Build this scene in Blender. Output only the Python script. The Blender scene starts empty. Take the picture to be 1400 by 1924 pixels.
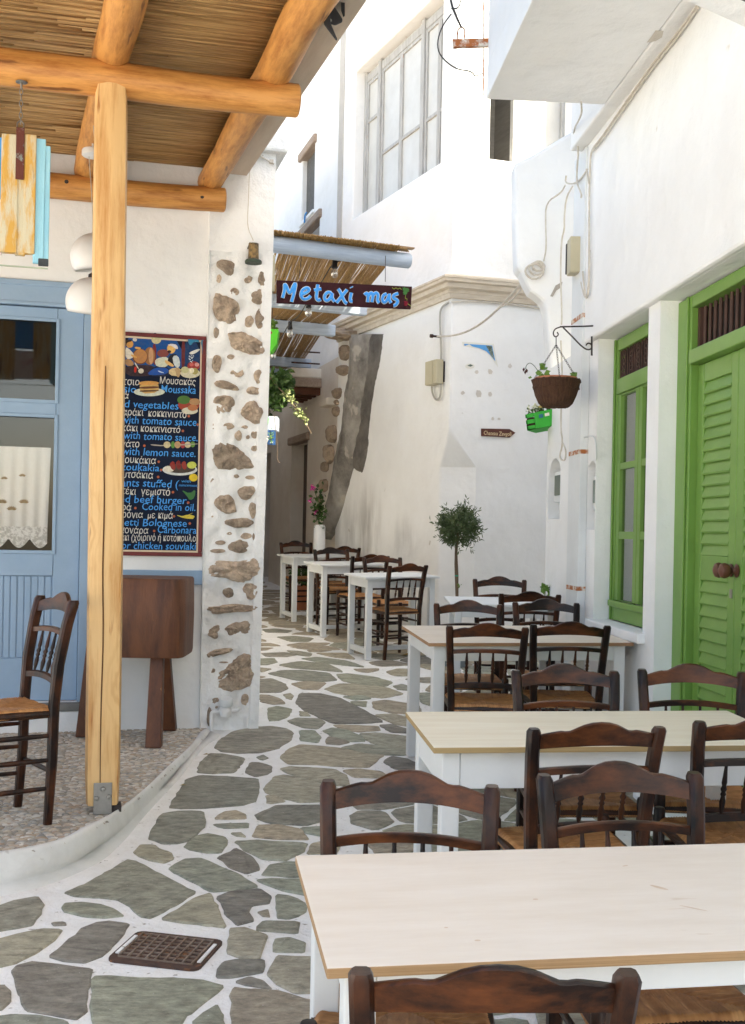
import bpy, bmesh, math, random
from mathutils import Vector, Matrix, noise
random.seed(7)
R = math.radians
# ------------------------------------------------------------------ camera
F, CX, VH, RHO, EYE, SL = 2200.0, 700.0, 1000.0, 0.02, 1.61, 0.0373
sc = bpy.context.scene
cam = bpy.data.cameras.new('camera'); camo = bpy.data.objects.new('camera', cam)
sc.collection.objects.link(camo)
cam.sensor_fit = 'HORIZONTAL'; cam.sensor_width = 36.0; cam.lens = F / 1400 * 36
cam.shift_y = (VH - 962) / 1400
cam.clip_start = 0.05; cam.clip_end = 400
camo.matrix_world = Matrix.Translation((0, 0, EYE)) @ Matrix.Rotation(math.pi / 2, 4, 'X') @ Matrix.Rotation(RHO, 4, 'Z')
sc.camera = camo
# ------------------------------------------------------------------ sky and sun
SUN = Vector((0.60, -0.32, 0.74)).normalized()
elev = math.asin(SUN.z)
w = bpy.data.worlds.new('World'); sc.world = w; w.use_nodes = True
nt = w.node_tree; nt.nodes.clear()
sky = nt.nodes.new('ShaderNodeTexSky'); sky.sky_type = 'NISHITA'; sky.sun_disc = False
sky.sun_elevation = elev; sky.sun_rotation = math.atan2(SUN.x, SUN.y); sky.dust_density = 3.0; sky.ozone_density = 0.5; sky.air_density = 0.8
bg = nt.nodes.new('ShaderNodeBackground'); bg.inputs[1].default_value = 0.15
wo = nt.nodes.new('ShaderNodeOutputWorld')
nt.links.new(sky.outputs[0], bg.inputs[0]); nt.links.new(bg.outputs[0], wo.inputs[0])
sl = bpy.data.lights.new('sun', 'SUN'); sl.energy = 4.0; sl.angle = R(0.53); sl.color = (1.0, 0.95, 0.87)
so = bpy.data.objects.new('sun', sl); sc.collection.objects.link(so)
so.rotation_euler = (-SUN).to_track_quat('-Z', 'Y').to_euler()
so.location = (4, -4, 12)
vs = sc.view_settings
vs.view_transform = 'Standard'; vs.look = 'None'; vs.gamma = 1; vs.use_curve_mapping = False
vs.exposure = 2.04
vs.use_white_balance = True; vs.white_balance_temperature = 7350; vs.white_balance_tint = 6
sc.cycles.max_bounces = 10; sc.cycles.diffuse_bounces = 6; sc.cycles.transparent_max_bounces = 12
sc.cycles.use_denoising = True

# ------------------------------------------------------------------ pixels to directions
cR, sR = math.cos(RHO), math.sin(RHO)
def lev(px, py):
    dx, dy = px - CX, py - VH
    return dx * cR + dy * sR, -dx * sR + dy * cR
def at(px, py, Y):
    u, v = lev(px, py); return Vector((u * Y / F, Y, EYE - v * Y / F))
def ground(px, py, dz=0.0):
    u, v = lev(px, py); Y = (EYE - dz) / (SL + v / F)
    return Vector((u * Y / F, Y, SL * Y + dz))
def onz(px, py, z):
    u, v = lev(px, py); Y = (EYE - z) * F / v
    return Vector((u * Y / F, Y, z))
def gz(y): return SL * y
class Frame:
    """wall frame: a along the wall, b out of the wall, c up"""
    def __init__(s, o, ea, eb):
        s.o = Vector(o); s.ea = Vector(ea).normalized(); s.eb = Vector(eb).normalized(); s.ec = Vector((0, 0, 1))
        m = Matrix.Identity(4)
        for i, e in enumerate((s.ea, s.eb, s.ec)):
            for k in range(3): m[k][i] = e[k]
        for k in range(3): m[k][3] = s.o[k]
        s.M = m
    def px(s, x, y, b=0.0):
        u, v = lev(x, y); d = Vector((u / F, 1, -v / F)); e = Vector((0, 0, EYE))
        p0 = s.o + s.eb * b
        t = (p0 - e).dot(s.eb) / d.dot(s.eb)
        q = e + d * t - s.o
        return q.dot(s.ea), q.z
    def w(s, a, b, c): return s.o + s.ea * a + s.eb * b + s.ec * c
FW = Frame((-1.09, 7.72, 0), (-0.968, -0.25, 0), (0.25, -0.968, 0))         # taverna wall
FR = Frame((1.956, 0, 0), (-0.0725, 0.9974, 0), (-0.9974, -0.0725, 0))      # right facade
C0 = Vector((0.764, 12.0, 0))
FL = Frame(C0, (-0.386, 0.9225, 0), (-0.9225, -0.386, 0))                    # corner house, alley side
FC = Frame(C0, (-0.953, -0.305, 0), (0.305, -0.953, 0))                      # corner house, square side
KT = 3.236
K0 = FL.w(KT, 0, 0)
F2 = Frame(FL.w(KT, -0.16, 0), (-0.28, 0.96, 0), (-0.96, -0.28, 0))          # far house along the alley

# ------------------------------------------------------------------ materials
MATS = {}
def nd(nt, t, **kw):
    n = nt.nodes.new(t)
    for k, v in kw.items(): setattr(n, k, v)
    return n
def lin(c):
    return tuple(((x / 255) / 12.92 if x <= 10 else ((x / 255 + 0.055) / 1.055) ** 2.4) for x in c)
def mat(name, col, col2=None, rough=0.75, scale=6.0, bump=0.15, bscale=60.0, stretch=(1, 1, 1), metal=0.0, rnd=0.0,
        detail=6.0, spots=None, spot_scale=25.0, spot_th=0.68, contrast=(0.3, 0.7), spec=0.4, bdist=0.01, big=0.0, edge=None, nrough=0.66, knots=None):
    if name in MATS: return MATS[name]
    m = bpy.data.materials.new(name); m.use_nodes = True; t = m.node_tree; L = t.links.new
    b = t.nodes['Principled BSDF']; b.inputs['Roughness'].default_value = rough; b.inputs['Metallic'].default_value = metal
    b.inputs['Specular IOR Level'].default_value = spec
    tc = nd(t, 'ShaderNodeTexCoord'); mp = nd(t, 'ShaderNodeMapping'); mp.inputs['Scale'].default_value = stretch
    L(tc.outputs['Object'], mp.inputs['Vector'])
    src = mp.outputs[0]
    if rnd:
        oi = nd(t, 'ShaderNodeObjectInfo'); vm = nd(t, 'ShaderNodeVectorMath', operation='SCALE')
        vm.inputs[0].default_value = (13.7, 7.3, 5.1); L(oi.outputs['Random'], vm.inputs['Scale'])
        va = nd(t, 'ShaderNodeVectorMath', operation='ADD'); L(src, va.inputs[0]); L(vm.outputs[0], va.inputs[1]); src = va.outputs[0]
    n = nd(t, 'ShaderNodeTexNoise'); n.inputs['Scale'].default_value = scale; n.inputs['Detail'].default_value = max(detail, 9); n.inputs['Roughness'].default_value = nrough
    L(src, n.inputs['Vector'])
    r = nd(t, 'ShaderNodeValToRGB'); r.color_ramp.elements[0].position = contrast[0]; r.color_ramp.elements[1].position = contrast[1]
    r.color_ramp.elements[0].color = (*col, 1); r.color_ramp.elements[1].color = (*(col2 or col), 1)
    L(n.outputs['Fac'], r.inputs[0]); out = r.outputs[0]
    if spots:
        n2 = nd(t, 'ShaderNodeTexNoise'); n2.inputs['Scale'].default_value = spot_scale; n2.inputs['Detail'].default_value = 4; L(src, n2.inputs['Vector'])
        r2 = nd(t, 'ShaderNodeValToRGB'); r2.color_ramp.elements[0].position = spot_th; r2.color_ramp.elements[1].position = spot_th + 0.06
        L(n2.outputs['Fac'], r2.inputs[0])
        mx = nd(t, 'ShaderNodeMixRGB'); L(r2.outputs[0], mx.inputs[0]); L(out, mx.inputs[1]); mx.inputs[2].default_value = (*spots, 1); out = mx.outputs[0]
    if rnd:
        hs = nd(t, 'ShaderNodeHueSaturation'); mr = nd(t, 'ShaderNodeMapRange')
        mr.inputs['To Min'].default_value = 1 - rnd; mr.inputs['To Max'].default_value = 1 + rnd
        L(oi.outputs['Random'], mr.inputs['Value']); L(mr.outputs[0], hs.inputs['Value']); L(out, hs.inputs['Color']); out = hs.outputs[0]
    if knots:
        mk = nd(t, 'ShaderNodeMapping'); mk.inputs['Scale'].default_value = (1.6, 5.0, 5.0); L(tc.outputs['Object'], mk.inputs['Vector'])
        nw = nd(t, 'ShaderNodeTexNoise'); nw.inputs['Scale'].default_value = 3.0; L(mk.outputs[0], nw.inputs['Vector'])
        wa = nd(t, 'ShaderNodeVectorMath', operation='MULTIPLY_ADD'); wa.inputs[1].default_value = (0.35, 0.35, 0.35); L(nw.outputs['Color'], wa.inputs[0]); L(mk.outputs[0], wa.inputs[2])
        vo = nd(t, 'ShaderNodeTexVoronoi'); vo.inputs['Scale'].default_value = 1.0; L(wa.outputs[0], vo.inputs['Vector'])
        # rings round each knot, then the knot itself
        sn = nd(t, 'ShaderNodeMath', operation='MULTIPLY'); sn.inputs[1].default_value = 46.0; L(vo.outputs['Distance'], sn.inputs[0])
        s2 = nd(t, 'ShaderNodeMath', operation='SINE'); L(sn.outputs[0], s2.inputs[0])
        fr_ = nd(t, 'ShaderNodeMapRange'); fr_.inputs['From Min'].default_value = 0.42; fr_.inputs['From Max'].default_value = 0.12; fr_.inputs['To Max'].default_value = 0.42; L(vo.outputs['Distance'], fr_.inputs['Value'])
        sm = nd(t, 'ShaderNodeMapRange'); sm.inputs['From Min'].default_value = 0.1; sm.inputs['From Max'].default_value = 0.9; L(s2.outputs[0], sm.inputs['Value'])
        mm = nd(t, 'ShaderNodeMath', operation='MULTIPLY'); L(fr_.outputs[0], mm.inputs[0]); L(sm.outputs[0], mm.inputs[1])
        mx1 = nd(t, 'ShaderNodeMixRGB'); mx1.inputs[2].default_value = (*col2, 1); L(mm.outputs[0], mx1.inputs[0]); L(out, mx1.inputs[1])
        kn = nd(t, 'ShaderNodeMapRange'); kn.inputs['From Min'].default_value = 0.11; kn.inputs['From Max'].default_value = 0.05; L(vo.outputs['Distance'], kn.inputs['Value'])
        mx2 = nd(t, 'ShaderNodeMixRGB'); mx2.inputs[2].default_value = (*knots, 1); L(kn.outputs[0], mx2.inputs[0]); L(mx1.outputs[0], mx2.inputs[1]); out = mx2.outputs[0]
    if edge:
        ge = nd(t, 'ShaderNodeNewGeometry'); r6 = nd(t, 'ShaderNodeValToRGB'); r6.color_ramp.elements[0].position = 0.515; r6.color_ramp.elements[1].position = 0.60
        L(ge.outputs['Pointiness'], r6.inputs[0]); m6 = nd(t, 'ShaderNodeMixRGB'); m6.inputs[2].default_value = (*edge, 1)
        ml6 = nd(t, 'ShaderNodeMath', operation='MULTIPLY'); L(r6.outputs[0], ml6.inputs[0]); L(n.outputs['Fac'], ml6.inputs[1]); L(ml6.outputs[0], m6.inputs[0]); L(out, m6.inputs[1]); out = m6.outputs[0]
    L(out, b.inputs['Base Color'])
    if bump or big:
        bp = nd(t, 'ShaderNodeBump'); bp.inputs['Strength'].default_value = bump; bp.inputs['Distance'].default_value = bdist
        n3 = nd(t, 'ShaderNodeTexNoise'); n3.inputs['Scale'].default_value = bscale; n3.inputs['Detail'].default_value = 8; n3.inputs['Roughness'].default_value = 0.62; L(src, n3.inputs['Vector'])
        L(n3.outputs['Fac'], bp.inputs['Height']); last = bp
        if big:
            b2 = nd(t, 'ShaderNodeBump'); b2.inputs['Strength'].default_value = big; b2.inputs['Distance'].default_value = 0.06
            n4 = nd(t, 'ShaderNodeTexNoise'); n4.inputs['Scale'].default_value = 3.2; n4.inputs['Detail'].default_value = 2; L(src, n4.inputs['Vector'])
            L(n4.outputs['Fac'], b2.inputs['Height']); L(b2.outputs[0], bp.inputs['Normal'])
        L(last.outputs[0], b.inputs['Normal'])
    MATS[name] = m; return m
PL = mat('white_plaster', (0.86, 0.86, 0.85), (0.80, 0.795, 0.775), rough=0.9, scale=1.6, bump=0.45, bscale=24, big=0.5, spots=(0.68, 0.63, 0.56), spot_scale=7, spot_th=0.725, spec=0.2)
PLC = mat('cream_plaster', (0.87, 0.865, 0.845), (0.78, 0.765, 0.735), rough=0.92, scale=1.1, bump=0.4, bscale=22, big=0.45, spots=(0.52, 0.48, 0.42), spot_scale=7, spot_th=0.72, spec=0.2)
PLF = mat('tan_plaster', (0.80, 0.74, 0.655), (0.68, 0.60, 0.50), rough=0.92, scale=1.6, bump=0.4, bscale=22, big=0.5, spec=0.2)
PLW = mat('thick_limewash', (0.87, 0.87, 0.86), (0.82, 0.815, 0.80), rough=0.9, scale=4, bump=1.0, bscale=20, big=0.8, spots=(0.5, 0.48, 0.44), spot_scale=34, spot_th=0.74, spec=0.2, bdist=0.015)
MORTAR = mat('white_mortar', (0.88, 0.875, 0.86), (0.77, 0.755, 0.72), rough=0.92, scale=9, bump=0.9, bscale=45, spots=(0.40, 0.37, 0.33), spot_scale=30, spot_th=0.66, spec=0.2, bdist=0.012)
KERB = mat('kerb_plaster', (0.74, 0.735, 0.71), (0.60, 0.585, 0.55), rough=0.9, scale=4, bump=0.5, bscale=26, big=0.6, spots=(0.42, 0.40, 0.36), spot_scale=13, spot_th=0.70, spec=0.2)
LOG = mat('honey_log', (0.60, 0.285, 0.082), (0.35, 0.13, 0.030), rough=0.5, scale=7, stretch=(0.55, 4, 4), bump=0.3, bscale=40, spots=(0.20, 0.07, 0.018), spot_scale=5, spot_th=0.64, rnd=0.08, bdist=0.004, contrast=(0.42, 0.66), detail=10, knots=(0.14, 0.045, 0.012))
POSTW = mat('pale_post_wood', (0.72, 0.46, 0.205), (0.50, 0.235, 0.068), rough=0.5, scale=5, stretch=(0.35, 4, 4), bump=0.25, bscale=40, spots=(0.36, 0.15, 0.045), spot_scale=6, spot_th=0.635, bdist=0.004, contrast=(0.44, 0.68), detail=10, knots=(0.22, 0.085, 0.025))
REED = mat('dry_reed', (0.58, 0.355, 0.145), (0.25, 0.132, 0.046), rough=0.6, scale=14, stretch=(0.25, 8, 8), bump=0.2, bscale=60, spots=(0.10, 0.045, 0.015), spot_scale=7, spot_th=0.69, contrast=(0.36, 0.64))
REEDA = mat('awning_reed', (0.46, 0.28, 0.10), (0.22, 0.12, 0.04), rough=0.6, scale=14, stretch=(8, 0.4, 8), bump=0.2, bscale=60, contrast=(0.36, 0.64))
BLUE = mat('pale_blue_paint', (0.30, 0.42, 0.56), (0.262, 0.378, 0.512), rough=0.5, scale=5, bump=0.1, bscale=50)
BLUEP = mat('faded_blue_wood', (0.56, 0.64, 0.74), (0.38, 0.46, 0.57), rough=0.7, scale=8, stretch=(0.6, 6, 6), bump=0.35, bscale=40)
GREEN = mat('green_paint', (0.165, 0.315, 0.062), (0.138, 0.268, 0.050), rough=0.42, scale=5, bump=0.08, bscale=50)
CHAIR = mat('dark_walnut', (0.010, 0.0040, 0.0024), (0.085, 0.025, 0.0072), rough=0.38, scale=9, stretch=(1, 1, 0.55), bump=0.25, bscale=45, rnd=0.18, contrast=(0.44, 0.68), spec=0.3, bdist=0.003)
CHAIR2 = mat('dark_walnut_rubbed', (0.011, 0.0042, 0.0024), (0.135, 0.040, 0.011), rough=0.36, scale=6, stretch=(0.6, 2, 1.6), bump=0.2, bscale=45, rnd=0.2, contrast=(0.42, 0.66), spec=0.32, bdist=0.003)
RUSH = mat('woven_rush', (0.48, 0.235, 0.085), (0.27, 0.105, 0.034), rough=0.62, scale=22, bump=0.5, bscale=150, rnd=0.12, bdist=0.004)
PLY = mat('bleached_plywood', (0.78, 0.69, 0.585), (0.66, 0.545, 0.42), rough=0.5, scale=2.6, stretch=(1.2, 6, 1), bump=0.12, bscale=50, spots=(0.58, 0.43, 0.29), spot_scale=4, spot_th=0.70, contrast=(0.35, 0.95), detail=11)
PLY2 = mat('yellow_plywood', (0.78, 0.72, 0.57), (0.68, 0.59, 0.43), rough=0.45, scale=2.4, stretch=(0.8, 9, 1), bump=0.1, bscale=50, contrast=(0.35, 0.75), detail=11)
PLYE = mat('plywood_edge', (0.50, 0.32, 0.16), (0.30, 0.16, 0.07), rough=0.7, scale=5, stretch=(0.3, 0.3, 70), bump=0.3, bscale=60)
WPAINT = mat('white_table_paint', (0.76, 0.755, 0.73), (0.70, 0.69, 0.66), rough=0.5, scale=5, bump=0.1, bscale=40, spots=(0.47, 0.42, 0.35), spot_scale=16, spot_th=0.755)
WPAINTB = mat('cool_white_paint', (0.72, 0.745, 0.75), (0.66, 0.68, 0.68), rough=0.5, scale=5, bump=0.1, bscale=40)
BLOCK = mat('butcher_block', (0.05, 0.016, 0.008), (0.17, 0.06, 0.022), rough=0.5, scale=5, stretch=(2.5, 2.5, 0.5), bump=0.3, bscale=40, spots=(0.30, 0.15, 0.06), spot_scale=12, spot_th=0.72)
ROCK = mat('tan_rock', (0.60, 0.47, 0.355), (0.31, 0.235, 0.178), rough=0.95, scale=14, bump=1.0, bscale=48, rnd=0.28, spots=(0.58, 0.45, 0.33), spot_scale=30, spot_th=0.58, bdist=0.03, detail=12, contrast=(0.38, 0.64))
ROCKP = mat('pale_rubble', (0.44, 0.34, 0.245), (0.21, 0.15, 0.105), rough=0.92, scale=9, bump=1.0, bscale=40, rnd=0.15, bdist=0.02)
MARBLE = mat('weathered_marble', (0.68, 0.60, 0.49), (0.52, 0.43, 0.33), rough=0.75, scale=6, stretch=(0.5, 2, 4), bump=0.3, bscale=40)
CEMENT = mat('bare_cement', (0.40, 0.37, 0.325), (0.12, 0.105, 0.09), rough=0.95, scale=1.3, stretch=(1, 1, 0.85), bump=1.0, bscale=16, spots=(0.44, 0.39, 0.33), spot_scale=5, spot_th=0.60, bdist=0.03, contrast=(0.40, 0.62), detail=12)
STEEL = mat('galvanised_steel', (0.36, 0.35, 0.33), (0.24, 0.235, 0.22), rough=0.42, metal=0.85, scale=9, bump=0.1)
IRON = mat('black_iron', (0.045, 0.032, 0.03), (0.022, 0.018, 0.016), rough=0.6, scale=15, bump=0.2)
RUST = mat('rusted_iron', (0.10, 0.052, 0.036), (0.045, 0.027, 0.02), rough=0.8, scale=14, bump=0.5, bscale=80, spots=(0.20, 0.085, 0.035), spot_scale=18, spot_th=0.62)
RUSTP = mat('flaking_rust_paint', (0.66, 0.60, 0.52), (0.38, 0.12, 0.035), rough=0.8, scale=18, bump=0.4, contrast=(0.42, 0.55))
CABLE = mat('painted_cable', (0.66, 0.62, 0.55), (0.50, 0.44, 0.36), rough=0.7, scale=20, bump=0.1)
BEIGE = mat('beige_plastic', (0.52, 0.47, 0.33), (0.46, 0.41, 0.28), rough=0.5, scale=6, bump=0.08)
BLACK = mat('black_plastic', (0.014, 0.014, 0.016), (0.022, 0.022, 0.024), rough=0.42, scale=8, bump=0.05)
LAMPW = mat('white_ceramic', (0.74, 0.72, 0.70), (0.71, 0.69, 0.66), rough=0.35, scale=4, bump=0.04)
DARK = mat('dark_interior', (0.022, 0.018, 0.015), (0.014, 0.012, 0.011), rough=0.9, scale=3, bump=0)
SHADOWROOM = mat('shaded_interior', (0.17, 0.16, 0.145), (0.12, 0.112, 0.10), rough=0.9, scale=3, stretch=(1, 1, 7), bump=0.3)  # shade of the window interiors put into the colour
LACE = mat('linen_curtain', (0.82, 0.80, 0.74), (0.76, 0.735, 0.67), rough=0.95, scale=60, bump=0.4, bscale=400)
LACE2 = mat('lace_edge', (0.84, 0.82, 0.77), (0.52, 0.50, 0.45), rough=0.95, scale=55, bump=0.4, bscale=200, contrast=(0.45, 0.55))
EMB = mat('gold_embroidery', (0.36, 0.25, 0.12), (0.28, 0.18, 0.08), rough=0.9, scale=80, bump=0.3)
SILL = mat('grey_stone_step', (0.25, 0.24, 0.22), (0.18, 0.175, 0.16), rough=0.8, scale=8, bump=0.4)
TERRA = mat('terracotta', (0.55, 0.215, 0.11), (0.42, 0.15, 0.07), rough=0.8, scale=9, bump=0.3)
WICKER = mat('coir_basket', (0.115, 0.052, 0.027), (0.05, 0.022, 0.012), rough=0.9, scale=20, stretch=(4, 4, 0.6), bump=0.9, bscale=70, bdist=0.01)
LEAF = mat('leaf_green', (0.060, 0.125, 0.022), (0.035, 0.075, 0.014), rough=0.45, scale=9, bump=0, rnd=0.1)
LEAFB = mat('bright_leaf', (0.15, 0.27, 0.035), (0.09, 0.19, 0.024), rough=0.45, scale=9, bump=0)
LEAFO = mat('olive_leaf', (0.12, 0.165, 0.068), (0.055, 0.085, 0.03), rough=0.5, scale=12, bump=0)
PINK = mat('pink_petal', (0.62, 0.03, 0.30), (0.50, 0.02, 0.24), rough=0.6, scale=9, bump=0)
YELL = mat('yellow_petal', (0.75, 0.52, 0.05), (0.75, 0.62, 0.25), rough=0.6, scale=9, bump=0)
LIME = mat('lime_crate_paint', (0.035, 0.46, 0.045), (0.03, 0.38, 0.035), rough=0.55, scale=9, bump=0.15)
BARK = mat('grey_bark', (0.19, 0.13, 0.085), (0.12, 0.08, 0.05), rough=0.9, scale=20, stretch=(3, 3, 0.6), bump=0.6)
SOIL = mat('dry_soil', (0.06, 0.04, 0.028), rough=1.0, bump=0.6)
MAROON = mat('maroon_board', (0.030, 0.006, 0.009), (0.045, 0.010, 0.012), rough=0.5, scale=5, bump=0.1, spec=0.12)
LETTER = mat('blue_letter_paint', (0.02, 0.25, 0.72), (0.05, 0.38, 0.85), rough=0.5, scale=20, bump=0.1)
OUTL = mat('cream_paint', (0.72, 0.70, 0.62), rough=0.6, bump=0)
SIGNB = mat('brown_arrow_paint', (0.115, 0.032, 0.018), (0.085, 0.024, 0.014), rough=0.6, scale=9, bump=0.1)
def flat(name, c): return mat(name, lin(c), tuple(min(1, x * 1.5 + 0.02) for x in lin(tuple(v * 0.72 for v in c))), rough=0.6, scale=70, bump=0.2, contrast=(0.38, 0.62), spec=0.15)
def glass_mat(name, tint=0.75, refl=0.16):
    m = bpy.data.materials.new(name); m.use_nodes = True; t = m.node_tree; t.nodes.clear(); L = t.links.new
    o = nd(t, 'ShaderNodeOutputMaterial'); mx = nd(t, 'ShaderNodeMixShader'); tr = nd(t, 'ShaderNodeBsdfTransparent'); gl = nd(t, 'ShaderNodeBsdfGlossy')
    tr.inputs[0].default_value = (tint, tint, tint, 1); gl.inputs['Roughness'].default_value = 0.03
    mx.inputs[0].default_value = refl
    L(tr.outputs[0], mx.inputs[1]); L(gl.outputs[0], mx.inputs[2]); L(mx.outputs[0], o.inputs[0]); return m
GLASS = glass_mat('window_glass', 0.95, 0.045)
GLASS2 = glass_mat('dusty_glass', 0.7, 0.4)
def slate_mat():
    m = bpy.data.materials.new('slate'); m.use_nodes = True; t = m.node_tree; L = t.links.new; b = t.nodes['Principled BSDF']
    tc = nd(t, 'ShaderNodeTexCoord'); oi = nd(t, 'ShaderNodeObjectInfo')
    wn = nd(t, 'ShaderNodeTexWhiteNoise', noise_dimensions='1D'); L(oi.outputs['Random'], wn.inputs['W'])
    # each stone gets its own grain direction
    mp = nd(t, 'ShaderNodeMapping'); mp.inputs['Scale'].default_value = (1, 1.9, 1); L(tc.outputs['Object'], mp.inputs['Vector'])
    cz = nd(t, 'ShaderNodeCombineXYZ'); ml = nd(t, 'ShaderNodeMath', operation='MULTIPLY'); ml.inputs[1].default_value = 3.1
    L(wn.outputs['Value'], ml.inputs[0]); L(ml.outputs[0], cz.inputs[2]); L(cz.outputs[0], mp.inputs['Rotation'])
    va = nd(t, 'ShaderNodeVectorMath', operation='ADD'); vm = nd(t, 'ShaderNodeVectorMath', operation='SCALE'); vm.inputs[0].default_value = (31, 17, 9)
    L(oi.outputs['Random'], vm.inputs['Scale']); L(mp.outputs[0], va.inputs[0]); L(vm.outputs[0], va.inputs[1])
    n1 = nd(t, 'ShaderNodeTexNoise'); n1.inputs['Scale'].default_value = 3.2; n1.inputs['Detail'].default_value = 12; n1.inputs['Roughness'].default_value = 0.7; L(va.outputs[0], n1.inputs['Vector'])
    n2 = nd(t, 'ShaderNodeTexNoise'); n2.inputs['Scale'].default_value = 13; n2.inputs['Detail'].default_value = 12; n2.inputs['Roughness'].default_value = 0.78; L(va.outputs[0], n2.inputs['Vector'])
    ra = nd(t, 'ShaderNodeValToRGB'); cr = ra.color_ramp; cr.interpolation = 'LINEAR'
    cols = [(0.22, 0.20, 0.168), (0.26, 0.28, 0.205), (0.42, 0.345, 0.24), (0.14, 0.132, 0.12), (0.27, 0.305, 0.235), (0.37, 0.325, 0.24)]
    cr.elements[0].color = (*cols[0], 1); cr.elements[0].position = 0; cr.elements[1].color = (*cols[-1], 1); cr.elements[1].position = 1
    for i in range(1, 5):
        e = cr.elements.new(i / 5); e.color = (*cols[i], 1)
    L(oi.outputs['Random'], ra.inputs[0])
    rb = nd(t, 'ShaderNodeValToRGB'); rb.color_ramp.elements[0].color = (0.15, 0.128, 0.098, 1); rb.color_ramp.elements[1].color = (0.42, 0.39, 0.31, 1)
    rb.color_ramp.elements[0].position = 0.3; rb.color_ramp.elements[1].position = 0.72; L(n1.outputs['Fac'], rb.inputs[0])
    mx = nd(t, 'ShaderNodeMixRGB'); mx.inputs[0].default_value = 0.34; L(ra.outputs[0], mx.inputs[1]); L(rb.outputs[0], mx.inputs[2])
    hs = nd(t, 'ShaderNodeHueSaturation'); mr = nd(t, 'ShaderNodeMapRange'); mr.inputs['From Min'].default_value = 0.25; mr.inputs['From Max'].default_value = 0.75
    mr.inputs['To Min'].default_value = 0.30; mr.inputs['To Max'].default_value = 2.0; L(n2.outputs['Fac'], mr.inputs['Value']); L(mr.outputs[0], hs.inputs['Value']); L(mx.outputs[0], hs.inputs['Color'])
    n5 = nd(t, 'ShaderNodeTexNoise'); n5.inputs['Scale'].default_value = 70; n5.inputs['Detail'].default_value = 2; L(tc.outputs['Object'], n5.inputs['Vector'])
    r5 = nd(t, 'ShaderNodeValToRGB'); r5.color_ramp.elements[0].position = 0.745; r5.color_ramp.elements[1].position = 0.77; L(n5.outputs['Fac'], r5.inputs[0])
    m5 = nd(t, 'ShaderNodeMixRGB'); m5.inputs[2].default_value = (0.55, 0.54, 0.50, 1); L(r5.outputs[0], m5.inputs[0]); L(hs.outputs[0], m5.inputs[1])
    # cleavage lines: thin, following the grain
    m9 = nd(t, 'ShaderNodeMapping'); m9.inputs['Scale'].default_value = (1.2, 14, 1); L(va.outputs[0], m9.inputs['Vector'])
    n9 = nd(t, 'ShaderNodeTexNoise'); n9.inputs['Scale'].default_value = 2.2; n9.inputs['Detail'].default_value = 6; L(m9.outputs[0], n9.inputs['Vector'])
    r9 = nd(t, 'ShaderNodeValToRGB'); r9.color_ramp.elements[0].position = 0.56; r9.color_ramp.elements[1].position = 0.68; L(n9.outputs['Fac'], r9.inputs[0])
    k9 = nd(t, 'ShaderNodeMath', operation='MULTIPLY'); k9.inputs[1].default_value = 0.4; L(r9.outputs[0], k9.inputs[0])
    x9 = nd(t, 'ShaderNodeMixRGB', blend_type='MULTIPLY'); x9.inputs[2].default_value = (0.42, 0.40, 0.36, 1); L(k9.outputs[0], x9.inputs[0]); L(m5.outputs[0], x9.inputs[1])
    L(x9.outputs[0], b.inputs['Base Color'])
    b.inputs['Roughness'].default_value = 0.62; b.inputs['Specular IOR Level'].default_value = 0.35
    bp = nd(t, 'ShaderNodeBump'); bp.inputs['Strength'].default_value = 0.8; bp.inputs['Distance'].default_value = 0.018; L(n2.outputs['Fac'], bp.inputs['Height']); L(bp.outputs[0], b.inputs['Normal'])
    return m
SLATE = slate_mat()
def pebble_mat():
    m = bpy.data.materials.new('pebble'); m.use_nodes = True; t = m.node_tree; L = t.links.new; b = t.nodes['Principled BSDF']
    a = nd(t, 'ShaderNodeAttribute', attribute_name='tone')
    r = nd(t, 'ShaderNodeValToRGB'); cr = r.color_ramp
    cols = [(0.22, 0.21, 0.19), (0.44, 0.36, 0.265), (0.30, 0.30, 0.285), (0.58, 0.51, 0.415), (0.36, 0.26, 0.175), (0.64, 0.61, 0.55), (0.32, 0.28, 0.23)]
    cr.elements[0].color = (*cols[0], 1); cr.elements[1].color = (*cols[-1], 1)
    for i in range(1, 6):
        e = cr.elements.new(i / 6); e.color = (*cols[i], 1)
    L(a.outputs['Fac'], r.inputs[0]); L(r.outputs[0], b.inputs['Base Color']); b.inputs['Roughness'].default_value = 0.5
    return m
PEBBLE = pebble_mat()
def rush_mat():
    m = bpy.data.materials.new('rush_strands'); m.use_nodes = True; t = m.node_tree; L = t.links.new; b = t.nodes['Principled BSDF']
    a = nd(t, 'ShaderNodeAttribute', attribute_name='tone'); r = nd(t, 'ShaderNodeValToRGB'); cr = r.color_ramp
    cr.elements[0].color = (0.20, 0.075, 0.024, 1); cr.elements[1].color = (0.62, 0.33, 0.13, 1)
    e = cr.elements.new(0.5); e.color = (0.42, 0.19, 0.066, 1)
    tc = nd(t, 'ShaderNodeTexCoord'); n = nd(t, 'ShaderNodeTexNoise'); n.inputs['Scale'].default_value = 30; L(tc.outputs['Object'], n.inputs['Vector'])
    mx = nd(t, 'ShaderNodeMath', operation='MULTIPLY_ADD'); mx.inputs[1].default_value = 0.7; L(n.outputs['Fac'], mx.inputs[2]); L(a.outputs['Fac'], mx.inputs[0])
    sb = nd(t, 'ShaderNodeMath', operation='SUBTRACT'); sb.inputs[1].default_value = 0.32; L(mx.outputs[0], sb.inputs[0])
    L(sb.outputs[0], r.inputs[0]); L(r.outputs[0], b.inputs['Base Color']); b.inputs['Roughness'].default_value = 0.55
    return m
RUSHS = rush_mat()

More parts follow.
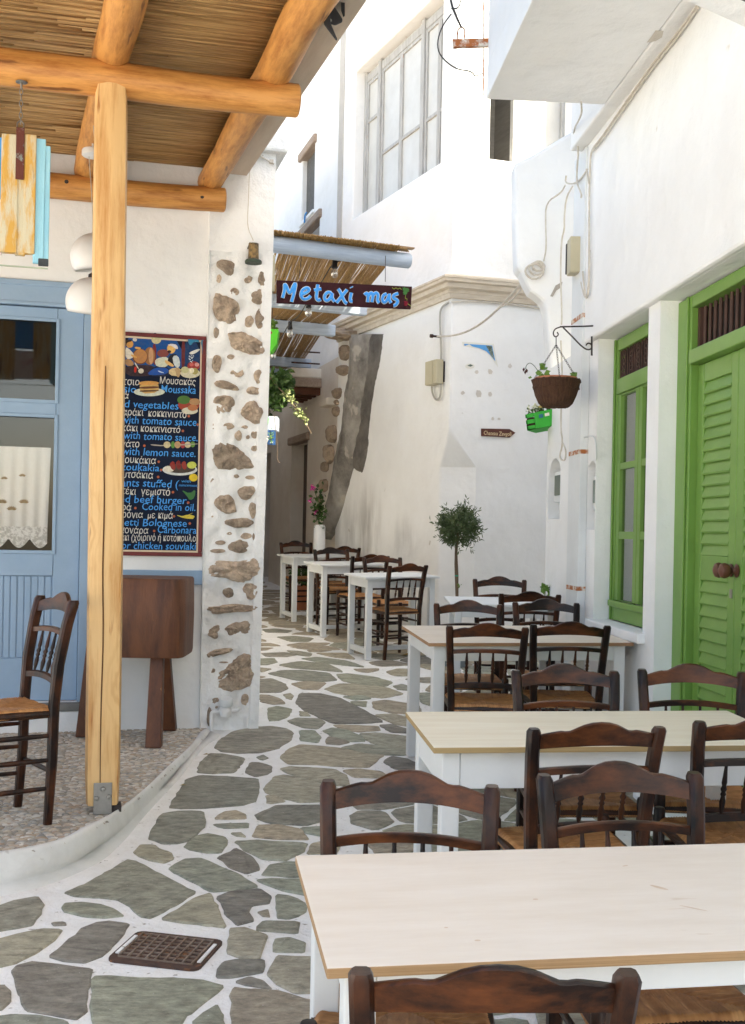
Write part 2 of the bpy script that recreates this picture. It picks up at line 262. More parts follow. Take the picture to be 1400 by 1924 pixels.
# ------------------------------------------------------------------ mesh helpers
COL = sc.collection
ORG = {}
def tag(o, label=None, cat=None, group=None, kind=None):
    if label: o['label'] = label
    if cat: o['category'] = cat
    if group: o['group'] = group
    if kind: o['kind'] = kind
    return o
def thing(name, label, cat, loc=(0, 0, 0), group=None):
    o = bpy.data.objects.new(name, None); COL.objects.link(o); o.location = loc; o.empty_display_size = 0.1
    ORG[o] = Vector(loc); return tag(o, label, cat, group)
class MB:
    def __init__(s, M=None): s.v = []; s.f = []; s.M = M or Matrix.Identity(4)
    def add(s, vs, fs):
        n = len(s.v); s.v += [Vector(p) for p in vs]; s.f += [tuple(i + n for i in f) for f in fs]; return s
    def box(s, x0, x1, y0, y1, z0, z1):
        return s.add([(x0, y0, z0), (x1, y0, z0), (x1, y1, z0), (x0, y1, z0), (x0, y0, z1), (x1, y0, z1), (x1, y1, z1), (x0, y1, z1)],
                     [(0, 3, 2, 1), (4, 5, 6, 7), (0, 1, 5, 4), (1, 2, 6, 5), (2, 3, 7, 6), (3, 0, 4, 7)])
    def obox(s, c, ex, ey, ez):
        c, ex, ey, ez = map(Vector, (c, ex, ey, ez)); vs = []
        for k in (-1, 1):
            for a, b in ((-1, -1), (1, -1), (1, 1), (-1, 1)): vs.append(c + ex * a + ey * b + ez * k)
        return s.add(vs, [(0, 3, 2, 1), (4, 5, 6, 7), (0, 1, 5, 4), (1, 2, 6, 5), (2, 3, 7, 6), (3, 0, 4, 7)])
    def prism(s, poly, h0, h1, axis='y'):
        """poly of 2-D points extruded along an axis; axis y: poly is (x,z); z: (x,y); x: (y,z)"""
        def P(p, h): return {'y': (p[0], h, p[1]), 'z': (p[0], p[1], h), 'x': (h, p[0], p[1])}[axis]
        n = len(poly); vs = [P(p, h0) for p in poly] + [P(p, h1) for p in poly]
        fs = [tuple(range(n)), tuple(range(2 * n - 1, n - 1, -1))] + [(i, i + n, (i + 1) % n + n, (i + 1) % n) for i in range(n)]
        return s.add(vs, fs)
    def tube(s, pts, r, n=8, caps=True, flatten=None):
        pts = [Vector(p) for p in pts]; rs = r if isinstance(r, (list, tuple)) else [r] * len(pts)
        t0 = (pts[1] - pts[0]).normalized(); up = Vector((0, 0, 1)) if abs(t0.z) < 0.9 else Vector((1, 0, 0))
        nx = t0.cross(up).normalized(); vs = []; k = len(pts)
        for i, p in enumerate(pts):
            t = ((pts[min(i + 1, k - 1)] - pts[max(i - 1, 0)])).normalized()
            nx = (nx - t * nx.dot(t)).normalized(); ny = t.cross(nx)
            for j in range(n):
                a = 2 * math.pi * j / n; vs.append(p + (nx * math.cos(a) + ny * math.sin(a)) * rs[i])
        fs = [(i * n + j, i * n + (j + 1) % n, (i + 1) * n + (j + 1) % n, (i + 1) * n + j) for i in range(k - 1) for j in range(n)]
        if caps: fs += [tuple(range(n - 1, -1, -1)), tuple(range((k - 1) * n, k * n))]
        return s.add(vs, fs)
    def lathe(s, prof, c=(0, 0, 0), n=16, X=None):
        """prof: (r, z) list about z through c; X optional matrix applied afterwards"""
        c = Vector(c); vs = []
        for r, z in prof:
            for j in range(n):
                a = 2 * math.pi * j / n; p = Vector((r * math.cos(a), r * math.sin(a), z))
                vs.append((X @ p if X else p) + c)
        k = len(prof)
        fs = [(i * n + j, i * n + (j + 1) % n, (i + 1) * n + (j + 1) % n, (i + 1) * n + j) for i in range(k - 1) for j in range(n)]
        if prof[0][0] > 1e-5: fs.append(tuple(range(n - 1, -1, -1)))
        if prof[-1][0] > 1e-5: fs.append(tuple(range((k - 1) * n, k * n)))
        return s.add(vs, fs)
    def build(s, name, m, parent=None, smooth=False, bevel=0.0, seg=2, weld=False, normals=True):
        me = bpy.data.meshes.new(name)
        bm = bmesh.new(); vv = [bm.verts.new(p) for p in s.v]
        for f in s.f:
            try: bm.faces.new([vv[i] for i in f])
            except ValueError: pass
        if weld: bmesh.ops.remove_doubles(bm, verts=bm.verts, dist=0.0005)
        if normals: bmesh.ops.recalc_face_normals(bm, faces=bm.faces)
        if bevel:
            ed = [e for e in bm.edges if len(e.link_faces) == 2 and e.calc_face_angle(0) > 0.6]
            bmesh.ops.bevel(bm, geom=ed, offset=bevel, segments=seg, affect='EDGES', profile=0.5, clamp_overlap=True)
        bm.to_mesh(me); bm.free()
        if smooth:
            for p in me.polygons: p.use_smooth = True
            if smooth != 'all':
                try: me.set_sharp_from_angle(angle=R(40))
                except Exception: pass
        me.materials.append(m)
        o = bpy.data.objects.new(name, me); COL.objects.link(o)
        if parent is not None:
            o.parent = parent; og = ORG[parent]; ORG[o] = None
            root = parent
            # a sub-part sits under a part that may itself be rotated
            pm = Matrix.Translation(og) if parent.type == 'EMPTY' else PM[parent]
            o.matrix_parent_inverse = Matrix.Identity(4)
            o.matrix_basis = pm.inverted() @ s.M
        else:
            o.matrix_world = s.M
        PM[o] = s.M.copy(); ORG[o] = s.M.translation.copy()
        return o
PM = {}
def mesh_from(o): return o.data
def copy_tree(o, parent=None):
    c = o.copy(); COL.objects.link(c)
    if parent is not None: c.parent = parent
    for ch in [x for x in bpy.data.objects if x.parent == o]: copy_tree(ch, c)
    return c
def rotm(loc, rz=0.0, slope=0.0):
    return Matrix.Translation(loc) @ Matrix.Rotation(slope, 4, 'X') @ Matrix.Rotation(rz, 4, 'Z')
def axis_frame(p, q, up=(0, 0, 1)):
    """matrix with x along p->q, origin p"""
    p, q = Vector(p), Vector(q); x = (q - p).normalized(); u = Vector(up)
    y = u.cross(x).normalized(); z = x.cross(y); m = Matrix.Identity(4)
    for k in range(3): m[k][0] = x[k]; m[k][1] = y[k]; m[k][2] = z[k]; m[k][3] = p[k]
    return m, (q - p).length
def log(name, p, q, r0, r1, m, parent, n=16, wob=0.05, flat_bottom=False, seed=0):
    M, L = axis_frame(p, q); mb = MB(M); k = max(6, int(L / 0.18)); rng = random.Random(seed); ph = rng.random() * 50
    pts = []; vs = []
    for i in range(k + 1):
        t = i / k; r = r0 + (r1 - r0) * t
        cy = 0.012 * noise.noise((t * L * 1.3 + ph, 0, 0)); cz = 0.012 * noise.noise((t * L * 1.3 + ph, 9, 0))
        for j in range(n):
            a = 2 * math.pi * j / n
            rr = r * (1 + wob * noise.noise((t * L * 2.2 + ph, math.cos(a) * 1.2, math.sin(a) * 1.2)))
            vs.append((t * L, cy + rr * math.cos(a), cz + rr * math.sin(a)))
    fs = [(i * n + j, i * n + (j + 1) % n, (i + 1) * n + (j + 1) % n, (i + 1) * n + j) for i in range(k) for j in range(n)]
    # eased ends
    for end in (0, k):
        base = len(vs); x = end / k * L + (-0.008 if end == 0 else 0.008)
        ring = [vs[end * n + j] for j in range(n)]
        vs += [(x, p_[1] * 0.9, p_[2] * 0.9) for p_ in ring]
        fs += [(end * n + j, end * n + (j + 1) % n, base + (j + 1) % n, base + j) for j in range(n)]
        fs.append(tuple(range(base, base + n)))
    mb.add(vs, fs)
    return mb.build(name, m, parent, smooth=True)
def chaikin(poly, it=1, k=0.25):
    for _ in range(it):
        out = []
        for i in range(len(poly)):
            a, b = Vector(poly[i]), Vector(poly[(i + 1) % len(poly)])
            out += [a.lerp(b, k), a.lerp(b, 1 - k)]
        poly = out
    return poly
def smooth_path(pts, it=2):
    pts = [Vector(p) for p in pts]
    for _ in range(it):
        out = [pts[0]]
        for a, b in zip(pts, pts[1:]): out += [a.lerp(b, 0.25), a.lerp(b, 0.75)]
        out.append(pts[-1]); pts = out
    return pts
def inside(p, poly):
    c = False; n = len(poly); j = n - 1
    for i in range(n):
        if (poly[i][1] > p[1]) != (poly[j][1] > p[1]) and p[0] < (poly[j][0] - poly[i][0]) * (p[1] - poly[i][1]) / (poly[j][1] - poly[i][1]) + poly[i][0]: c = not c
        j = i
    return c
def wall_holes(mb, a0, a1, c0, c1, holes, b=0.0, depth=0.5, step=None, top=True):
    """front face of a wall with rectangular openings (a0,a1,c0,c1,depth); the openings get reveals"""
    A = sorted({a0, a1, *[x for h in holes for x in h[:2]]}); C = sorted({c0, c1, *[x for h in holes for x in h[2:4]]})
    for i in range(len(A) - 1):
        for j in range(len(C) - 1):
            m = ((A[i] + A[i + 1]) / 2, (C[j] + C[j + 1]) / 2)
            if any(h[0] < m[0] < h[1] and h[2] < m[1] < h[3] for h in holes): continue
            mb.add([(A[i], b, C[j]), (A[i + 1], b, C[j]), (A[i + 1], b, C[j + 1]), (A[i], b, C[j + 1])], [(0, 1, 2, 3)])
    for h in holes:
        x0, x1, z0, z1, d = h[:5]
        mb.add([(x0, b, z0), (x1, b, z0), (x1, b, z1), (x0, b, z1), (x0, b - d, z0), (x1, b - d, z0), (x1, b - d, z1), (x0, b - d, z1)],
               [(0, 4, 5, 1), (1, 5, 6, 2), (2, 6, 7, 3), (3, 7, 4, 0)])
    # sides, top, back of the block
    mb.add([(a0, b, c0), (a1, b, c0), (a1, b, c1), (a0, b, c1), (a0, b - depth, c0), (a1, b - depth, c0), (a1, b - depth, c1), (a0, b - depth, c1)],
           [(0, 3, 7, 4), (1, 5, 6, 2)] + ([(3, 2, 6, 7)] if top else []))
    return mb
def text_mesh(body, M, w=None, h=None, m=None, parent=None, name='lettering', shear=0.12, off=0.0, align='LEFT', thick=0.0012):
    """lettering laid in the local xz plane of M (x right, z up, facing -y), fitted to width w and cap height h"""
    cu = bpy.data.curves.new('t', 'FONT'); cu.body = body; cu.size = 1.0; cu.shear = shear; cu.offset = off; cu.resolution_u = 2
    ob = bpy.data.objects.new('t', cu); COL.objects.link(ob)
    dg = bpy.context.evaluated_depsgraph_get(); me = bpy.data.meshes.new_from_object(ob.evaluated_get(dg))
    bpy.data.objects.remove(ob); bpy.data.curves.remove(cu)
    xs = [v.co.x for v in me.vertices]
    if not xs: return None
    x0, x1 = min(xs), max(xs); sz = h / 0.72; sx = (w / (x1 - x0)) if w else sz
    for v in me.vertices:
        X_, Z_ = (v.co.x - x0) * sx, v.co.y * sz; q_ = (len(body) * 37 + ord(body[0])) % 97
        v.co = Vector((X_ + h * 0.05 * noise.noise((X_ / h * 1.3, Z_ / h * 1.5, q_)), 0, Z_ + h * 0.09 * noise.noise((X_ / h * 0.8, Z_ / h * 0.7, q_ + 5))))
    if align == 'RIGHT':
        for v in me.vertices: v.co.x -= w
    me.materials.append(m)
    o = bpy.data.objects.new(name, me); COL.objects.link(o)
    o.parent = parent; pm = Matrix.Translation(ORG[parent]) if parent.type == 'EMPTY' else PM[parent]
    o.matrix_parent_inverse = Matrix.Identity(4); o.matrix_basis = pm.inverted() @ M
    PM[o] = M.copy(); ORG[o] = M.translation.copy()
    return o
def strokes(mb, polys, r, y=0.0, n=6, sy=0.35):
    """round brush strokes in the local xz plane"""
    for p in polys:
        pts = [Vector((x, y, z)) for x, z in p]
        if len(pts) > 2: pts = smooth_path(pts, 2)
        mb.tube(pts, r, n=n)

def stained_plaster():
    """cream plaster with one sooty, streaked stain under the torn edge"""
    m = PLC.copy(); m.name = 'stained_plaster'; t = m.node_tree; L = t.links.new; b = t.nodes['Principled BSDF']
    src = b.inputs['Base Color'].links[0].from_socket
    tc = nd(t, 'ShaderNodeTexCoord'); out = src
    for k, (x, y, rx, rz, amt) in enumerate(((690, 1000, 0.55, 0.75, 0.75), (760, 1010, 0.45, 0.32, 0.5), (655, 1010, 0.4, 0.6, 0.6))):
        a, c = FL.px(x, y); ctr = FL.w(a, 0, c)
        mp = nd(t, 'ShaderNodeMapping'); mp.vector_type = 'POINT'; L(tc.outputs['Object'], mp.inputs['Vector'])
        mp.inputs['Scale'].default_value = (1 / rx, 1 / rx, 1 / rz); mp.inputs['Location'].default_value = (-ctr.x / rx, -ctr.y / rx, -ctr.z / rz)
        ln = nd(t, 'ShaderNodeVectorMath', operation='LENGTH'); L(mp.outputs[0], ln.inputs[0])
        mr = nd(t, 'ShaderNodeMapRange'); mr.inputs['From Min'].default_value = 1.0; mr.inputs['From Max'].default_value = 0.1; L(ln.outputs['Value'], mr.inputs['Value'])
        m2 = nd(t, 'ShaderNodeMapping'); m2.inputs['Scale'].default_value = (3.5, 3.5, 0.9); L(tc.outputs['Object'], m2.inputs['Vector'])
        n = nd(t, 'ShaderNodeTexNoise'); n.inputs['Scale'].default_value = 1.6; n.inputs['Detail'].default_value = 8; L(m2.outputs[0], n.inputs['Vector'])
        r = nd(t, 'ShaderNodeMapRange'); r.inputs['From Min'].default_value = 0.38; r.inputs['From Max'].default_value = 0.66; L(n.outputs['Fac'], r.inputs['Value'])
        mu = nd(t, 'ShaderNodeMath', operation='MULTIPLY'); L(mr.outputs[0], mu.inputs[0]); L(r.outputs[0], mu.inputs[1])
        mv = nd(t, 'ShaderNodeMath', operation='MULTIPLY'); L(mu.outputs[0], mv.inputs[0]); mv.inputs[1].default_value = amt
        mx = nd(t, 'ShaderNodeMixRGB'); mx.inputs[2].default_value = (0.30, 0.28, 0.255, 1); L(mv.outputs[0], mx.inputs[0]); L(out, mx.inputs[1]); out = mx.outputs[0]
    L(out, b.inputs['Base Color']); return m
PLS = stained_plaster()
# ================================================================== THE SETTING
TZ = 0.305
def crop(x0, y0, s, pts): return [(x0 + x / s, y0 + y / s) for x, y in pts]
def textM(fr, a, b, c):
    m = Matrix.Identity(4); o = fr.w(a, b, c)
    for k in range(3): m[k][0] = -fr.ea[k]; m[k][1] = -fr.eb[k]; m[k][2] = fr.ec[k]; m[k][3] = o[k]
    return m
# street: one sloping sheet of white mortar
mb = MB()
NX, NY = 26, 60
for j in range(NY + 1):
    for i in range(NX + 1):
        x = -60 + 120 * i / NX if i in (0, NX) else -4.5 + 9.0 * (i - 1) / (NX - 2); y = -50 if j == 0 else (110 if j == NY else -2 + 26 * (j - 1) / (NY - 2))
        mb.v.append(Vector((x, y, gz(y))))
for j in range(NY):
    for i in range(NX): k = j * (NX + 1) + i; mb.f.append((k, k + 1, k + NX + 2, k + NX + 1))
street = tag(mb.build('street', MORTAR, smooth='all'), kind='structure', label='sloping lane of grey flagstones with white painted joints')

A5 = (0, 1520, 2.258); A6 = (280, 1100, 2.692)
S5 = [[(0,420),(60,398),(150,383),(172,410),(165,450),(130,490),(60,505),(0,515),(-60,470)],
[(268,425),(285,410),(340,404),(420,412),(480,432),(510,455),(440,462),(360,458),(290,442)],
[(220,487),(275,486),(280,495),(225,496)],
[(292,358),(370,330),(450,285),(540,225),(580,232),(660,280),(740,325),(808,355),(720,412),(630,462),(590,450),(545,405),(500,385),(430,375),(340,372)],
[(-70,590),(0,560),(80,540),(170,520),(248,524),(220,560),(150,610),(80,645),(0,668),(-70,660)],
[(228,625),(280,580),(350,520),(400,495),(460,490),(530,500),(510,540),(465,590),(420,625),(370,645),(290,640)],
[(72,700),(80,675),(150,662),(250,675),(368,690),(355,760),(350,860),(310,885),(230,865),(115,848),(95,790),(75,750)],
[(-60,760),(0,755),(25,755),(45,780),(40,820),(0,852),(-60,850)],
[(-60,900),(60,882),(160,885),(260,905),(290,960),(200,1010),(-60,1000)],
[(410,725),(470,722),(620,732),(740,730),(850,740),(925,762),(860,810),(790,870),(740,925),(640,985),(430,975),(415,850)],
[(638,122),(690,30),(760,18),(860,18),(858,75),(820,120),(760,145),(700,145)],
[(580,185),(605,160),(650,162),(715,190),(728,212),(690,228),(640,220),(600,205)],
[(790,160),(840,118),(890,110),(950,125),(958,150),(930,185),(870,185),(820,175)],
[(915,42),(950,18),(1000,12),(1040,28),(1038,42),(960,46)],
[(915,68),(980,64),(1048,64),(1045,82),(960,84),(925,78)],
[(985,108),(1030,104),(1042,120),(1000,118)],
[(730,258),(790,222),(850,218),(910,242),(1000,280),(1080,328),(1000,340),(890,348),(820,308),(760,278)],
[(935,210),(1000,174),(1040,190),(1075,215),(1095,255),(1040,272),(980,250)],
[(1082,120),(1105,75),(1180,72),(1270,90),(1298,130),(1180,128)],
[(1008,145),(1100,140),(1290,152),(1270,185),(1200,218),(1120,212),(1050,180)],
[(1310,190),(1325,150),(1380,140),(1440,160),(1420,190)],
[(1118,282),(1150,240),(1210,228),(1290,230),(1290,288)],
[(1100,308),(1160,302),(1300,305),(1310,370),(1210,350)],
[(935,380),(1000,355),(1100,352),(1142,380),(1130,405),(1070,415),(1050,440),(1075,470),(1010,485),(970,450)],
[(1095,440),(1135,430),(1145,460),(1115,458)],
[(1175,370),(1230,375),(1290,400),(1295,440),(1220,465),(1180,460)],
[(700,470),(760,430),(830,388),(885,370),(915,420),(945,500),(880,495),(790,482)],
[(1100,500),(1120,482),(1262,484),(1255,530),(1100,518)],
[(968,610),(985,520),(1040,515),(1130,545),(1110,600),(1100,630),(1030,632)],
[(1162,580),(1175,555),(1230,552),(1290,570),(1285,610),(1170,605)],
[(918,715),(950,655),(1010,648),(1115,648),(1105,695),(1060,705),(990,718)],
[(1145,710),(1175,635),(1330,640),(1342,775),(1245,778),(1180,740)],
[(1002,738),(1060,722),(1110,735),(1145,765),(1060,755)],
[(1000,775),(1080,778),(1180,785),(1330,825),(1340,960),(1100,1000),(1010,960),(990,860)],
[(820,912),(870,865),(910,842),(940,875),(950,930),(930,980),(840,970)]]
S6 = [[(342,820),(370,785),(430,745),(520,722),(620,718),(690,730),(718,750),(700,785),(640,825),(560,845),(460,848),(380,840)],
[(250,945),(270,900),(310,855),(380,858),(475,880),(440,925),(420,945),(330,950)],
[(548,872),(580,862),(602,875),(580,886),(555,882)],
[(488,945),(520,900),(560,900),(620,920),(600,955),(540,966)],
[(112,1122),(160,1060),(200,985),(260,968),(400,975),(540,985),(542,1020),(525,1090),(460,1110),(300,1122),(180,1127)],
[(680,870),(720,830),(770,808),(900,820),(1060,840),(1180,855),(1140,885),(1100,920),(980,915),(840,905),(720,905)],
[(680,935),(720,925),(820,930),(930,938),(985,965),(1005,1015),(920,1010),(820,985),(720,955)],
[(600,1030),(640,975),(690,965),(780,985),(880,1015),(960,1035),(1005,1045),(960,1075),(880,1090),(760,1095),(680,1075),(610,1050)],
[(596,1068),(640,1068),(685,1095),(620,1105),(596,1100)],
[(550,1165),(580,1150),(650,1120),(870,1118),(875,1190),(780,1212),(640,1205),(570,1185)],
[(775,1232),(885,1225),(930,1250),(890,1275),(800,1255)],
[(520,480),(565,480),(620,475),(680,500),(695,522),(660,540),(565,542),(520,520)],
[(565,558),(610,560),(660,575),(685,598),(630,602),(570,590)],
[(605,625),(650,615),(718,630),(705,660),(660,682),(608,685)],
[(680,555),(715,548),(730,562),(720,578),(695,570)],
[(752,600),(765,548),(860,548),(960,570),(1060,625),(1180,690),(1080,698),(930,698),(870,670),(800,635)],
[(762,640),(800,645),(815,662),(765,662)],
[(708,690),(750,676),(860,680),(885,695),(850,725),(780,720)],
[(765,740),(830,738),(868,768),(850,795),(770,785)],
[(940,708),(1150,715),(1160,735),(1060,742),(990,735)],
[(888,740),(930,725),(1000,735),(1070,765),(1085,788),(1020,790),(940,770)],
[(905,770),(970,780),(1010,795),(960,808),(898,802)],
[(1170,712),(1230,708),(1320,735),(1310,748),(1230,745)],
[(1075,755),(1160,752),(1355,775),(1405,810),(1380,832),(1240,828),(1130,795)],
[(985,825),(1060,808),(1200,815),(1340,845),(1270,860),(1120,855)],
[(1192,895),(1230,868),(1300,880),(1355,900),(1375,940),(1250,930)],
[(990,940),(1060,932),(1170,945),(1190,960),(1140,975),(1040,970)],
[(610,448),(680,432),(780,432),(900,445),(945,480),(860,488),(740,478)],
[(725,500),(790,488),(890,495),(850,528),(780,525)],
[(900,525),(960,500),(1060,500),(1200,520),(1280,550),(1180,570),(1040,560),(950,545)],
[(955,455),(1010,450),(1130,465),(1225,490),(1190,512),(1080,505),(990,485)],
[(665,405),(760,388),(900,400),(980,440),(870,430),(740,420)],
[(530,375),(630,372),(645,390),(600,402),(540,402)],
[(565,420),(615,425),(580,438),(565,438)],
[(1240,512),(1280,502),(1340,520),(1310,532),(1260,528)],
[(1135,595),(1200,585),(1355,610),(1375,655),(1230,645),(1150,625)],
[(1150,660),(1240,655),(1355,685),(1370,718),(1250,705)],
[(985,565),(1080,560),(1120,575),(1040,582)],
[(1020,590),(1100,590),(1095,615),(1050,610)],
[(1205,440),(1260,425),(1330,428),(1355,440),(1340,458),(1250,458)],
[(575,345),(680,340),(750,350),(690,362),(600,360)],
[(700,332),(760,335),(820,345),(810,360),(750,352)],
[(775,372),(860,365),(1000,385),(1085,415),(980,405),(860,390)],
[(850,345),(1000,345),(1040,375),(940,365)],
[(650,262),(740,258),(825,268),(800,285),(720,285)],
[(580,225),(640,220),(720,230),(690,240),(600,238)]]
GRATE = crop(*A5, [(495,650),(575,535),(600,525),(880,555),(900,575),(865,680),(835,688),(505,662)])
polys = []
for A, S in ((A5, S5), (A6, S6)):
    for p in S: polys.append([ground(*q).to_2d() for q in crop(*A, p)])
nt_ = len(polys)
obst = [[ground(*q).to_2d() for q in GRATE]]
# kerb line, top and foot (pixels, from the photograph)
K3 = (0, 1080, 2.8)
ktop = crop(*K3, [(-500,1500),(-200,1490),(0,1475),(200,1440),(330,1405),(420,1365),(520,1310),(600,1265),(700,1190),(800,1105),(900,1010),(1000,915),(1095,818)])
kbot = crop(*K3, [(-500,1720),(-200,1700),(0,1668),(200,1625),(330,1580),(440,1525),(560,1440),(640,1378),(740,1275),(840,1170),(930,1065),(1030,940),(1120,840)])
kt = [onz(x, y, TZ) for x, y in ktop]; kb = [ground(x, y) for x, y in kbot]
kb[0].x -= 0.3
# fill the rest of the lane with cells round the traced stones
seeds = []
def seg_pts(poly, step=0.09):
    out = []
    for i in range(len(poly)):
        a, b = Vector(poly[i]), Vector(poly[(i + 1) % len(poly)]); n = max(1, int((b - a).length / step))
        out += [a.lerp(b, k / n) for k in range(n)]
    return out
blockers = []
for p in polys + obst: blockers += seg_pts(p)
blockers += [v.to_2d() for v in smooth_path(kb, 2)]
rng = random.Random(11)
def on_street(p):
    x, y = p
    if y < 8.3:
        # right of the kerb
        pts = [v.to_2d() for v in kb]
        xl = None
        for a, b in zip(pts, pts[1:]):
            if a.y <= y <= b.y: xl = a.x + (b.x - a.x) * (y - a.y) / (b.y - a.y + 1e-9)
        if xl is None: xl = -2.4 if y < pts[0].y else -0.75
        left = xl + 0.1
    else: left = -0.80 - 0.14 * (y - 8.3)
    if y < 8.9: right = 1.92 - 0.0727 * y
    elif y < 12: right = 3.2
    else: right = min(0.70 - 0.418 * (y - 12), 3.2) if y < 15 else -0.70 - 0.29 * (y - 15)
    return left + 0.05 < x < right - 0.06
allp = polys + obst
tries = 0
while tries < 9000:
    tries += 1
    y = 0.9 + 20.5 * rng.random() ** 1.0; x = -2.6 + 5.8 * rng.random(); p = Vector((x, y))
    if not on_street(p): continue
    d = 0.27 + 0.16 * noise.noise((x * 1.7, y * 1.7, 3))
    if any((p - q).length_squared < d * d for q in seeds): continue
    if any((p - q).length_squared < (d * 0.42) ** 2 for q in blockers): continue
    if any(inside(p, q) for q in allp): continue
    seeds.append(p)
cells = []
sites = seeds + blockers
for i, p in enumerate(seeds):
    near = sorted((q for q in sites if q is not p and (q - p).length_squared < 0.9), key=lambda q: (q - p).length_squared)[:40]
    poly = [p + Vector(d) * 0.5 for d in ((-0.8, -0.6), (0.8, -0.6), (0.8, 0.6), (-0.8, 0.6))]
    for q in near:
        m = (p + q) / 2; nrm = (q - p).normalized(); gap = 0.014
        out = []
        for k in range(len(poly)):
            a, b = poly[k], poly[(k + 1) % len(poly)]; da, db = (a - m).dot(nrm) + gap, (b - m).dot(nrm) + gap
            if da <= 0: out.append(a)
            if da * db < 0: out.append(a.lerp(b, da / (da - db)))
        poly = out
        if len(poly) < 3: break
    if len(poly) < 3: continue
    area = abs(sum(poly[k].x * poly[(k + 1) % len(poly)].y - poly[k].y * poly[(k + 1) % len(poly)].x for k in range(len(poly)))) / 2
    if area < 0.006: continue
    if not all(on_street(v) for v in poly):
        poly = [v for v in poly]
        c = sum(poly, Vector((0, 0))) / len(poly); poly = [c.lerp(v, 0.75) for v in poly]
    cells.append(poly)
def flagstone(poly, seed, traced=True):
    rg = random.Random(seed)
    traced = seed < 500
    c = sum((Vector(p) for p in poly), Vector((0, 0))) / len(poly)
    loc = [Vector(p) - c for p in poly]
    P = chaikin([q * (1 + min(0.14, 0.025 / max(q.length, 0.02))) if traced else q for q in loc], 1, 0.09 if traced else 0.14)
    # chip the outline
    Q = []
    for i in range(len(P)):
        a, b = P[i], P[(i + 1) % len(P)]; n = max(1, min(5, int((b - a).length / 0.04)))
        for k in range(n):
            q = a.lerp(b, k / n); j = 0.004 + 0.004 * rg.random(); q = q + Vector((noise.noise((q.x * 22, q.y * 22, seed)), noise.noise((q.x * 22, q.y * 22, seed + 40)))) * j * 1.6
            Q.append(q)
    n = len(Q); mb = MB(Matrix.Translation((c.x, c.y, gz(c.y)))); h = 0.005 + 0.004 * rg.random()
    tx, ty = (rg.random() - 0.5) * 0.01, (rg.random() - 0.5) * 0.01
    def z(q, o): return q.y * SL + o + (q.x * tx + q.y * ty)
    ring0 = [(q.x, q.y, z(q, -0.02)) for q in Q]; ring1 = [(q.x, q.y, z(q, h * 0.55)) for q in Q]
    ins = []
    for q in Q:
        l = q.length; f = max(0.75, 1 - 0.007 / max(l, 0.02)); ins.append((q.x * f, q.y * f, z(q * f, h)))
    vs = ring0 + ring1 + ins
    fs = [(i, (i + 1) % n, n + (i + 1) % n, n + i) for i in range(n)] + [(n + i, n + (i + 1) % n, 2 * n + (i + 1) % n, 2 * n + i) for i in range(n)]
    fs.append(tuple(range(2 * n, 3 * n)))
    mb.add(vs, fs); return mb
fl = [(p, i) for i, p in enumerate(polys)] + [(p, 500 + i) for i, p in enumerate(cells)]
# those that show largest in the picture come first
def shown(p):
    c = sum((Vector(q) for q in p), Vector((0, 0))) / len(p); a = abs(sum(p[k][0] * p[(k + 1) % len(p)][1] - p[k][1] * p[(k + 1) % len(p)][0] for k in range(len(p)))) / 2
    return a / max(c.y, 1) ** 3 + (10 if p in polys else 0)
fl.sort(key=lambda t: -shown(t[0]))
for p, sd in fl[:295]:
    flagstone(p, sd).build('flagstone', SLATE, street)
rest = MB()
for p, sd in fl[295:]:
    q = flagstone(p, sd); n = len(rest.v); rest.v += [q.M @ v for v in q.v]; rest.f += [tuple(i + n for i in f) for f in q.f]
if rest.v: tag(rest.build('far_flagstones', SLATE, street), kind='stuff')
# drain grate with its white surround
gp = [ground(*q) for q in GRATE]
gc = sum(gp, Vector()) / len(gp)
ga = (ground(*crop(*A5, [(900, 570)])[0]) - ground(*crop(*A5, [(575, 535)])[0])).normalized()
gsl = math.atan(SL)
drain = thing('drain_grate', 'rusty cast iron drain grate set in white mortar between flagstones', 'drain grate', gc + Vector((0, 0, 0.004)))
gw = max((p - gc).dot(ga) for p in gp); gn = Vector((0, 0, 1)).cross(ga).normalized(); gd = max((p - gc).dot(gn) for p in gp)
Mg = Matrix.Identity(4)
for k in range(3): Mg[k][0] = ga[k]; Mg[k][1] = gn[k]; Mg[k][3] = gc[k]
Mg = Matrix.Translation(gc) @ Matrix.Rotation(gsl, 4, 'X') @ Matrix.Translation(-gc) @ Mg
gw *= 0.94; gd *= 0.96
mb = MB(Mg)
rc = []
for sx, sy, a0 in ((1, 1, 0), (-1, 1, 90), (-1, -1, 180), (1, -1, 270)):
    for k in range(4): a = R(a0 + k * 30); rc.append((sx * (gw - 0.03) + 0.03 * math.cos(a), sy * (gd - 0.03) + 0.03 * math.sin(a)))
mb.prism(rc, -0.01, 0.010, 'z'); mb.build('grate_plate', RUST, drain, bevel=0.002)
nxb, nyb = 8, 7
for i in range(nxb + 1):
    x = -gw * 0.80 + gw * 1.6 * i / nxb; MB(Mg).box(x - 0.003, x + 0.003, -gd * 0.78, gd * 0.78, 0.0095, 0.017).build('grate_bar', RUSTW if False else mat('worn_iron', (0.26, 0.205, 0.165), (0.13, 0.075, 0.045), rough=0.6, scale=20, bump=0.3), drain)
for i in range(nyb + 1):
    y = -gd * 0.78 + gd * 1.56 * i / nyb; MB(Mg).box(-gw * 0.80, gw * 0.80, y - 0.002, y + 0.002, 0.0095, 0.015).build('grate_bar', MATS['worn_iron'], drain)
for sx in (-1, 1): MB(Mg).box(sx * gw * 0.90 - 0.006, sx * gw * 0.90 + 0.006, -gd * 0.6, gd * 0.6, 0.0095, 0.014).build('grate_lug', MORTAR, drain)

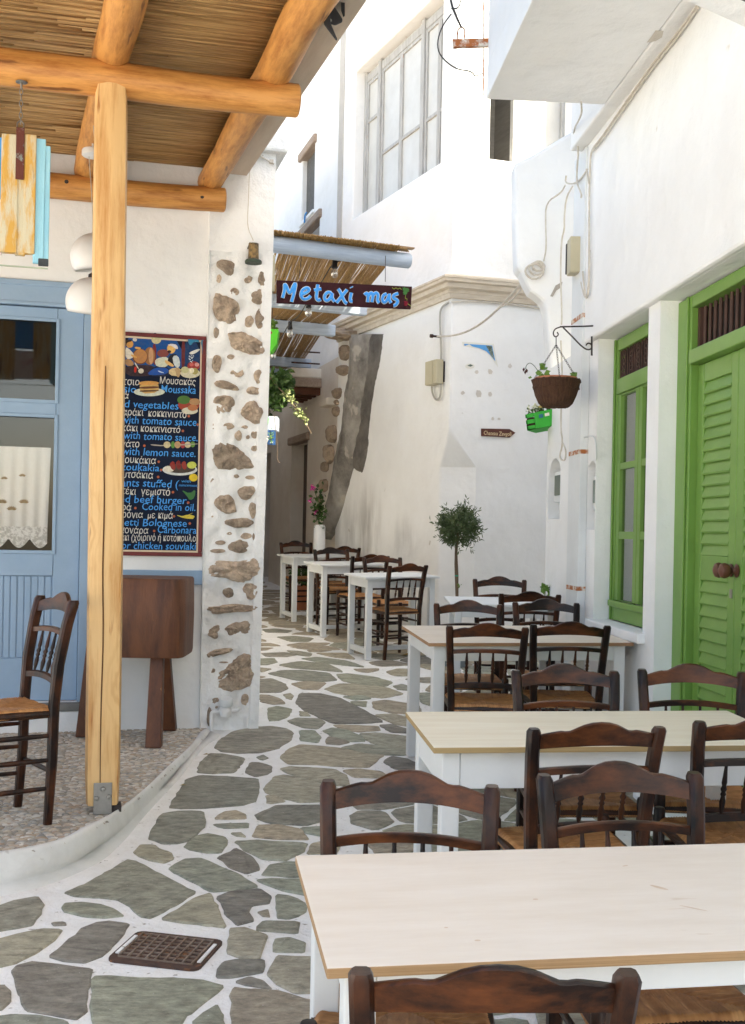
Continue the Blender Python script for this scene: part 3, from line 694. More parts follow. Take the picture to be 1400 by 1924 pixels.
# ------------------------------------------------------------------ taverna terrace: pebble paving, kerb
poly_t = [v.to_2d() for v in smooth_path(kt, 2)]
# close along the taverna wall
aL = 4.2
wl0 = FW.w(-0.02, 0.02, 0).to_2d(); wl1 = FW.w(aL, 0.02, 0).to_2d()
left_far = Vector((wl1.x - 0.6, poly_t[0].y))
tpoly = poly_t + [wl0, wl1, left_far]
mb = MB(); mb.prism([(p.x, p.y) for p in tpoly], -0.3, TZ - 0.008, 'z')
terrace = tag(mb.build('terrace', mat('grey_grout', (0.36, 0.32, 0.27), (0.28, 0.245, 0.205), rough=0.95, scale=12, bump=0.5, bscale=80)), kind='structure', label='raised terrace paved with small pebbles')
# pebbles: laid on edge, in rows
me_v, me_f, tones = [], [], []
rg = random.Random(5); ex, ey = FW.ea.to_2d(), FW.eb.to_2d(); row = 0; bb = 0.03
while bb < 4.2:
    aa = -0.3 + rg.random() * 0.03
    dy = 0.0135 + 0.002 * rg.random()
    while aa < 3.4:
        L = 0.026 + 0.022 * rg.random(); c = Vector((FW.o.x, FW.o.y)) + ex * (aa + L / 2) + ey * (bb + (rg.random() - 0.5) * 0.006)
        aa += L + 0.0025
        joint = min(abs(((aa + 0.15 * 0) % 0.6) - 0.3), abs((bb % 0.6) - 0.3))
        if joint < 0.006: continue
        if not inside(c, tpoly): continue
        # out of the picture to the left: skip
        if c.x < -0.62 * c.y: continue
        ang = (rg.random() - 0.5) * 0.45; u = (ex * math.cos(ang) + ey * math.sin(ang)); v_ = Vector((-u.y, u.x))
        ha, hb, hz = L * 0.5, dy * (0.46 + 0.12 * rg.random()), 0.004 + 0.003 * rg.random()
        n0 = len(me_v)
        for k in range(7):
            t = 2 * math.pi * k / 7 + rg.random() * 0.3; p = c + u * math.cos(t) * ha + v_ * math.sin(t) * hb; me_v.append((p.x, p.y, TZ - 0.009))
        for k in range(7):
            q = me_v[n0 + k]; p = c.lerp(Vector((q[0], q[1])), 0.72); me_v.append((p.x, p.y, TZ - 0.009 + hz * 0.9 + 0.002))
        me_f += [(n0 + k, n0 + (k + 1) % 7, n0 + 7 + (k + 1) % 7, n0 + 7 + k) for k in range(7)] + [tuple(range(n0 + 7, n0 + 14))]
        tones += [rg.random()] * 14
    bb += dy; row += 1
me = bpy.data.meshes.new('pebble_paving'); me.from_pydata(me_v, [], me_f); me.materials.append(PEBBLE)
at_ = me.attributes.new('tone', 'FLOAT', 'POINT'); at_.data.foreach_set('value', tones)
for p in me.polygons: p.use_smooth = True
po = bpy.data.objects.new('pebble_paving', me); COL.objects.link(po); po.parent = terrace
po.matrix_parent_inverse = Matrix.Identity(4); po.matrix_basis = PM[terrace].inverted(); tag(po, kind='stuff')
# kerb: a plastered edge with a soft foot
ktS, kbS = smooth_path(kt, 3), smooth_path(kb, 3); n = min(len(ktS), len(kbS))
mb = MB(); rows = []
for i in range(n):
    T, B = ktS[i], kbS[i]; d = (B - T); d.z = 0; wd = d.length; dn = d.normalized() if wd > 1e-4 else Vector((1, -0.3, 0))
    g = lambda p: gz(p.y)
    wob = 0.006 * noise.noise((i * 0.25, 0, 1)); T2 = T - dn * 0.03
    Bz = Vector((B.x, B.y, gz(B.y) + 0.004)); hgt = max(T.z - Bz.z, 0.005)
    pts = [T2 + Vector((0, 0, -0.05)), T2 + Vector((0, 0, 0.006)), T + Vector((0, 0, 0.010 + wob)), T + dn * (0.35 * wd) + Vector((0, 0, -0.06 * hgt + wob)),
           T + dn * (0.62 * wd) + Vector((0, 0, -0.45 * hgt)), T + dn * (0.74 * wd) + Vector((0, 0, -0.78 * hgt)), Vector((B.x, B.y, gz(B.y) + 0.02)) - dn * 0.02, Bz + dn * 0.05, Bz + dn * 0.06 + Vector((0, 0, -0.03))]
    rows.append(pts)
k = len(rows[0])
for r_ in rows: mb.v += [Vector(p) for p in r_]
for i in range(n - 1):
    for j in range(k - 1): mb.f.append((i * k + j, i * k + j + 1, (i + 1) * k + j + 1, (i + 1) * k + j))
tag(mb.build('kerb', KERB, smooth='all'), kind='structure', label='curved whitewashed kerb edging the pebble terrace')

# ------------------------------------------------------------------ taverna building
tav = thing('taverna_building', 'white taverna with pale blue door, painted menu and rubble stone corner', 'building', FW.w(0, 0, 0))
dR = FW.px(163, 1200)[0]                        # right edge of the blue frame
dT = FW.px(150, 533)[1]; dB = FW.px(150, 1318)[1]
dL = dR + 1.35
mb = MB(FW.M); wall_holes(mb, 0.0, aL, -0.3, 4.15, [(dR, dL, dB, dT, 0.14)], depth=6)
mb.build('wall', PL, tav, weld=True, bevel=0.012)
MB(FW.M).box(0.25, aL - 0.1, -5.9, -0.35, 4.152, 4.20).build('added_roof_cover', mat('dull_roof_cover', (0.30, 0.25, 0.20), (0.24, 0.20, 0.16), rough=0.95, bump=0.4), tav)  # unseen dull cover, added to cut light bouncing off the white roof
MB(FW.M).box(dR - 0.1, dL + 0.1, -1.6, -0.9, dB - 0.1, dT + 0.1).build('dark_room', DARK, tav)
# low plinth and stone step under the door
MB(FW.M).box(dR + 0.02, dL + 0.3, -0.05, 0.05, TZ - 0.05, dB - 0.055).build('plinth', PL, tav, bevel=0.01)
MB(FW.M).box(dR - 0.02, dL + 0.3, -0.12, 0.06, dB - 0.053, dB - 0.004).build('door_step', SILL, tav, bevel=0.006)
# blue door: casing, leaf, panes, grooved panel
door = MB(FW.M)
e = 0.002
fx = FW.px(140, 800)[0] - dR
door.box(dR, dR + 0.055, -0.10, 0.012, dB, dT); door.box(dL - 0.055, dL, -0.10, 0.012, dB, dT)
tz1 = FW.px(60, 572)[1]
door.box(dR + 0.055, dL - 0.055, -0.10, 0.010, tz1 + 0.0, dT)
dr = door.build('door', BLUE, tav, bevel=0.004)
MB(FW.M).box(dR - 0.006, dL, -0.02, 0.022, dT - 0.035, dT + 0.0).build('door_moulding', BLUE, dr, bevel=0.006)
MB(FW.M).box(dR + 0.02, dL, -0.02, 0.018, tz1 - 0.006, tz1 + 0.018).build('door_moulding', BLUE, dr, bevel=0.006)
sr = FW.px(103, 900)[0]                           # right edge of the glass
g1t, g1b = FW.px(60, 598)[1], FW.px(60, 752)[1]; g2t, g2b = FW.px(60, 780)[1], FW.px(60, 1037)[1]
p3t, p3b = FW.px(60, 1082)[1], FW.px(60, 1238)[1]
sl_ = sr + 0.55
lf = MB(FW.M)
b0, b1 = -0.085, -0.035
lf.box(dR + 0.057, sr, b0, b1, dB + 0.004, tz1 - 0.008); lf.box(sl_, dL - 0.057, b0, b1, dB + 0.004, tz1 - 0.008)
for lo, hi in ((g1t, tz1 - 0.008), (g2t, g1b), (p3t, g2b), (dB + 0.004, p3b)): lf.box(sr + e, sl_ - e, b0 + 0.001, b1 - 0.001, lo, hi)
leaf = lf.build('door_leaf', BLUE, dr, bevel=0.004)
for (t_, b_) in ((g1t, g1b), (g2t, g2b)):
    fr = MB(FW.M)
    fr.box(sr - 0.012, sr + 0.010, b1, b1 + 0.012, b_ - 0.012, t_ + 0.012); fr.box(sl_ - 0.010, sl_ + 0.012, b1, b1 + 0.012, b_ - 0.012, t_ + 0.012)
    fr.box(sr + 0.0105, sl_ - 0.0105, b1, b1 + 0.011, t_ - 0.010, t_ + 0.012); fr.box(sr + 0.0105, sl_ - 0.0105, b1, b1 + 0.011, b_ - 0.012, b_ + 0.010)
    fr.build('glazing_bead', BLUE, dr, bevel=0.003)
    MB(FW.M).box(sr - 0.004, sl_ + 0.004, -0.062, -0.058, b_ - 0.004, t_ + 0.004).build('pane', GLASS, dr)
MB(FW.M).box(sr - 0.002, sl_ + 0.002, -0.078, -0.060, p3b, p3t).build('door_panel', BLUE, dr)
for i in range(14):
    x = sr + 0.01 + i * 0.042
    if x > sl_ - 0.02: break
    MB(FW.M).box(x, x + 0.036, -0.061, -0.052 + 0.002 * (i % 2), p3b + 0.002, p3t - 0.002).build('grooved_board', BLUE, dr, bevel=0.005)
# linen curtain hung behind the lower pane
ct, cb = FW.px(50, 838)[1], FW.px(50, 1037)[1]
cr_ = FW.px(97, 900, -0.1)[0]
curt = thing('lace_curtain', 'cream linen half curtain with lace edge behind the blue door glass', 'curtain', FW.w(cr_ + 0.2, -0.1, cb))
mb = MB(FW.M); nx, nz = 30, 14; zc = FW.px(50, 990)[1]
for j in range(nz + 1):
    for i in range(nx + 1):
        a = cr_ + 0.008 + 0.40 * i / nx; z = ct + (zc - ct) * j / nz
        a += 0.012 * (j / nz) * (1 - i / nx)
        mb.v.append(Vector((a, -0.10 + 0.006 * math.sin(i * 1.1) * (0.4 + j / nz), z)))
for j in range(nz):
    for i in range(nx): q = j * (nx + 1) + i; mb.f.append((q, q + 1, q + nx + 2, q + nx + 1))
mb.build('linen_panel', LACE, curt, smooth='all')
mb = MB(FW.M)
for i in range(41):
    a = cr_ + 0.020 + 0.39 * i / 40; dip = 0.115 * (1 - 0.45 * abs(math.sin(math.pi * (i / 40 * 5.2)))) if True else 0
    mb.v += [Vector((a, -0.099, zc + 0.003)), Vector((a, -0.099, zc - 0.075 - 0.06 * abs(math.sin(math.pi * i / 40 * 3.0 + 0.5))))]
for i in range(40): mb.f.append((2 * i, 2 * i + 2, 2 * i + 3, 2 * i + 1))
mb.build('lace_border', LACE2, curt)
mb = MB(FW.M)
for (x, y, s_, fl_) in ((4, 945, 1, 1), (22, 958, 1, 1), (45, 945, 1, -1), (8, 900, 0.7, 1), (42, 895, 0.7, -1), (-30, 945, 1, -1)):
    a, c = FW.px(x, y, -0.095)
    for k in range(7):
        t = (k - 3) * 0.42; L = 0.035 * s_; p0 = Vector((a, -0.092, c)); d = Vector((math.sin(t) * L * fl_, 0, math.cos(t) * L * 0.8)); nn = Vector((d.z, 0, -d.x)) * 0.22
        mb.add([p0, p0 + d * 0.5 + nn, p0 + d, p0 + d * 0.5 - nn], [(0, 1, 2, 3)])
mb.build('embroidery', EMB, curt)
# blue rail along the wall
z0, z1 = FW.px(300, 1098)[1], FW.px(300, 1071)[1]
MB(FW.M).box(0.012, dR - 0.012, -0.02, 0.03, z0, z1).build('wall_rail', BLUE, tav, bevel=0.004)
# rubble stone corner
pier_b = 0.06
aR = FW.px(489, 1200, pier_b)[0]
aRt = FW.px(519, 320, pier_b)[0]
zt_ = FW.px(470, 480, pier_b)[1]
mb = MB(FW.M); nx, nz = 34, 170; z0p = -0.2; z1p = FW.px(470, 270, pier_b)[1] + 0.12
for j in range(nz + 1):
    for i in range(nx + 1):
        t = j / nz; ar = aR + (aRt - aR) * max(0, (z0p + (z1p - z0p) * t - 0.3)) / (z1p - 0.3)
        a = 0.03 + (ar - 0.03) * i / nx; z = z0p + (z1p - z0p) * t
        inner = 1.0 if 0.02 < i / nx < 0.84 else 0.0
        dep = pier_b - (0.016 * inner if z < zt_ else 0.0)
        bmp = 0.026 * noise.noise((a * 7, z * 7, 2)) + 0.018 * noise.noise((a * 20, z * 20, 5)) if inner and z < zt_ else 0.004 * noise.noise((a * 5, z * 5, 2))
        mb.v.append(Vector((a, dep + bmp, z)))
for j in range(nz):
    for i in range(nx): q = j * (nx + 1) + i; mb.f.append((q, q + 1, q + nx + 2, q + nx + 1))
# closing sides
fr_l = [j * (nx + 1) for j in range(nz + 1)]; fr_r = [j * (nx + 1) + nx for j in range(nz + 1)]
for col in (fr_l, fr_r):
    base = len(mb.v); bk = -0.05 if col is fr_l else -1.5
    for i_ in col: v = mb.v[i_]; mb.v.append(Vector((v.x + (0.0 if col is fr_l else 0.18), bk, v.z)))
    for j in range(nz): mb.f.append((col[j], col[j + 1], base + j + 1, base + j))
top = [nz * (nx + 1) + i for i in range(nx + 1)]; base = len(mb.v)
for i_ in top: v = mb.v[i_]; mb.v.append(Vector((v.x, -1.0, v.z)))
for i in range(nx): mb.f.append((top[i], top[i + 1], base + i + 1, base + i))
pier = mb.build('stone_corner', PLW, tav, smooth=True)
A7 = (380, 470, 4.093); A8 = (380, 900, 4.008)
SP7 = [[(115,90),(150,75),(230,90),(252,125),(232,185),(205,195),(150,155),(120,125)], [(92,345),(130,335),(190,365),(275,410),(278,470),(250,545),(190,555),(90,525)],
 [(205,650),(250,630),(340,640),(430,690),(468,750),(460,795),(400,805),(330,790),(250,755),(215,705)], [(105,1005),(160,1005),(240,1025),(280,1060),(260,1085),(190,1070),(105,1050)],
 [(80,1135),(170,1122),(235,1140),(252,1190),(210,1250),(150,1270),(95,1230)], [(300,1230),(330,1185),(390,1160),(440,1185),(458,1250),(435,1345),(380,1320),(310,1275)],
 [(88,1530),(140,1475),(230,1500),(320,1570),(370,1630),(388,1675),(270,1675),(130,1680),(95,1620)], [(270,1850),(320,1815),(400,1815),(405,1850),(360,1915),(320,1920),(285,1890)]]
SE7 = [(125,220,38,60),(350,215,65,65),(458,225,50,110),(250,322,60,50),(430,360,110,95),(358,555,65,80),(440,545,55,155),(108,638,35,85),(218,822,50,35),(112,870,70,118),(270,945,95,55),(430,970,60,100),(400,1080,115,55),(82,1340,24,70),(195,1357,85,45),(325,1362,45,25),(278,1425,52,65),(350,1438,25,28),(410,1418,60,65),(405,1525,55,40),(155,1747,45,28),(258,1738,45,28),(368,1748,65,28),(80,1790,35,65),(215,1800,45,35)]
SP8 = [[(85,185),(130,130),(200,118),(235,160),(255,245),(175,262),(120,225)], [(50,690),(80,635),(180,615),(270,630),(370,600),(412,615),(412,715),(350,750),(270,775),(200,740),(60,735)],
 [(50,960),(120,965),(230,935),(330,955),(400,950),(398,990),(300,1000),(200,1000),(110,1018),(52,1005)], [(45,1150),(80,1110),(140,1100),(140,1120),(110,1150),(120,1190),(95,1205),(45,1175)],
 [(172,1120),(210,1095),(320,1070),(355,1085),(380,1150),(310,1165),(230,1180),(180,1165)], [(38,1320),(90,1285),(225,1272),(228,1300),(130,1320),(45,1350)],
 [(105,1520),(130,1450),(200,1410),(260,1350),(340,1318),(380,1370),(378,1480),(350,1560),(230,1585),(120,1570)]]
SE8 = [(380,235,50,105),(88,290,42,32),(280,330,185,60),(205,410,50,22),(330,428,75,40),(390,460,35,95),(138,480,60,28),(275,510,140,85),(120,542,105,28),(195,855,78,65),(360,845,105,110),(80,810,22,22),(318,1220,45,18),(65,1440,60,38),(160,1380,60,12),(95,1680,75,85),(55,1790,40,120),(175,1670,35,70),(320,1665,55,80)]
stones = [crop(*A7, p) for p in SP7] + [crop(*A8, p) for p in SP8]
rg = random.Random(3)
for A, S in ((A7, SE7), (A8, SE8)):
    for x, y, w_, h_ in S:
        p = []
        for k in range(7):
            t = 2 * math.pi * (k + rg.random() * 0.5) / 7; rr = 0.52 + 0.13 * rg.random(); p.append((x + math.cos(t) * w_ * rr, y + math.sin(t) * h_ * rr))
        stones.append(crop(*A, p))
for i_, s_ in enumerate(stones):
    cx_ = sum(q[0] for q in s_) / len(s_); cy_ = sum(q[1] for q in s_) / len(s_); stones[i_] = [(cx_ + (x - cx_) * 1.10, cy_ + (y - cy_) * 1.10) for x, y in s_]
def rock(fr, pts, b, th, name, m, parent, seed=0, frag=0.012):
    q = [Vector(fr.px(x, y, b)) for x, y in pts]; q = chaikin(chaikin(q, 1, 0.24), 1, 0.4 if len(pts) < 8 else 0.33)
    c = sum(q, Vector((0, 0))) / len(q); n = len(q); mb = MB(fr.M)
    size = max((p - c).length for p in q)
    mb2 = []
    rings = [(1.0, -0.03), (1.0, th * 0.25), (0.93, th * 0.8), (0.72, th * 1.15), (0.4, th * 1.25)]
    for s_, o in rings:
        for p in q:
            r_ = c.lerp(p, s_); d = min(th, size * 0.3) / max(th, 1e-6)
            nz_ = noise.noise((r_.x * 18 + seed, r_.y * 18, seed)) * frag * 2.0 * d + noise.noise((r_.x * 50 + seed, r_.y * 50, seed)) * frag * 1.3 * d
            if o < 0: nz_ = 0
            e_ = 1 + 0.10 * noise.noise((p.x * 40, p.y * 40, seed + 3)) + 0.07 * noise.noise((p.x * 95, p.y * 95, seed + 9))
            r2 = c + (r_ - c) * e_
            mb2.append(Vector((r2.x, b + o * d + nz_, r2.y)))
    mb2.append(Vector((c.x, b + th * 1.2 * min(th, size * 0.3) / th, c.y)))
    fs = [(k * n + i, k * n + (i + 1) % n, (k + 1) * n + (i + 1) % n, (k + 1) * n + i) for k in range(len(rings) - 1) for i in range(n)]
    fs += [((len(rings) - 1) * n + i, (len(rings) - 1) * n + (i + 1) % n, len(rings) * n) for i in range(n)]
    mb.add(mb2, fs); return mb.build(name, m, parent)
for i, p in enumerate(stones): rock(FW, p, pier_b - 0.022, 0.026, 'stone', ROCK, pier, seed=i * 3.7, frag=0.016)
# roof cap at the top of the corner
mb = MB(FW.M); c0_ = FW.px(470, 285, pier_b)[1]
mb.box(aRt - 0.07, 0.22, -1.2, pier_b + 0.06, c0_, c0_ + 0.13); mb.build('parapet_cap', PLW, tav, bevel=0.02)
# water meter valve at the corner's foot
vx, vz = FW.px(424, 1315, 0.1); valve = thing('water_valve', 'whitewashed pipe and round water valve at foot of stone corner', 'valve', FW.w(vx, 0.1, TZ))
mb = MB(FW.M); a1 = FW.px(397, 1338, 0.1)[0]; z1 = FW.px(397, 1338, 0.1)[1]
mb.tube(smooth_path([(a1, 0.1, gz(7.8)), (a1, 0.1, z1 - 0.04), (a1, 0.1, z1), (a1 - 0.03, 0.1, z1 + 0.002), (vx, 0.1, z1 + 0.0)], 2), 0.011, 8)
mb.tube([(vx, 0.1, z1), (vx - 0.08, 0.1, z1 + 0.01), (vx - 0.10, 0.03, z1 + 0.01)], 0.011, 8); mb.build('pipe', PLW, valve, smooth=True)
mb = MB(FW.M); mb.lathe([(0.0, -0.045), (0.03, -0.04), (0.042, -0.01), (0.036, 0.02), (0.030, 0.035)], (vx, 0.10, z1 + 0.01), 16); mb.build('valve_body', PLW, valve, smooth=True)
X = Matrix.Rotation(R(-14), 4, 'X'); mb = MB(FW.M); mb.lathe([(0.0, 0.0), (0.045, 0.0), (0.047, 0.008), (0.045, 0.04), (0.040, 0.047), (0.0, 0.047)], (vx, 0.105, z1 + 0.045), 20, X); mb.build('valve_cap', WPAINTB, valve, smooth=True)
# ================================================================== PERGOLA
pb = onz(192, 1522, TZ)                               # foot of the post
q = pb - FW.o; bp_ = q.dot(FW.eb); ap_ = q.dot(FW.ea)
perg = thing('pergola', 'log pergola with reed ceiling over the pebble terrace', 'pergola', Vector((pb.x, pb.y, TZ)))
# front beam
aE, cE = FW.px(558, 190, bp_); aS, cS = FW.px(0, 125, bp_)
rB = 0.082
p0 = FW.w(aE, bp_, cE); p1 = FW.w(aS + 1.2, bp_, cS + (cS - cE) * 1.2 / (aS - aE))
log('front_beam', p1, p0, 0.088, 0.078, LOG, perg, seed=1)
zpost = FW.px(210, 168, bp_)[1]
# post: squared log, slightly tapered, with a long check
a_t = FW.px(209, 170, bp_)[0]; a_b = FW.px(192, 1515, bp_)[0]
hw = 0.074
M, L = axis_frame(FW.w(a_b, bp_, TZ + 0.035), FW.w(a_t, bp_, zpost + 0.02), up=FW.eb)
mb = MB(M); k = 24; n = 12; vs = []
for i in range(k + 1):
    t = i / k; w_ = 0.080 - 0.008 * abs(t - 0.25)
    for j in range(n):
        a = 2 * math.pi * (j + 0.5) / n; c_, s_ = math.cos(a), math.sin(a); f = 1 / (abs(c_) ** 5 + abs(s_) ** 5) ** 0.2
        rr = w_ * f * (1 + 0.025 * noise.noise((t * 6, c_, s_))) * (0.93 if i in (0, k) else 1)
        vs.append((t * L, rr * c_, rr * s_))
fs = [(i * n + j, i * n + (j + 1) % n, (i + 1) * n + (j + 1) % n, (i + 1) * n + j) for i in range(k) for j in range(n)] + [tuple(range(n)), tuple(range(k * n, k * n + n))]
mb.add(vs, fs); post = mb.build('post', POSTW, perg, smooth=True)
# drying check along the post, a thin dark wedge
mb = MB(M); pts = [(0.05 + i * 0.14, 0.078 * 0 + 0.0, 0.0) for i in range(16)]
vs = []
for i in range(22):
    t = 0.10 + 1.9 * i / 21; yy = 0.012 * noise.noise((t * 2.0, 3, 0)) + 0.012; w_ = 0.0016 + 0.0016 * math.sin(math.pi * i / 21)
    zf = 0.0835
    vs += [(t, yy - w_, zf), (t, yy + w_, zf), (t, yy + w_, zf - 0.02), (t, yy - w_, zf - 0.02)]
fs = []
for i in range(21):
    for j in range(4): fs.append((i * 4 + j, i * 4 + (j + 1) % 4, i * 4 + 4 + (j + 1) % 4, i * 4 + 4 + j))
mb.add(vs, fs); mb.build('drying_crack', mat('crack_dark', (0.10, 0.04, 0.012), rough=0.9, bump=0), post)
# steel shoe with three bolts
zt = FW.px(185, 1464, bp_)[1]
mb = MB(FW.M); mb.box(a_b - 0.040, a_b + 0.042, bp_ + 0.080, bp_ + 0.086, TZ + 0.0, zt); shoe = mb.build('post_shoe', STEEL, perg, bevel=0.002)
mb = MB(FW.M); mb.box(a_b - 0.036, a_b + 0.038, bp_ - 0.09, bp_ + 0.079, TZ + 0.0, TZ + 0.034); mb.build('shoe_plate', STEEL, shoe)
mb = MB(FW.M); mb.box(a_b - 0.085, a_b - 0.043, bp_ - 0.03, bp_ + 0.05, TZ + 0.0, TZ + 0.03); mb.build('shoe_foot', IRON, shoe)
for da, dz in ((0.0, zt - 0.028), (0.028, TZ + 0.075), (-0.026, TZ + 0.08)):
    mb = MB(FW.M); mb.lathe([(0.012, 0), (0.012, 0.004), (0.009, 0.010), (0, 0.011)], (a_b + da, bp_ + 0.086, dz), 8, Matrix.Rotation(R(-90), 4, 'X')); mb.build('bolt', STEEL, shoe, smooth=True)
# wall beam
rW = 0.075
a0_, c0_ = FW.px(421, 376, 0.10); a1_, c1_ = FW.px(95, 350, 0.10)
log('wall_beam', FW.w(a1_ + 2.2, 0.10, c1_ + (c1_ - c0_) * 2.2 / (a1_ - a0_)), FW.w(a0_, 0.10, c0_), 0.085, 0.078, LOG, perg, seed=4)
for x, y in ((380, 369), (125, 341)):
    a, c = FW.px(x, y, 0.18); mb = MB(FW.M); mb.lathe([(0.013, 0), (0.013, 0.006), (0.0, 0.008)], (a, 0.172, c), 10, Matrix.Rotation(R(-90), 4, 'X')); mb.build('beam_bolt', IRON, perg)
# rafters on top of both beams
def raft_c(b): return (c0_ + rW + 0.055) + ((cE + rB + 0.045) - (c0_ + rW + 0.055)) * (b - 0.10) / (bp_ - 0.10)
bF = 4.9
rE = FW.px(513, 140, bp_)[0]; rW2 = FW.px(398, 325, 0.10)[0]
slope_a = (rE - rW2) / (bp_ - 0.10)
def raf(a_at_wall, name, r0, r1, sd):
    return log(name, FW.w(a_at_wall + slope_a * -0.10, 0.0, raft_c(0.0)), FW.w(a_at_wall + slope_a * (bF - 0.10), bF, raft_c(bF)), r0, r1, LOG, perg, seed=sd)
raf(rW2, 'rafter', 0.078, 0.092, 2)
r1w = FW.px(166, 300, 0.10)[0]
def raf2(aw_, af_, sd):
    sl2 = (af_ - aw_) / (bp_ - 0.10)
    return log('rafter', FW.w(aw_ - sl2 * 0.10, 0.0, raft_c(0.0)), FW.w(aw_ + sl2 * (bF - 0.10), bF, raft_c(bF)), 0.085, 0.085, LOG, perg, seed=sd)
raf2(r1w, FW.px(213, 105, bp_)[0], 6)
raf(r1w + (r1w - rW2), 'rafter', 0.085, 0.085, 8)
# white board along the open edge and an unseen slab added to block light from above
mb = MB(FW.M)
def edge(a_at_wall, b): return a_at_wall + slope_a * (b - 0.10)
def slab(mb, da0, da1, dc0, dc1, bA=-0.2, bB=bF + 0.1):
    for bb_ in (bA, bB):
        pass
    vs = []
    for bb_ in (bA, bB):
        for d, c in ((da0, dc0), (da1, dc0), (da1, dc1), (da0, dc1)): vs.append((edge(rW2, bb_) + d, bb_, raft_c(bb_) + c))
    mb.add(vs, [(0, 1, 2, 3), (7, 6, 5, 4), (0, 4, 5, 1), (1, 5, 6, 2), (2, 6, 7, 3), (3, 7, 4, 0)])
slab(mb, -0.235, -0.058, 0.055, 0.125); mb.build('edge_board', mat('pale_plank', (0.74, 0.62, 0.50), (0.62, 0.50, 0.385), rough=0.7, scale=5, stretch=(4, 0.4, 4), bump=0.15), perg)
mb = MB(FW.M); slab(mb, -0.25, 4.0, 0.128, 0.20); mb.build('light_block_slab', mat('dull_slab_brown', (0.26, 0.18, 0.09), (0.18, 0.12, 0.06), rough=0.95, scale=9, bump=0.5), perg)  # dull brown so the added slab bounces little sunlight
# reeds, two crossing layers; lower one runs along the wall
mb = MB(FW.M); rg = random.Random(21); b = 0.0
while b < bF + 0.05:
    r_ = 0.0062 + 0.0045 * rg.random(); a = edge(rW2, b) - 0.055; end = a + 4.0
    while a < end:
        L = 0.5 + 1.3 * rg.random(); cc = raft_c(b) + 0.098 + 0.006 * rg.random(); sg = rg.uniform(-0.006, 0.006)
        e_ = min(a + L, end)
        mb.tube([(a, b, cc), ((a + e_) / 2, b + sg, cc - 0.004 * rg.random()), (e_, b + rg.uniform(-0.003, 0.003), cc)], [r_, r_ * 0.97, r_ * 0.92], n=5, caps=True)
        a = e_ + 0.004
    b += r_ * 2 * 0.97
tag(mb.build('reed_ceiling', REED, perg, smooth='all'), kind='stuff')

# ================================================================== THINGS ON THE TERRACE
# painted menu board
mR, mT = FW.px(387, 632, 0.03); mRb, mB_ = FW.px(380, 1046, 0.03); mL = FW.px(172, 700, 0.03)[0]
menu = thing('menu_board', 'dark blue hand painted Greek and English menu board in red frame', 'menu board', FW.w((mR + mL) / 2, 0, mB_))
mR = (mR + mRb) / 2
MB(FW.M).box(mR + 0.02, mL - 0.02, 0.001, 0.018, mB_ + 0.02, mT - 0.02).build('board', mat('menu_navy', (0.0045, 0.0075, 0.02), (0.008, 0.015, 0.036), rough=0.55, scale=6, bump=0.1, spec=0.1), menu)
RED = mat('red_frame_paint', (0.16, 0.012, 0.012), (0.10, 0.008, 0.009), rough=0.4, scale=9, bump=0.15)
fw_ = 0.026
for (x0, x1, z0, z1) in ((mR, mL, mT - fw_, mT), (mR, mL, mB_, mB_ + fw_)): MB(FW.M).box(x0, x1, 0.001, 0.030, z0, z1).build('frame_rail', RED, menu, bevel=0.004)
for (x0, x1) in ((mR, mR + fw_), (mL - fw_, mL)): MB(FW.M).box(x0, x1, 0.001, 0.0295, mB_ + fw_ + 0.001, mT - fw_ - 0.001).build('frame_rail', RED, menu, bevel=0.004)
il = 0.012
for (x0, x1, z0, z1) in ((mR + fw_, mL - fw_, mT - fw_ - il, mT - fw_), (mR + fw_, mL - fw_, mB_ + fw_, mB_ + fw_ + il), (mR + fw_, mR + fw_ + il * 0.8, mB_ + fw_ + il, mT - fw_ - il), (mL - fw_ - il, mL - fw_, mB_ + fw_ + il, mT - fw_ - il)):
    MB(FW.M).box(x0, x1, 0.017, 0.021, z0, z1).build('inner_border', mat('cream_border', (0.62, 0.50, 0.36), rough=0.6, bump=0), menu)
A2 = (0, 560, 2.692)
MW = mat('menu_white', (0.62, 0.60, 0.56), (0.50, 0.48, 0.45), rough=0.6, bump=0); MBL = mat('menu_blue', (0.05, 0.33, 0.76), (0.03, 0.24, 0.65), rough=0.6, bump=0)
TB = 0.0195
rows = [("Παστίτσιο", 500, 705, 437, 0), ("Μουσακάς", 808, 990, 437, 0), ("Pastitsio", 490, 690, 474, 1), ("Moussaka", 815, 990, 480, 1), ("κά", 600, 652, 508, 0),
 ("Stuffed vegetables", 500, 903, 555, 1), ("Μοσχαράκι  κοκκινιστό", 510, 943, 597, 0), ("Beef with tomato sauce.", 510, 1003, 638, 1), ("Κατσικάκι κοκκινιστό", 505, 912, 675, 0),
 ("Goat with tomato sauce.", 510, 1000, 716, 1), ("Λεμονάτο", 510, 705, 752, 0), ("Beef with lemon sauce.", 510, 990, 797, 1), ("Σουτζουκάκια", 510, 790, 834, 0), ("Soutzoukakia.", 510, 815, 872, 1),
 ("Παπουτσάκια", 510, 775, 909, 0), ("Eggplants stuffed (", 500, 905, 954, 1), ("Μπιφτέκι  γεμιστό", 510, 860, 994, 0), ("Stuffed beef burger.", 500, 952, 1036, 1), ("Λαδερά", 515, 665, 1072, 0), ("Cooked in oil.", 718, 988, 1074, 1),
 ("Μακαρόνια  με κιμά", 510, 875, 1112, 0), ("Spaghetti Bolognese", 500, 945, 1153, 1), ("Καρμπονάρα", 510, 750, 1190, 0), ("Carbonara", 797, 993, 1190, 1), ("Σουβλάκι (χοιρινό ή κοτόπουλο)", 505, 1000, 1228, 0), ("Pork or chicken souvlaki", 505, 992, 1270, 1)]
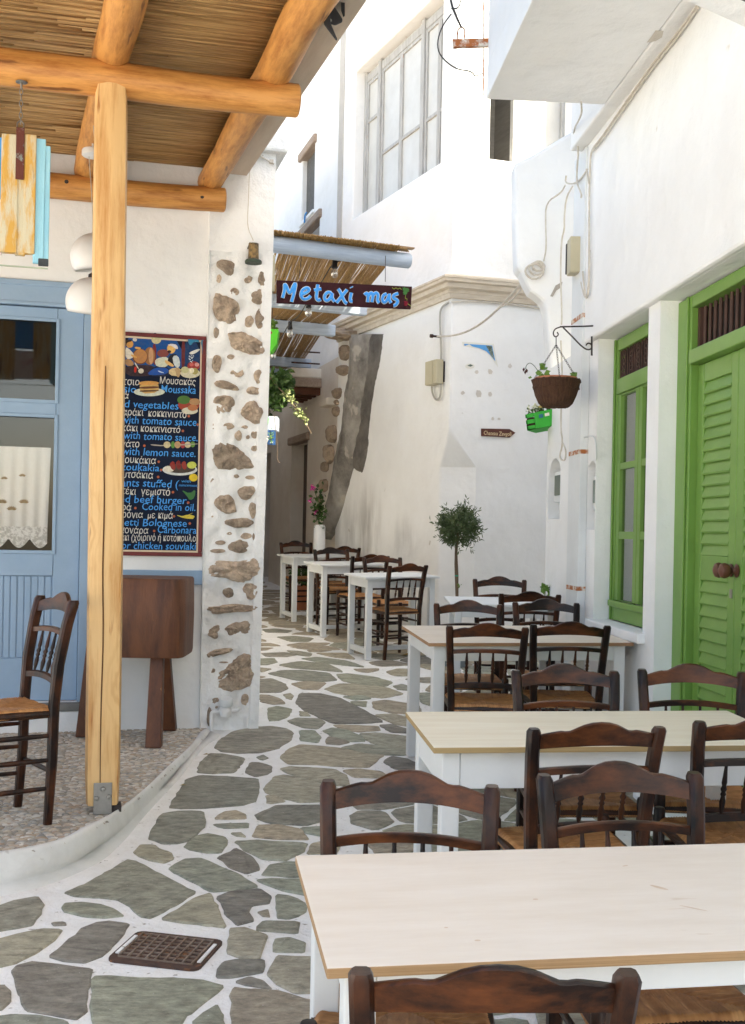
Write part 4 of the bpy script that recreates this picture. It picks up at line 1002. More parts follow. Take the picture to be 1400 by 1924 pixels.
for body, x0, x1, yb, cm in rows:
    (X0, Y0), (X1, _) = crop(*A2, [(x0, yb), (x1, yb)])
    aa0, cc0 = FW.px(X0, Y0, TB); aa1, cc1 = FW.px(X1, Y0 - 0.0 * (X1 - X0), TB)
    aa0 = min(aa0, mL - 0.04)
    M_ = textM(FW, aa0, TB, (cc0 + cc1) / 2)
    text_mesh(body, M_, w=aa0 - aa1, h=0.046 if cm == 0 else 0.050, m=(MBL if cm else MW), parent=menu, shear=0.1, off=0.004)
(X0, Y0), = crop(*A2, [(922, 930)])
for k, t_ in enumerate(("with", "mincemeat)")):
    (X0, Y0), (X1, _) = crop(*A2, [(918 if k == 0 else 905, 932 + 20 * k), (965 if k == 0 else 1003, 932)])
    aa0, cc0 = FW.px(X0, Y0, TB); aa1 = FW.px(X1, Y0, TB)[0]
    text_mesh(t_, textM(FW, aa0, TB, cc0), w=aa0 - aa1, h=0.018, m=MBL, parent=menu, shear=0.1)
# painted pictures: flat brushwork on the board
def paint(pts, col, b=TB, A=A2, nm='painted_patch', par=None, fr=FW, sm=1):
    q = [Vector(fr.px(x, y, b)) for x, y in crop(*A, pts)]
    if sm: q = chaikin(q, sm, 0.25)
    mb = MB(fr.M); mb.add([(p.x, b, p.y) for p in q], [tuple(range(len(q)))])
    return mb.build(nm, flat('paint_%d_%d_%d' % col, col), par or menu)
AP = (225, 615, 8.0)
E_ = lambda x, y, rx, ry, n=14, a0=0: [(x + rx * math.cos(2 * math.pi * k / n + a0), y + ry * math.sin(2 * math.pi * k / n + a0)) for k in range(n)]
lay = [([(85,145),(300,150),(620,175),(930,200),(930,730),(85,710)], (12,74,140)), ([(940,200),(1210,215),(1210,770),(940,740)], (14,52,96)), ([(85,560),(560,570),(520,700),(400,740),(85,730)], (52,34,40)), ([(530,560),(760,600),(760,745),(400,730)], (26,36,62)),
 ([(490,250),(550,250),(545,560),(505,560)], (120,40,38)), ([(930,200),(985,200),(975,640),(925,640)], (98,32,34)), (E_(550,180,75,70), (206,196,150)), (E_(530,110,32,28), (38,96,130)),
 (E_(450,430,85,135), (150,104,64)), (E_(470,430,36,128), (196,150,110)), (E_(305,440,120,120), (112,66,44)), (E_(310,435,105,108), (186,128,76)),
 ([(85,300),(130,310),(230,420),(180,470),(90,480)], (214,206,190)), (E_(150,250,55,60), (206,148,78)), ([(85,190),(170,180),(185,210),(110,225),(95,280),(85,280)], (50,32,24)), ([(225,290),(320,300),(310,335),(230,320)], (220,170,90)), ([(165,400),(260,440),(250,470),(170,430)], (214,160,84)), ([(85,460),(200,500),(215,580),(85,580)], (170,128,88)),
 ([(195,160),(260,165),(255,215),(195,205)], (205,205,200)), ([(220,590),(255,590),(250,680),(215,680)], (190,38,26)), (E_(320,655,42,38), (206,198,180)), ([(230,520),(290,620),(280,632),(222,540)], (220,214,200)),
 (E_(650,390,90,60), (130,66,60)), (E_(775,320,65,75), (222,176,104)), ([(705,265),(780,245),(860,260),(880,330),(830,320),(790,280)], (216,214,216)), (E_(745,365,28,22), (58,34,30)),
 ([(520,520),(560,465),(680,440),(740,470),(720,600),(560,595)], (206,208,186)), ([(740,420),(830,395),(880,430),(830,590),(700,580)], (24,22,30)), ([(790,430),(880,420),(915,560),(870,620),(810,560)], (198,206,206)), ([(670,490),(720,500),(820,570),(800,600),(690,545)], (222,176,112)),
 ([(400,710),(500,620),(600,600),(740,620),(720,700),(560,720)], (20,76,158)), ([(560,640),(690,690),(600,680)], (180,200,220)), ([(740,620),(920,600),(910,740),(740,720)], (206,184,140)), ([(820,600),(920,620),(900,750),(860,750)], (180,150,110)),
 (E_(1110,580,95,70), (150,48,48)), (E_(1080,560,34,28), (196,96,90)), (E_(1160,560,34,30), (210,150,146)), (E_(1060,690,150,75), (206,198,170)), (E_(980,640,60,50), (190,186,140)), (E_(1130,660,50,50), (160,150,90)), (E_(1085,650,34,40), (230,220,190)),
 ([(1040,380),(1130,340),(1205,320),(1205,345),(1120,400),(1060,410)], (214,214,206)), ([(1020,160),(1180,170),(1200,230),(1120,210),(1060,280),(1030,230)], (44,124,160)), ([(1215,200),(1262,180),(1275,300),(1240,430),(1240,330)], (60,120,150))]
for i, (pts, c) in enumerate(lay): paint(pts, c, TB + 0.00022 * (i + 1), AP)
for i in range(26):
    x, y = 1040 + 70 * random.random(), 420 + 110 * random.random(); paint(E_(x, y, 7, 7, 5), (214, 222, 228), TB + 0.0112, AP, sm=0)
food = [(E_(755,475,80,22), (200,205,190)), ([(705,430),(800,425),(805,478),(710,485)], (198,160,96)), ([(707,448),(803,445),(803,456),(707,460)], (96,54,34)), ([(707,466),(803,464),(803,472),(707,476)], (90,60,40)), ([(700,425),(750,418),(805,424),(800,438),(705,440)], (206,150,80)),
 (E_(955,540,55,35), (150,60,44)), (E_(930,515,34,22), (70,110,50)), (E_(985,525,28,18), (170,130,90)), (E_(960,570,42,18), (206,200,180)), (E_(975,555,26,16), (178,110,70)),
 ([(760,738),(830,745),(1000,735),(1000,740),(830,750),(765,746)], (170,160,150)), (E_(845,742,18,17), (205,190,150)), (E_(875,742,10,18), (90,140,60)), (E_(898,742,16,18), (190,150,110)), (E_(925,742,12,18), (170,60,60)), (E_(950,742,16,16), (206,190,150)), (E_(975,740,12,15), (100,140,60)),
 (E_(910,868,90,30), (206,210,206)), (E_(910,862,80,24), (70,60,50)), (E_(855,865,26,16), (220,214,196)), ([(855,840),(880,820),(890,865),(872,872)], (140,44,36)), ([(885,835),(908,815),(918,862),(900,870)], (120,34,30)), ([(915,835),(938,820),(946,862),(928,870)], (146,50,40)), (E_(970,845,24,18), (190,196,90)),
 (E_(978,908,22,20), (214,186,50)), ([(915,968),(960,990),(990,965),(985,1010),(960,1025),(945,1000)], (56,110,60)), ([(885,1095),(930,1105),(985,1082),(950,1100),(990,1118),(930,1115)], (214,196,80)), (E_(955,1106,30,10), (206,186,70))]
for i, (pts, c) in enumerate(food): paint(pts, c, TB + 0.0003 + 0.0002 * (i % 14), A2)
for x, y in ((955,597),(1000,640),(925,672),(730,747),(803,828),(815,870),(800,905),(875,982),(952,1035),(685,1062),(880,1104),(960,1140),(780,1178)): paint(E_(x, y, 7, 7, 6), (176, 92, 60), TB + 0.0004, A2, sm=0)

# butcher's block on three splayed legs
bx0, by0 = 0, 0
blk_c = onz(292, 1392, TZ); blk_c = blk_c + Vector((-0.10, 0.10, 0))
Yb = blk_c.y
blk = thing('butcher_block', 'round dark butcher block on three splayed wooden legs', 'chopping block', (blk_c.x, blk_c.y, TZ))
cx_ = at(276, 1150, Yb).x; zt_b = at(276, 1084, Yb).z; zb_b = at(276, 1228, Yb).z; rb_ = (at(360, 1150, Yb).x - at(190, 1150, Yb).x) / 2
mb = MB(Matrix.Translation((cx_, Yb, 0))); prof = [(rb_ * 0.97, zb_b), (rb_ * 0.985, zb_b + 0.02), (rb_, (zb_b + zt_b) / 2), (rb_ * 0.985, zt_b - 0.012), (rb_ * 0.96, zt_b)]
n = 40; vs = []
for r_, z in [(0, zb_b)] * 0 + prof:
    for j in range(n): t = 2 * math.pi * j / n; rr = r_ * 0.96 / (abs(math.cos(t)) ** 7 + abs(math.sin(t)) ** 7) ** (1 / 7) * (1 + 0.012 * noise.noise((math.cos(t) * 2, math.sin(t) * 2, 4))); vs.append((rr * math.cos(t), rr * math.sin(t), z))
for s_, dz in ((0.6, -0.004), (0.25, -0.009)):
    for j in range(n): t = 2 * math.pi * j / n; vs.append((rb_ * s_ * math.cos(t), rb_ * s_ * math.sin(t), zt_b + dz))
m_ = len(prof) + 2
fs = [(i * n + j, i * n + (j + 1) % n, (i + 1) * n + (j + 1) % n, (i + 1) * n + j) for i in range(m_ - 1) for j in range(n)] + [tuple(range(n)), tuple(range((m_ - 1) * n, m_ * n))]
mb.add(vs, fs); mb.build('block', BLOCK, blk, smooth=True)
for xt, xb, yf, dY in ((298, 289, 1404, -0.16), (306, 318, 1372, 0.13), (178, 158, 1384, -0.02)):
    T_ = at(xt, 1190, Yb + dY * 0.85); B_ = onz(xb, yf, TZ); B_ = Vector((B_.x, B_.y, TZ + 0.002))
    ax = (T_ - B_).normalized(); sx = Vector((1, 0, 0)); sy = ax.cross(sx).normalized(); sx = sy.cross(ax)
    T_ = T_ + ax * 0.06
    mb = MB(); vs = []
    for P_, w_ in ((B_, 0.047), (T_, 0.036)):
        for i_, j_ in ((-1, -1), (1, -1), (1, 1), (-1, 1)): vs.append(P_ + sx * w_ * i_ + sy * w_ * 0.8 * j_)
    for v in vs[:4]: v.z = TZ + 0.001
    mb.add(vs, [(0, 1, 2, 3), (4, 5, 6, 7), (0, 1, 5, 4), (1, 2, 6, 5), (2, 3, 7, 6), (3, 0, 4, 7)])
    mb.build('leg', BLOCK, blk, bevel=0.006)

# pendant lamps behind the post
def pendant(cx, cy, rpx, canx, cany, Y, tilt, label):
    c = at(cx, cy, Y); r_ = rpx * Y / F; can = at(canx, cany, Y + 0.35); 
    t = thing('pendant_lamp', label, 'lamp', can, 'pendant lamps under the pergola')
    rfz = raft_c((can - FW.o).dot(FW.eb)) + 0.085
    mb = MB(); mb.lathe([(0, 0.03), (0.055, 0.03), (0.06, 0.022), (0.06, -0.004), (0.052, -0.010), (0, -0.010)], can, 24); mb.build('canopy', LAMPW, t, smooth=True)
    mb = MB(); mb.tube([can + Vector((0, 0, 0.03)), can + Vector((0, 0, 0.05)), Vector((can.x, can.y, rfz))], 0.006, 6); mb.build('canopy_stem', LAMPW, t)
    mb = MB(); top = c + Vector((0, 0, r_ * 0.98))
    mb.tube(smooth_path([can + Vector((-0.02, 0, -0.01)), can.lerp(top, 0.5) + Vector((0.008, 0, 0)), top + Vector((0, 0, 0.02)), top], 2), 0.0025, 5)
    mb.tube(smooth_path([can + Vector((0.03, 0, -0.01)), can.lerp(top, 0.5) + Vector((0.024, 0, 0)), top + Vector((0.004, 0, 0.03)), top], 2), 0.0025, 5); mb.build('cord', CABLE, t)
    X = Matrix.Rotation(R(tilt), 4, 'Y') @ Matrix.Rotation(R(8), 4, 'X')
    prof = [(0.012, r_ * 1.0)] + [(r_ * math.sin(R(a)), r_ * math.cos(R(a))) for a in range(8, 122, 8)]
    prof += [(r_ * 0.94 * math.sin(R(a)), r_ * 0.94 * math.cos(R(a))) for a in range(120, 6, -8)] + [(0.0, r_ * 0.94)]
    mb = MB(); mb.lathe(prof, c, 32, X); mb.build('shade', LAMPW, t, smooth='all')
    mb = MB(); mb.lathe([(0, 0.03), (0.014, 0.02), (0.016, -0.01), (0, -0.012)], top, 10); mb.build('lamp_cap', IRON, t, smooth=True)
    return t
pendant(178, 484, 45, 181, 214, 5.95, -6, 'white globe pendant lamp hanging above the other beside the log post')
pendant(170, 568, 46, 174, 291, 6.25, 8, 'lower white globe pendant lamp hanging just in front of blue door frame')
# painted driftwood sign on a chain
Ys = bp_ * FW.eb.y + FW.o.y + ap_ * FW.ea.y
FS = Frame(FW.w(0, bp_ + 0.02, 0), FW.ea, FW.eb)
sg_t = thing('driftwood_sign', 'painted driftwood plank sign hanging by a chain from front beam', 'sign', FS.w(*[FS.px(45, 500)[0], 0, FS.px(45, 500)[1]]))
def plank(x0, x1, y0, y1, b0, b1, m, nm='plank', par=sg_t, bev=0.004):
    (aA, cA), (aB, cB) = FS.px(x0, y0), FS.px(x1, y1)
    return MB(FS.M).box(min(aA, aB), max(aA, aB), b0, b1, min(cA, cB), max(cA, cB)).build(nm, m, par, bevel=bev)
SY = mat('yellow_streaked_paint', (0.64, 0.36, 0.075), (0.62, 0.56, 0.40), rough=0.6, scale=5, stretch=(4, 4, 0.8), bump=0.5, spots=(0.22, 0.11, 0.05), spot_scale=4.5, spot_th=0.58, contrast=(0.44, 0.56))
SB = mat('sky_blue_paint', (0.26, 0.58, 0.74), (0.36, 0.68, 0.80), rough=0.6, scale=6, stretch=(4, 4, 0.8), bump=0.4, spots=(0.03, 0.26, 0.62), spot_scale=3, spot_th=0.66)
SBD = mat('strong_blue_paint', (0.02, 0.21, 0.62), (0.05, 0.33, 0.72), rough=0.6, scale=8, bump=0.3)
plank(-240, 90, 480, 506, -0.006, 0.012, mat('mint_paint', (0.50, 0.58, 0.44), (0.42, 0.47, 0.36), rough=0.7, scale=9, bump=0.4), 'backing_board')
plank(4, 32, 254, 478, -0.004, 0.032, SY); plank(32.5, 47, 256, 482, -0.004, 0.026, SY); plank(47.5, 65, 256, 480, -0.004, 0.034, SY)
plank(66, 82, 262, 497, -0.004, 0.022, SB, 'moulding'); plank(82.5, 91, 275, 500, -0.004, 0.016, SB, 'moulding')
plank(-60, 3.5, 254, 375, -0.004, 0.02, SBD); plank(-60, 3.5, 376, 480, -0.004, 0.016, mat('rose_white_paint', (0.68, 0.60, 0.58), (0.62, 0.25, 0.30), rough=0.6, scale=14, bump=0.3, contrast=(0.5, 0.62)))
plank(-120, -61, 256, 480, -0.004, 0.028, SY); plank(-185, -121, 258, 480, -0.004, 0.02, SBD); plank(-238, -186, 262, 497, -0.004, 0.022, SB, 'moulding')
plank(31.5, 45, 244, 342, 0.034, 0.040, mat('rusted_strap', (0.12, 0.03, 0.02), (0.28, 0.38, 0.36), rough=0.7, scale=20, bump=0.4, contrast=(0.55, 0.68)), 'iron_strap', bev=0.001)
plank(72, 91, 487, 503, 0.0165, 0.026, mat('charred', (0.03, 0.035, 0.04), (0.07, 0.08, 0.09), rough=0.8, bump=0.5), 'charred_corner')
a_ch, c_ch = FS.px(39, 244); c_top = FS.px(39, 158)[1]
def chain_link(p, q, r, par, name='chain_link', wd=0.008, m=STEEL, side=None):
    p, q = Vector(p), Vector(q); d = (q - p); t = d.normalized(); s_ = side if side else t.cross(Vector((0.3, 1, 0.2))).normalized()
    s_ = (s_ - t * s_.dot(t)).normalized(); L = d.length / 2; c = (p + q) / 2; pts = []
    for k in range(13): a = 2 * math.pi * k / 12; pts.append(c + t * (L + 0.3 * wd) * math.sin(a) + s_ * wd * math.cos(a))
    mb = MB(); mb.tube(pts, r, 5, caps=False); return mb.build(name, m, par, smooth='all')
nl = 7
for i in range(nl):
    z0, z1 = c_ch + 0.02 + (c_top - c_ch - 0.02) * i / nl, c_ch + 0.02 + (c_top - c_ch - 0.02) * (i + 1) / nl
    chain_link(FS.w(a_ch, 0.02, z0), FS.w(a_ch, 0.02, z1), 0.0022, sg_t, wd=0.007, side=FS.ea if i % 2 else FS.eb)
mb = MB(FS.M); mb.tube([(a_ch - 0.014, 0.037, c_ch - 0.012), (a_ch - 0.014, 0.03, c_ch + 0.02), (a_ch, 0.025, c_ch + 0.036), (a_ch + 0.014, 0.03, c_ch + 0.02), (a_ch + 0.014, 0.037, c_ch - 0.012)], 0.004, 6); mb.build('shackle', STEEL, sg_t, smooth=True)
mb = MB(FS.M); mb.lathe([(0, 0.006), (0.026, 0.004), (0.026, 0), (0.006, -0.002), (0.005, -0.03), (0, -0.03)], (a_ch, 0.02, c_top), 12); mb.build('ceiling_hook', STEEL, sg_t, smooth=True)
# candle-tin wall lantern on the stone corner, with its cable
lx, lz = FW.px(476, 495, 0.12); lant = thing('tin_wall_lamp', 'rusty tin can lamp hung on the stone corner by a cable', 'wall lamp', FW.w(lx, 0.12, lz))
tinm = mat('rusty_tin', (0.30, 0.19, 0.075), (0.055, 0.04, 0.025), rough=0.6, scale=22, bump=0.5, contrast=(0.42, 0.58))
ht = FW.px(480, 458, 0.12)[1] - lz
mb = MB(FW.M); mb.lathe([(0.036, 0.018), (0.034, ht * 0.6), (0.033, ht), (0.028, ht), (0.028, 0.03)], (lx, 0.12, lz), 18); mb.build('tin_body', tinm, lant, smooth=True)
mb = MB(FW.M); mb.lathe([(0, 0), (0.055, 0.0), (0.057, 0.012), (0.050, 0.022), (0.036, 0.026), (0, 0.026)], (lx, 0.12, lz), 20); mb.build('rim', mat('green_patina', (0.045, 0.075, 0.05), (0.02, 0.03, 0.02), rough=0.6, scale=12, bump=0.4), lant, smooth=True)
mb = MB(FW.M); mb.tube([(lx + 0.03, 0.05, lz + ht * 0.8), (lx + 0.02, 0.09, lz + ht + 0.01), (lx + 0.0, 0.11, lz + ht - 0.01)], 0.006, 6); mb.build('hook', IRON, lant)
mb = MB(FW.M); pts = [(476, 452), (464, 425), (467, 380), (469, 310), (480, 288), (495, 292)]
mb.tube(smooth_path([Vector((FW.px(x, y, 0.085)[0], 0.085, FW.px(x, y, 0.085)[1])) for x, y in pts], 2), 0.0032, 6); mb.build('cable', CABLE, lant, smooth=True)
mb = MB(FW.M)
for x, y in ((476, 290), (482, 294), (510, 303)):
    a, c = FW.px(x, y, 0.09); mb.box(a - 0.012, a + 0.012, 0.07, 0.1, c - 0.01, c + 0.01)
mb.tube([Vector((FW.px(x, y, 0.085)[0], 0.085, FW.px(x, y, 0.085)[1])) for x, y in ((483, 290), (515, 308))], 0.006, 6); mb.build('cable_clip', CABLE, lant)
# floodlight under the edge board
fb = 2.95
fa, fc = FW.px(632, 30, fb); fld = thing('floodlight', 'black floodlight bracketed under the pergola edge', 'floodlight', FW.w(fa, fb, fc))
def fp(x, y, d=0.0): a, c = FW.px(x, y, fb + d); return Vector((a, fb + d, c))
mb = MB(FW.M); q_ = [(602, -30), (609, 47), (632, 77), (634, 73), (622, 45), (612, -30)]
vs = [fp(x, y, 0.10) for x, y in q_] + [fp(x, y, -0.10) for x, y in q_]; n = len(q_)
mb.add(vs, [tuple(range(n)), tuple(range(2 * n - 1, n - 1, -1))] + [(i, i + n, (i + 1) % n + n, (i + 1) % n) for i in range(n)]); mb.build('lamp_housing', BLACK, fld, bevel=0.003)
mb = MB(FW.M); q_ = [(613, -10), (620, 45), (630, 48), (643, 42), (644, 36), (630, 14), (622, -10)]; vs = [fp(x, y, 0.06) for x, y in q_] + [fp(x, y, -0.06) for x, y in q_]; n = len(q_)
mb.add(vs, [tuple(range(n)), tuple(range(2 * n - 1, n - 1, -1))] + [(i, i + n, (i + 1) % n + n, (i + 1) % n) for i in range(n)]); mb.build('lamp_back', BLACK, fld, bevel=0.004)
mb = MB(FW.M); q_ = [(641, -60), (641, 20), (645, 32), (648, 30), (648, -60)]; vs = [fp(x, y, 0.03) for x, y in q_] + [fp(x, y, 0.0) for x, y in q_]; n = len(q_)
mb.add(vs, [tuple(range(n)), tuple(range(2 * n - 1, n - 1, -1))] + [(i, i + n, (i + 1) % n + n, (i + 1) % n) for i in range(n)]); mb.build('bracket', BLACK, fld)
for x, y in ((623, 17), (621, 38)):
    p = fp(x, y, 0.065); mb = MB(FW.M); mb.lathe([(0.006, 0), (0.005, 0.004), (0, 0.005)], p, 8, Matrix.Rotation(R(-90), 4, 'X')); mb.build('screw', STEEL, fld)
# ================================================================== HOUSE WITH THE GREEN DOOR
def pa(x, y, b=0.0): return FR.px(x, y, b)[0]
def pc(x, y, b=0.0): return FR.px(x, y, b)[1]
gh = thing('green_door_house', 'whitewashed house with green double door, green window and balcony', 'building', FR.w(4.5, 0, gz(4.5)))
cL = pc(1115, 635, 0.04)
aw0, aw1 = pa(1213, 900), pa(1120, 900); ad1 = pa(1235, 900)
cs = pc(1133, 1170)                                    # window sill level
jb = -0.095
aj0 = pa(1269, 900, jb); am = pa(1381, 950, -0.13); af = pa(1306, 900, -0.13)
ad0 = am - (ad1 - am)
n1 = (pa(1053, 900), pa(1031, 900), pc(1040, 975), pc(1040, 862)); n2 = (pa(1119, 900), pa(1104, 900), pc(1112, 995), pc(1112, 866))
AEND = max(8.8, n1[1] + 0.06)
mb = MB(FR.M)
wall_holes(mb, -2.6, AEND, -0.4, cL, [(ad0, ad1, gz(5.6) + 0.06, cL - 0.001, 0.6), (aw0, aw1, cs, cL - 0.001, 0.6), (*n1, 0.13), (*n2, 0.13)], depth=8, top=False)
mb.build('facade', PL, gh, weld=True, bevel=0.014)
for n_ in (n1, n2):
    mb = MB(FR.M); mb.box(n_[0] - 0.02, n_[1] + 0.02, -0.16, -0.125, n_[2] - 0.02, n_[3] + 0.02); mb.build('niche_back', PL, gh)
    # arched heads
    mb = MB(FR.M); r_ = (n_[1] - n_[0]) / 2; c_ = (n_[0] + n_[1]) / 2
    for s_ in (-1, 1):
        pts = [(c_ + s_ * r_, n_[3] + 0.001)] + [(c_ + s_ * r_ * math.cos(t), n_[3] - r_ * 0.7 + r_ * 0.7 * math.sin(t)) for t in [i * math.pi / 2 / 6 for i in range(7)]]
        mb.prism(pts, -0.125, -0.004, 'y')
    mb.build('niche_arch', PL, gh)
SOF = 4.17
AU = pa(1096, 300, 0.04)
mb = MB(FR.M)
mb.box(-2.6, AU, -0.03, 0.04, cL, SOF + 0.01); mb.build('upper_wall', PL, gh, bevel=0.018)
BO = 0.125
mb = MB(FR.M); mb.box(-2.6, AU + 0.02, -7.5, BO, SOF, 7.2); mb.build('upper_storey', PL, gh, bevel=0.012)
mb = MB(FR.M); mb.box(AU + 0.021, AEND - 0.01, -7.4, -0.25, cL, 7.18); mb.build('added_sun_block', PL, gh, bevel=0.012)  # unseen block added to keep the sun off the corbelled corner
# balcony slab with a solid parapet
bq = onz(914, 187, SOF) - FR.o; bB = bq.dot(FR.eb); aB = bq.dot(FR.ea)
mb = MB(FR.M); mb.box(3.3, aB, BO + 0.002, bB, SOF + 0.002, SOF + 0.20); bal = mb.build('balcony_slab', PL, gh, bevel=0.006)
mb = MB(FR.M); mb.box(3.3, aB - 0.002, bB - 0.10, bB - 0.003, SOF + 0.20, SOF + 1.05); mb.box(aB - 0.10, aB - 0.003, BO + 0.004, bB - 0.101, SOF + 0.20, SOF + 1.05); mb.build('parapet', PL, bal, bevel=0.006)
# peeled flake on the soffit
mb = MB(); q_ = [onz(x, y, SOF - 0.001) for x, y in ((1215, 80), (1226, 66), (1232, 57), (1247, 58), (1244, 70), (1232, 77), (1222, 79))]
mb.add([p for p in q_], [tuple(range(len(q_)))]); mb.build('peeled_paint', mat('flake', (0.62, 0.57, 0.50), (0.55, 0.50, 0.44), rough=0.9, bump=0.3), bal)
# sloping white soffit of the next canopy
zc_ = 3.3; e0, e1 = onz(1284, 0, zc_), onz(1400, 52, zc_); d_ = (e1 - e0).normalized()
mb = MB(); P0, P1 = e0 - d_ * 0.25, e1 + d_ * 0.42; mb.prism([(P0.x, P0.y), (P1.x, P1.y), (P1.x + 0.1, P1.y - 2.0), (P0.x, P0.y - 1.6)], zc_, zc_ + 0.07, 'z'); cn = mb.build('canopy', PL, gh, bevel=0.006)
mb = MB(); mb.tube([e0 + Vector((0.02, -0.14, -0.003)), e1 + Vector((0.02, -0.14, -0.003)) + d_ * 0.2], 0.004, 6); mb.build('canopy_joint', mat('dark_seal', (0.12, 0.12, 0.12), rough=0.8, bump=0), cn)
# corbelled mass at the far corner of the house
prof = [(965, 308), (1000, 292), (1040, 268), (1072, 248), (1130, 216), (1130, 700), (1036, 720), (1030, 640), (1026, 590), (1020, 566), (1008, 556), (996, 548), (986, 530), (978, 512), (970, 504), (967, 420)]
y0_ = FR.w(AEND, 0, 0).y - 0.02
pp = [at(x, y, y0_) for x, y in prof]
mb = MB(); mb.prism([(p.x, p.z) for p in pp], y0_ - 0.02, y0_ + 0.22, 'y'); mb.build('corbelled_corner', PL, gh, bevel=0.03, seg=3)
mb = MB(); q_ = [at(x, y, y0_ - 0.05) for x, y in ((1035, 555), (1045, 535), (1058, 528), (1056, 538), (1046, 545), (1040, 556))]; mb.prism([(p.x, p.z) for p in q_], y0_ - 0.026, y0_ - 0.01, 'y'); mb.build('broken_render', CEMENT, gh)
# window sill
MB(FR.M).box(aw0 - 0.05, aw1 + 0.05, -0.10, 0.045, cs - 0.05, cs + 0.006).build('window_sill', PL, gh, bevel=0.008)
# ------------------------------------------------------------------ green window
win = MB(FR.M); wb0, wb1 = -0.16, -0.105
wt, wbm = cL - 0.012, cs + 0.008
win.box(aw1 - 0.075, aw1 - 0.002, wb0, wb1, wbm, wt); win.box(aw0 + 0.002, aw0 + 0.07, wb0, wb1, wbm, wt)
ctr = pc(1176, 722, -0.12)
win.box(aw0 + 0.071, aw1 - 0.076, wb0, wb1 - 0.001, wt - 0.075, wt); win.box(aw0 + 0.071, aw1 - 0.076, wb0, wb1 + 0.006, ctr - 0.05, ctr + 0.045); win.box(aw0 + 0.071, aw1 - 0.076, wb0, wb1 - 0.001, wbm, wbm + 0.10)
window = win.build('window', GREEN, gh, bevel=0.005)
MB(FR.M).box(aw0 + 0.06, aw1 - 0.02, wb1, wb1 + 0.022, wbm + 0.085, wbm + 0.125).build('drip_rail', GREEN, window, bevel=0.008)
MB(FR.M).box(aw1 - 0.045, aw1 - 0.020, wb1 + 0.0005, wb1 + 0.012, wbm, wt).build('frame_bead', GREEN, window, bevel=0.004)
mid_ = (aw0 + aw1) / 2
zs = [pc(1180, y, -0.14) for y in (742, 869, 881, 999, 1013, 1131)]
lowz = wbm + 0.128
for (s0, s1) in ((mid_ + 0.004, aw1 - 0.078), (aw0 + 0.073, mid_ - 0.004)):
    mb = MB(FR.M); st = 0.062; w0_, w1_ = -0.150, -0.112
    mb.box(s0, s0 + st, w0_, w1_, lowz, ctr - 0.052); mb.box(s1 - st, s1, w0_, w1_, lowz, ctr - 0.052)
    for lo, hi in ((zs[0], ctr - 0.053), (zs[2], zs[1]), (zs[4], zs[3]), (lowz, zs[5])): mb.box(s0 + st + 0.001, s1 - st - 0.001, w0_, w1_ - 0.002, lo, hi)
    cas = mb.build('casement', GREEN, window, bevel=0.005)
    for hi, lo in ((zs[0], zs[1]), (zs[2], zs[3]), (zs[4], zs[5])): MB(FR.M).box(s0 + st - 0.006, s1 - st + 0.006, -0.136, -0.132, lo - 0.006, hi + 0.006).build('pane', GLASS2, window)
MB(FR.M).box(aw0 + 0.02, aw1 - 0.02, -0.45, -0.40, wbm, wt).build('room_behind', mat('pale_curtain', (0.34, 0.35, 0.36), (0.28, 0.29, 0.30), rough=0.9, bump=0), gh)
# scrolled iron in the fanlight
mb = MB(FR.M); zA, zB = ctr + 0.045, wt - 0.076; aA_, aBb = aw0 + 0.071, aw1 - 0.076; H_ = (zB - zA)
def spiral(cx, cz, r0, turns, a0, sgn):
    return [(cx + sgn * r0 * (1 - t * 0.8) * math.cos(a0 + t * turns * 2 * math.pi), -0.125, cz + r0 * (1 - t * 0.8) * math.sin(a0 + t * turns * 2 * math.pi)) for t in [i / 18 for i in range(19)]]
ncol = 6
for i in range(ncol):
    cxx = aA_ + (aBb - aA_) * (i + 0.5) / ncol; rr = (aBb - aA_) / ncol * 0.42
    for j, zz in enumerate((zA + H_ * 0.14, zA + H_ * 0.38, zA + H_ * 0.62, zA + H_ * 0.86)):
        mb.tube(spiral(cxx, zz, rr * 0.8, 1.4, math.pi / 2 if j % 2 else -math.pi / 2, 1 if (i + j) % 2 else -1), 0.0045, 5)
for i in range(ncol + 1): x = aA_ + (aBb - aA_) * i / ncol; mb.tube([(x, -0.125, zA), (x, -0.125, zB)], 0.005, 5)
mb.build('scroll_grille', mat('brown_iron', (0.055, 0.026, 0.02), (0.085, 0.04, 0.028), rough=0.6, bump=0.1), window)
MB(FR.M).box(aA_ + 0.001, aBb - 0.001, -0.152, -0.146, zA - 0.02, zB + 0.02).build('fanlight_back', DARK, window)
# ------------------------------------------------------------------ green double door
dt = pc(1281, 572, jb); zthr = gz(5.6) + 0.065
mb = MB(FR.M); jt = ad1 - 0.002
mb.box(af + 0.004, jt, -0.24, jb, zthr, cL - 0.012); mb.box(ad0 + 0.002, ad0 + (jt - af), -0.24, jb, zthr, cL - 0.012)
ztr0, ztr1 = pc(1300, 688, -0.12), pc(1300, 662, -0.12)
mb.box(ad0 + (jt - af) + 0.001, af + 0.003, -0.24, jb - 0.002, cL - 0.075, cL - 0.012); mb.box(ad0 + (jt - af) + 0.001, af + 0.003, -0.24, jb + 0.012, ztr0, ztr1)
gd = mb.build('door', GREEN, gh, bevel=0.006)
MB(FR.M).box(af + 0.03, af + 0.05, jb + 0.0005, jb + 0.012, zthr, cL - 0.014).build('frame_bead', GREEN, gd, bevel=0.004)
BROWNI = MATS['brown_iron']
nb = 15; a_lo, a_hi = ad0 + (jt - af) + 0.02, af - 0.01
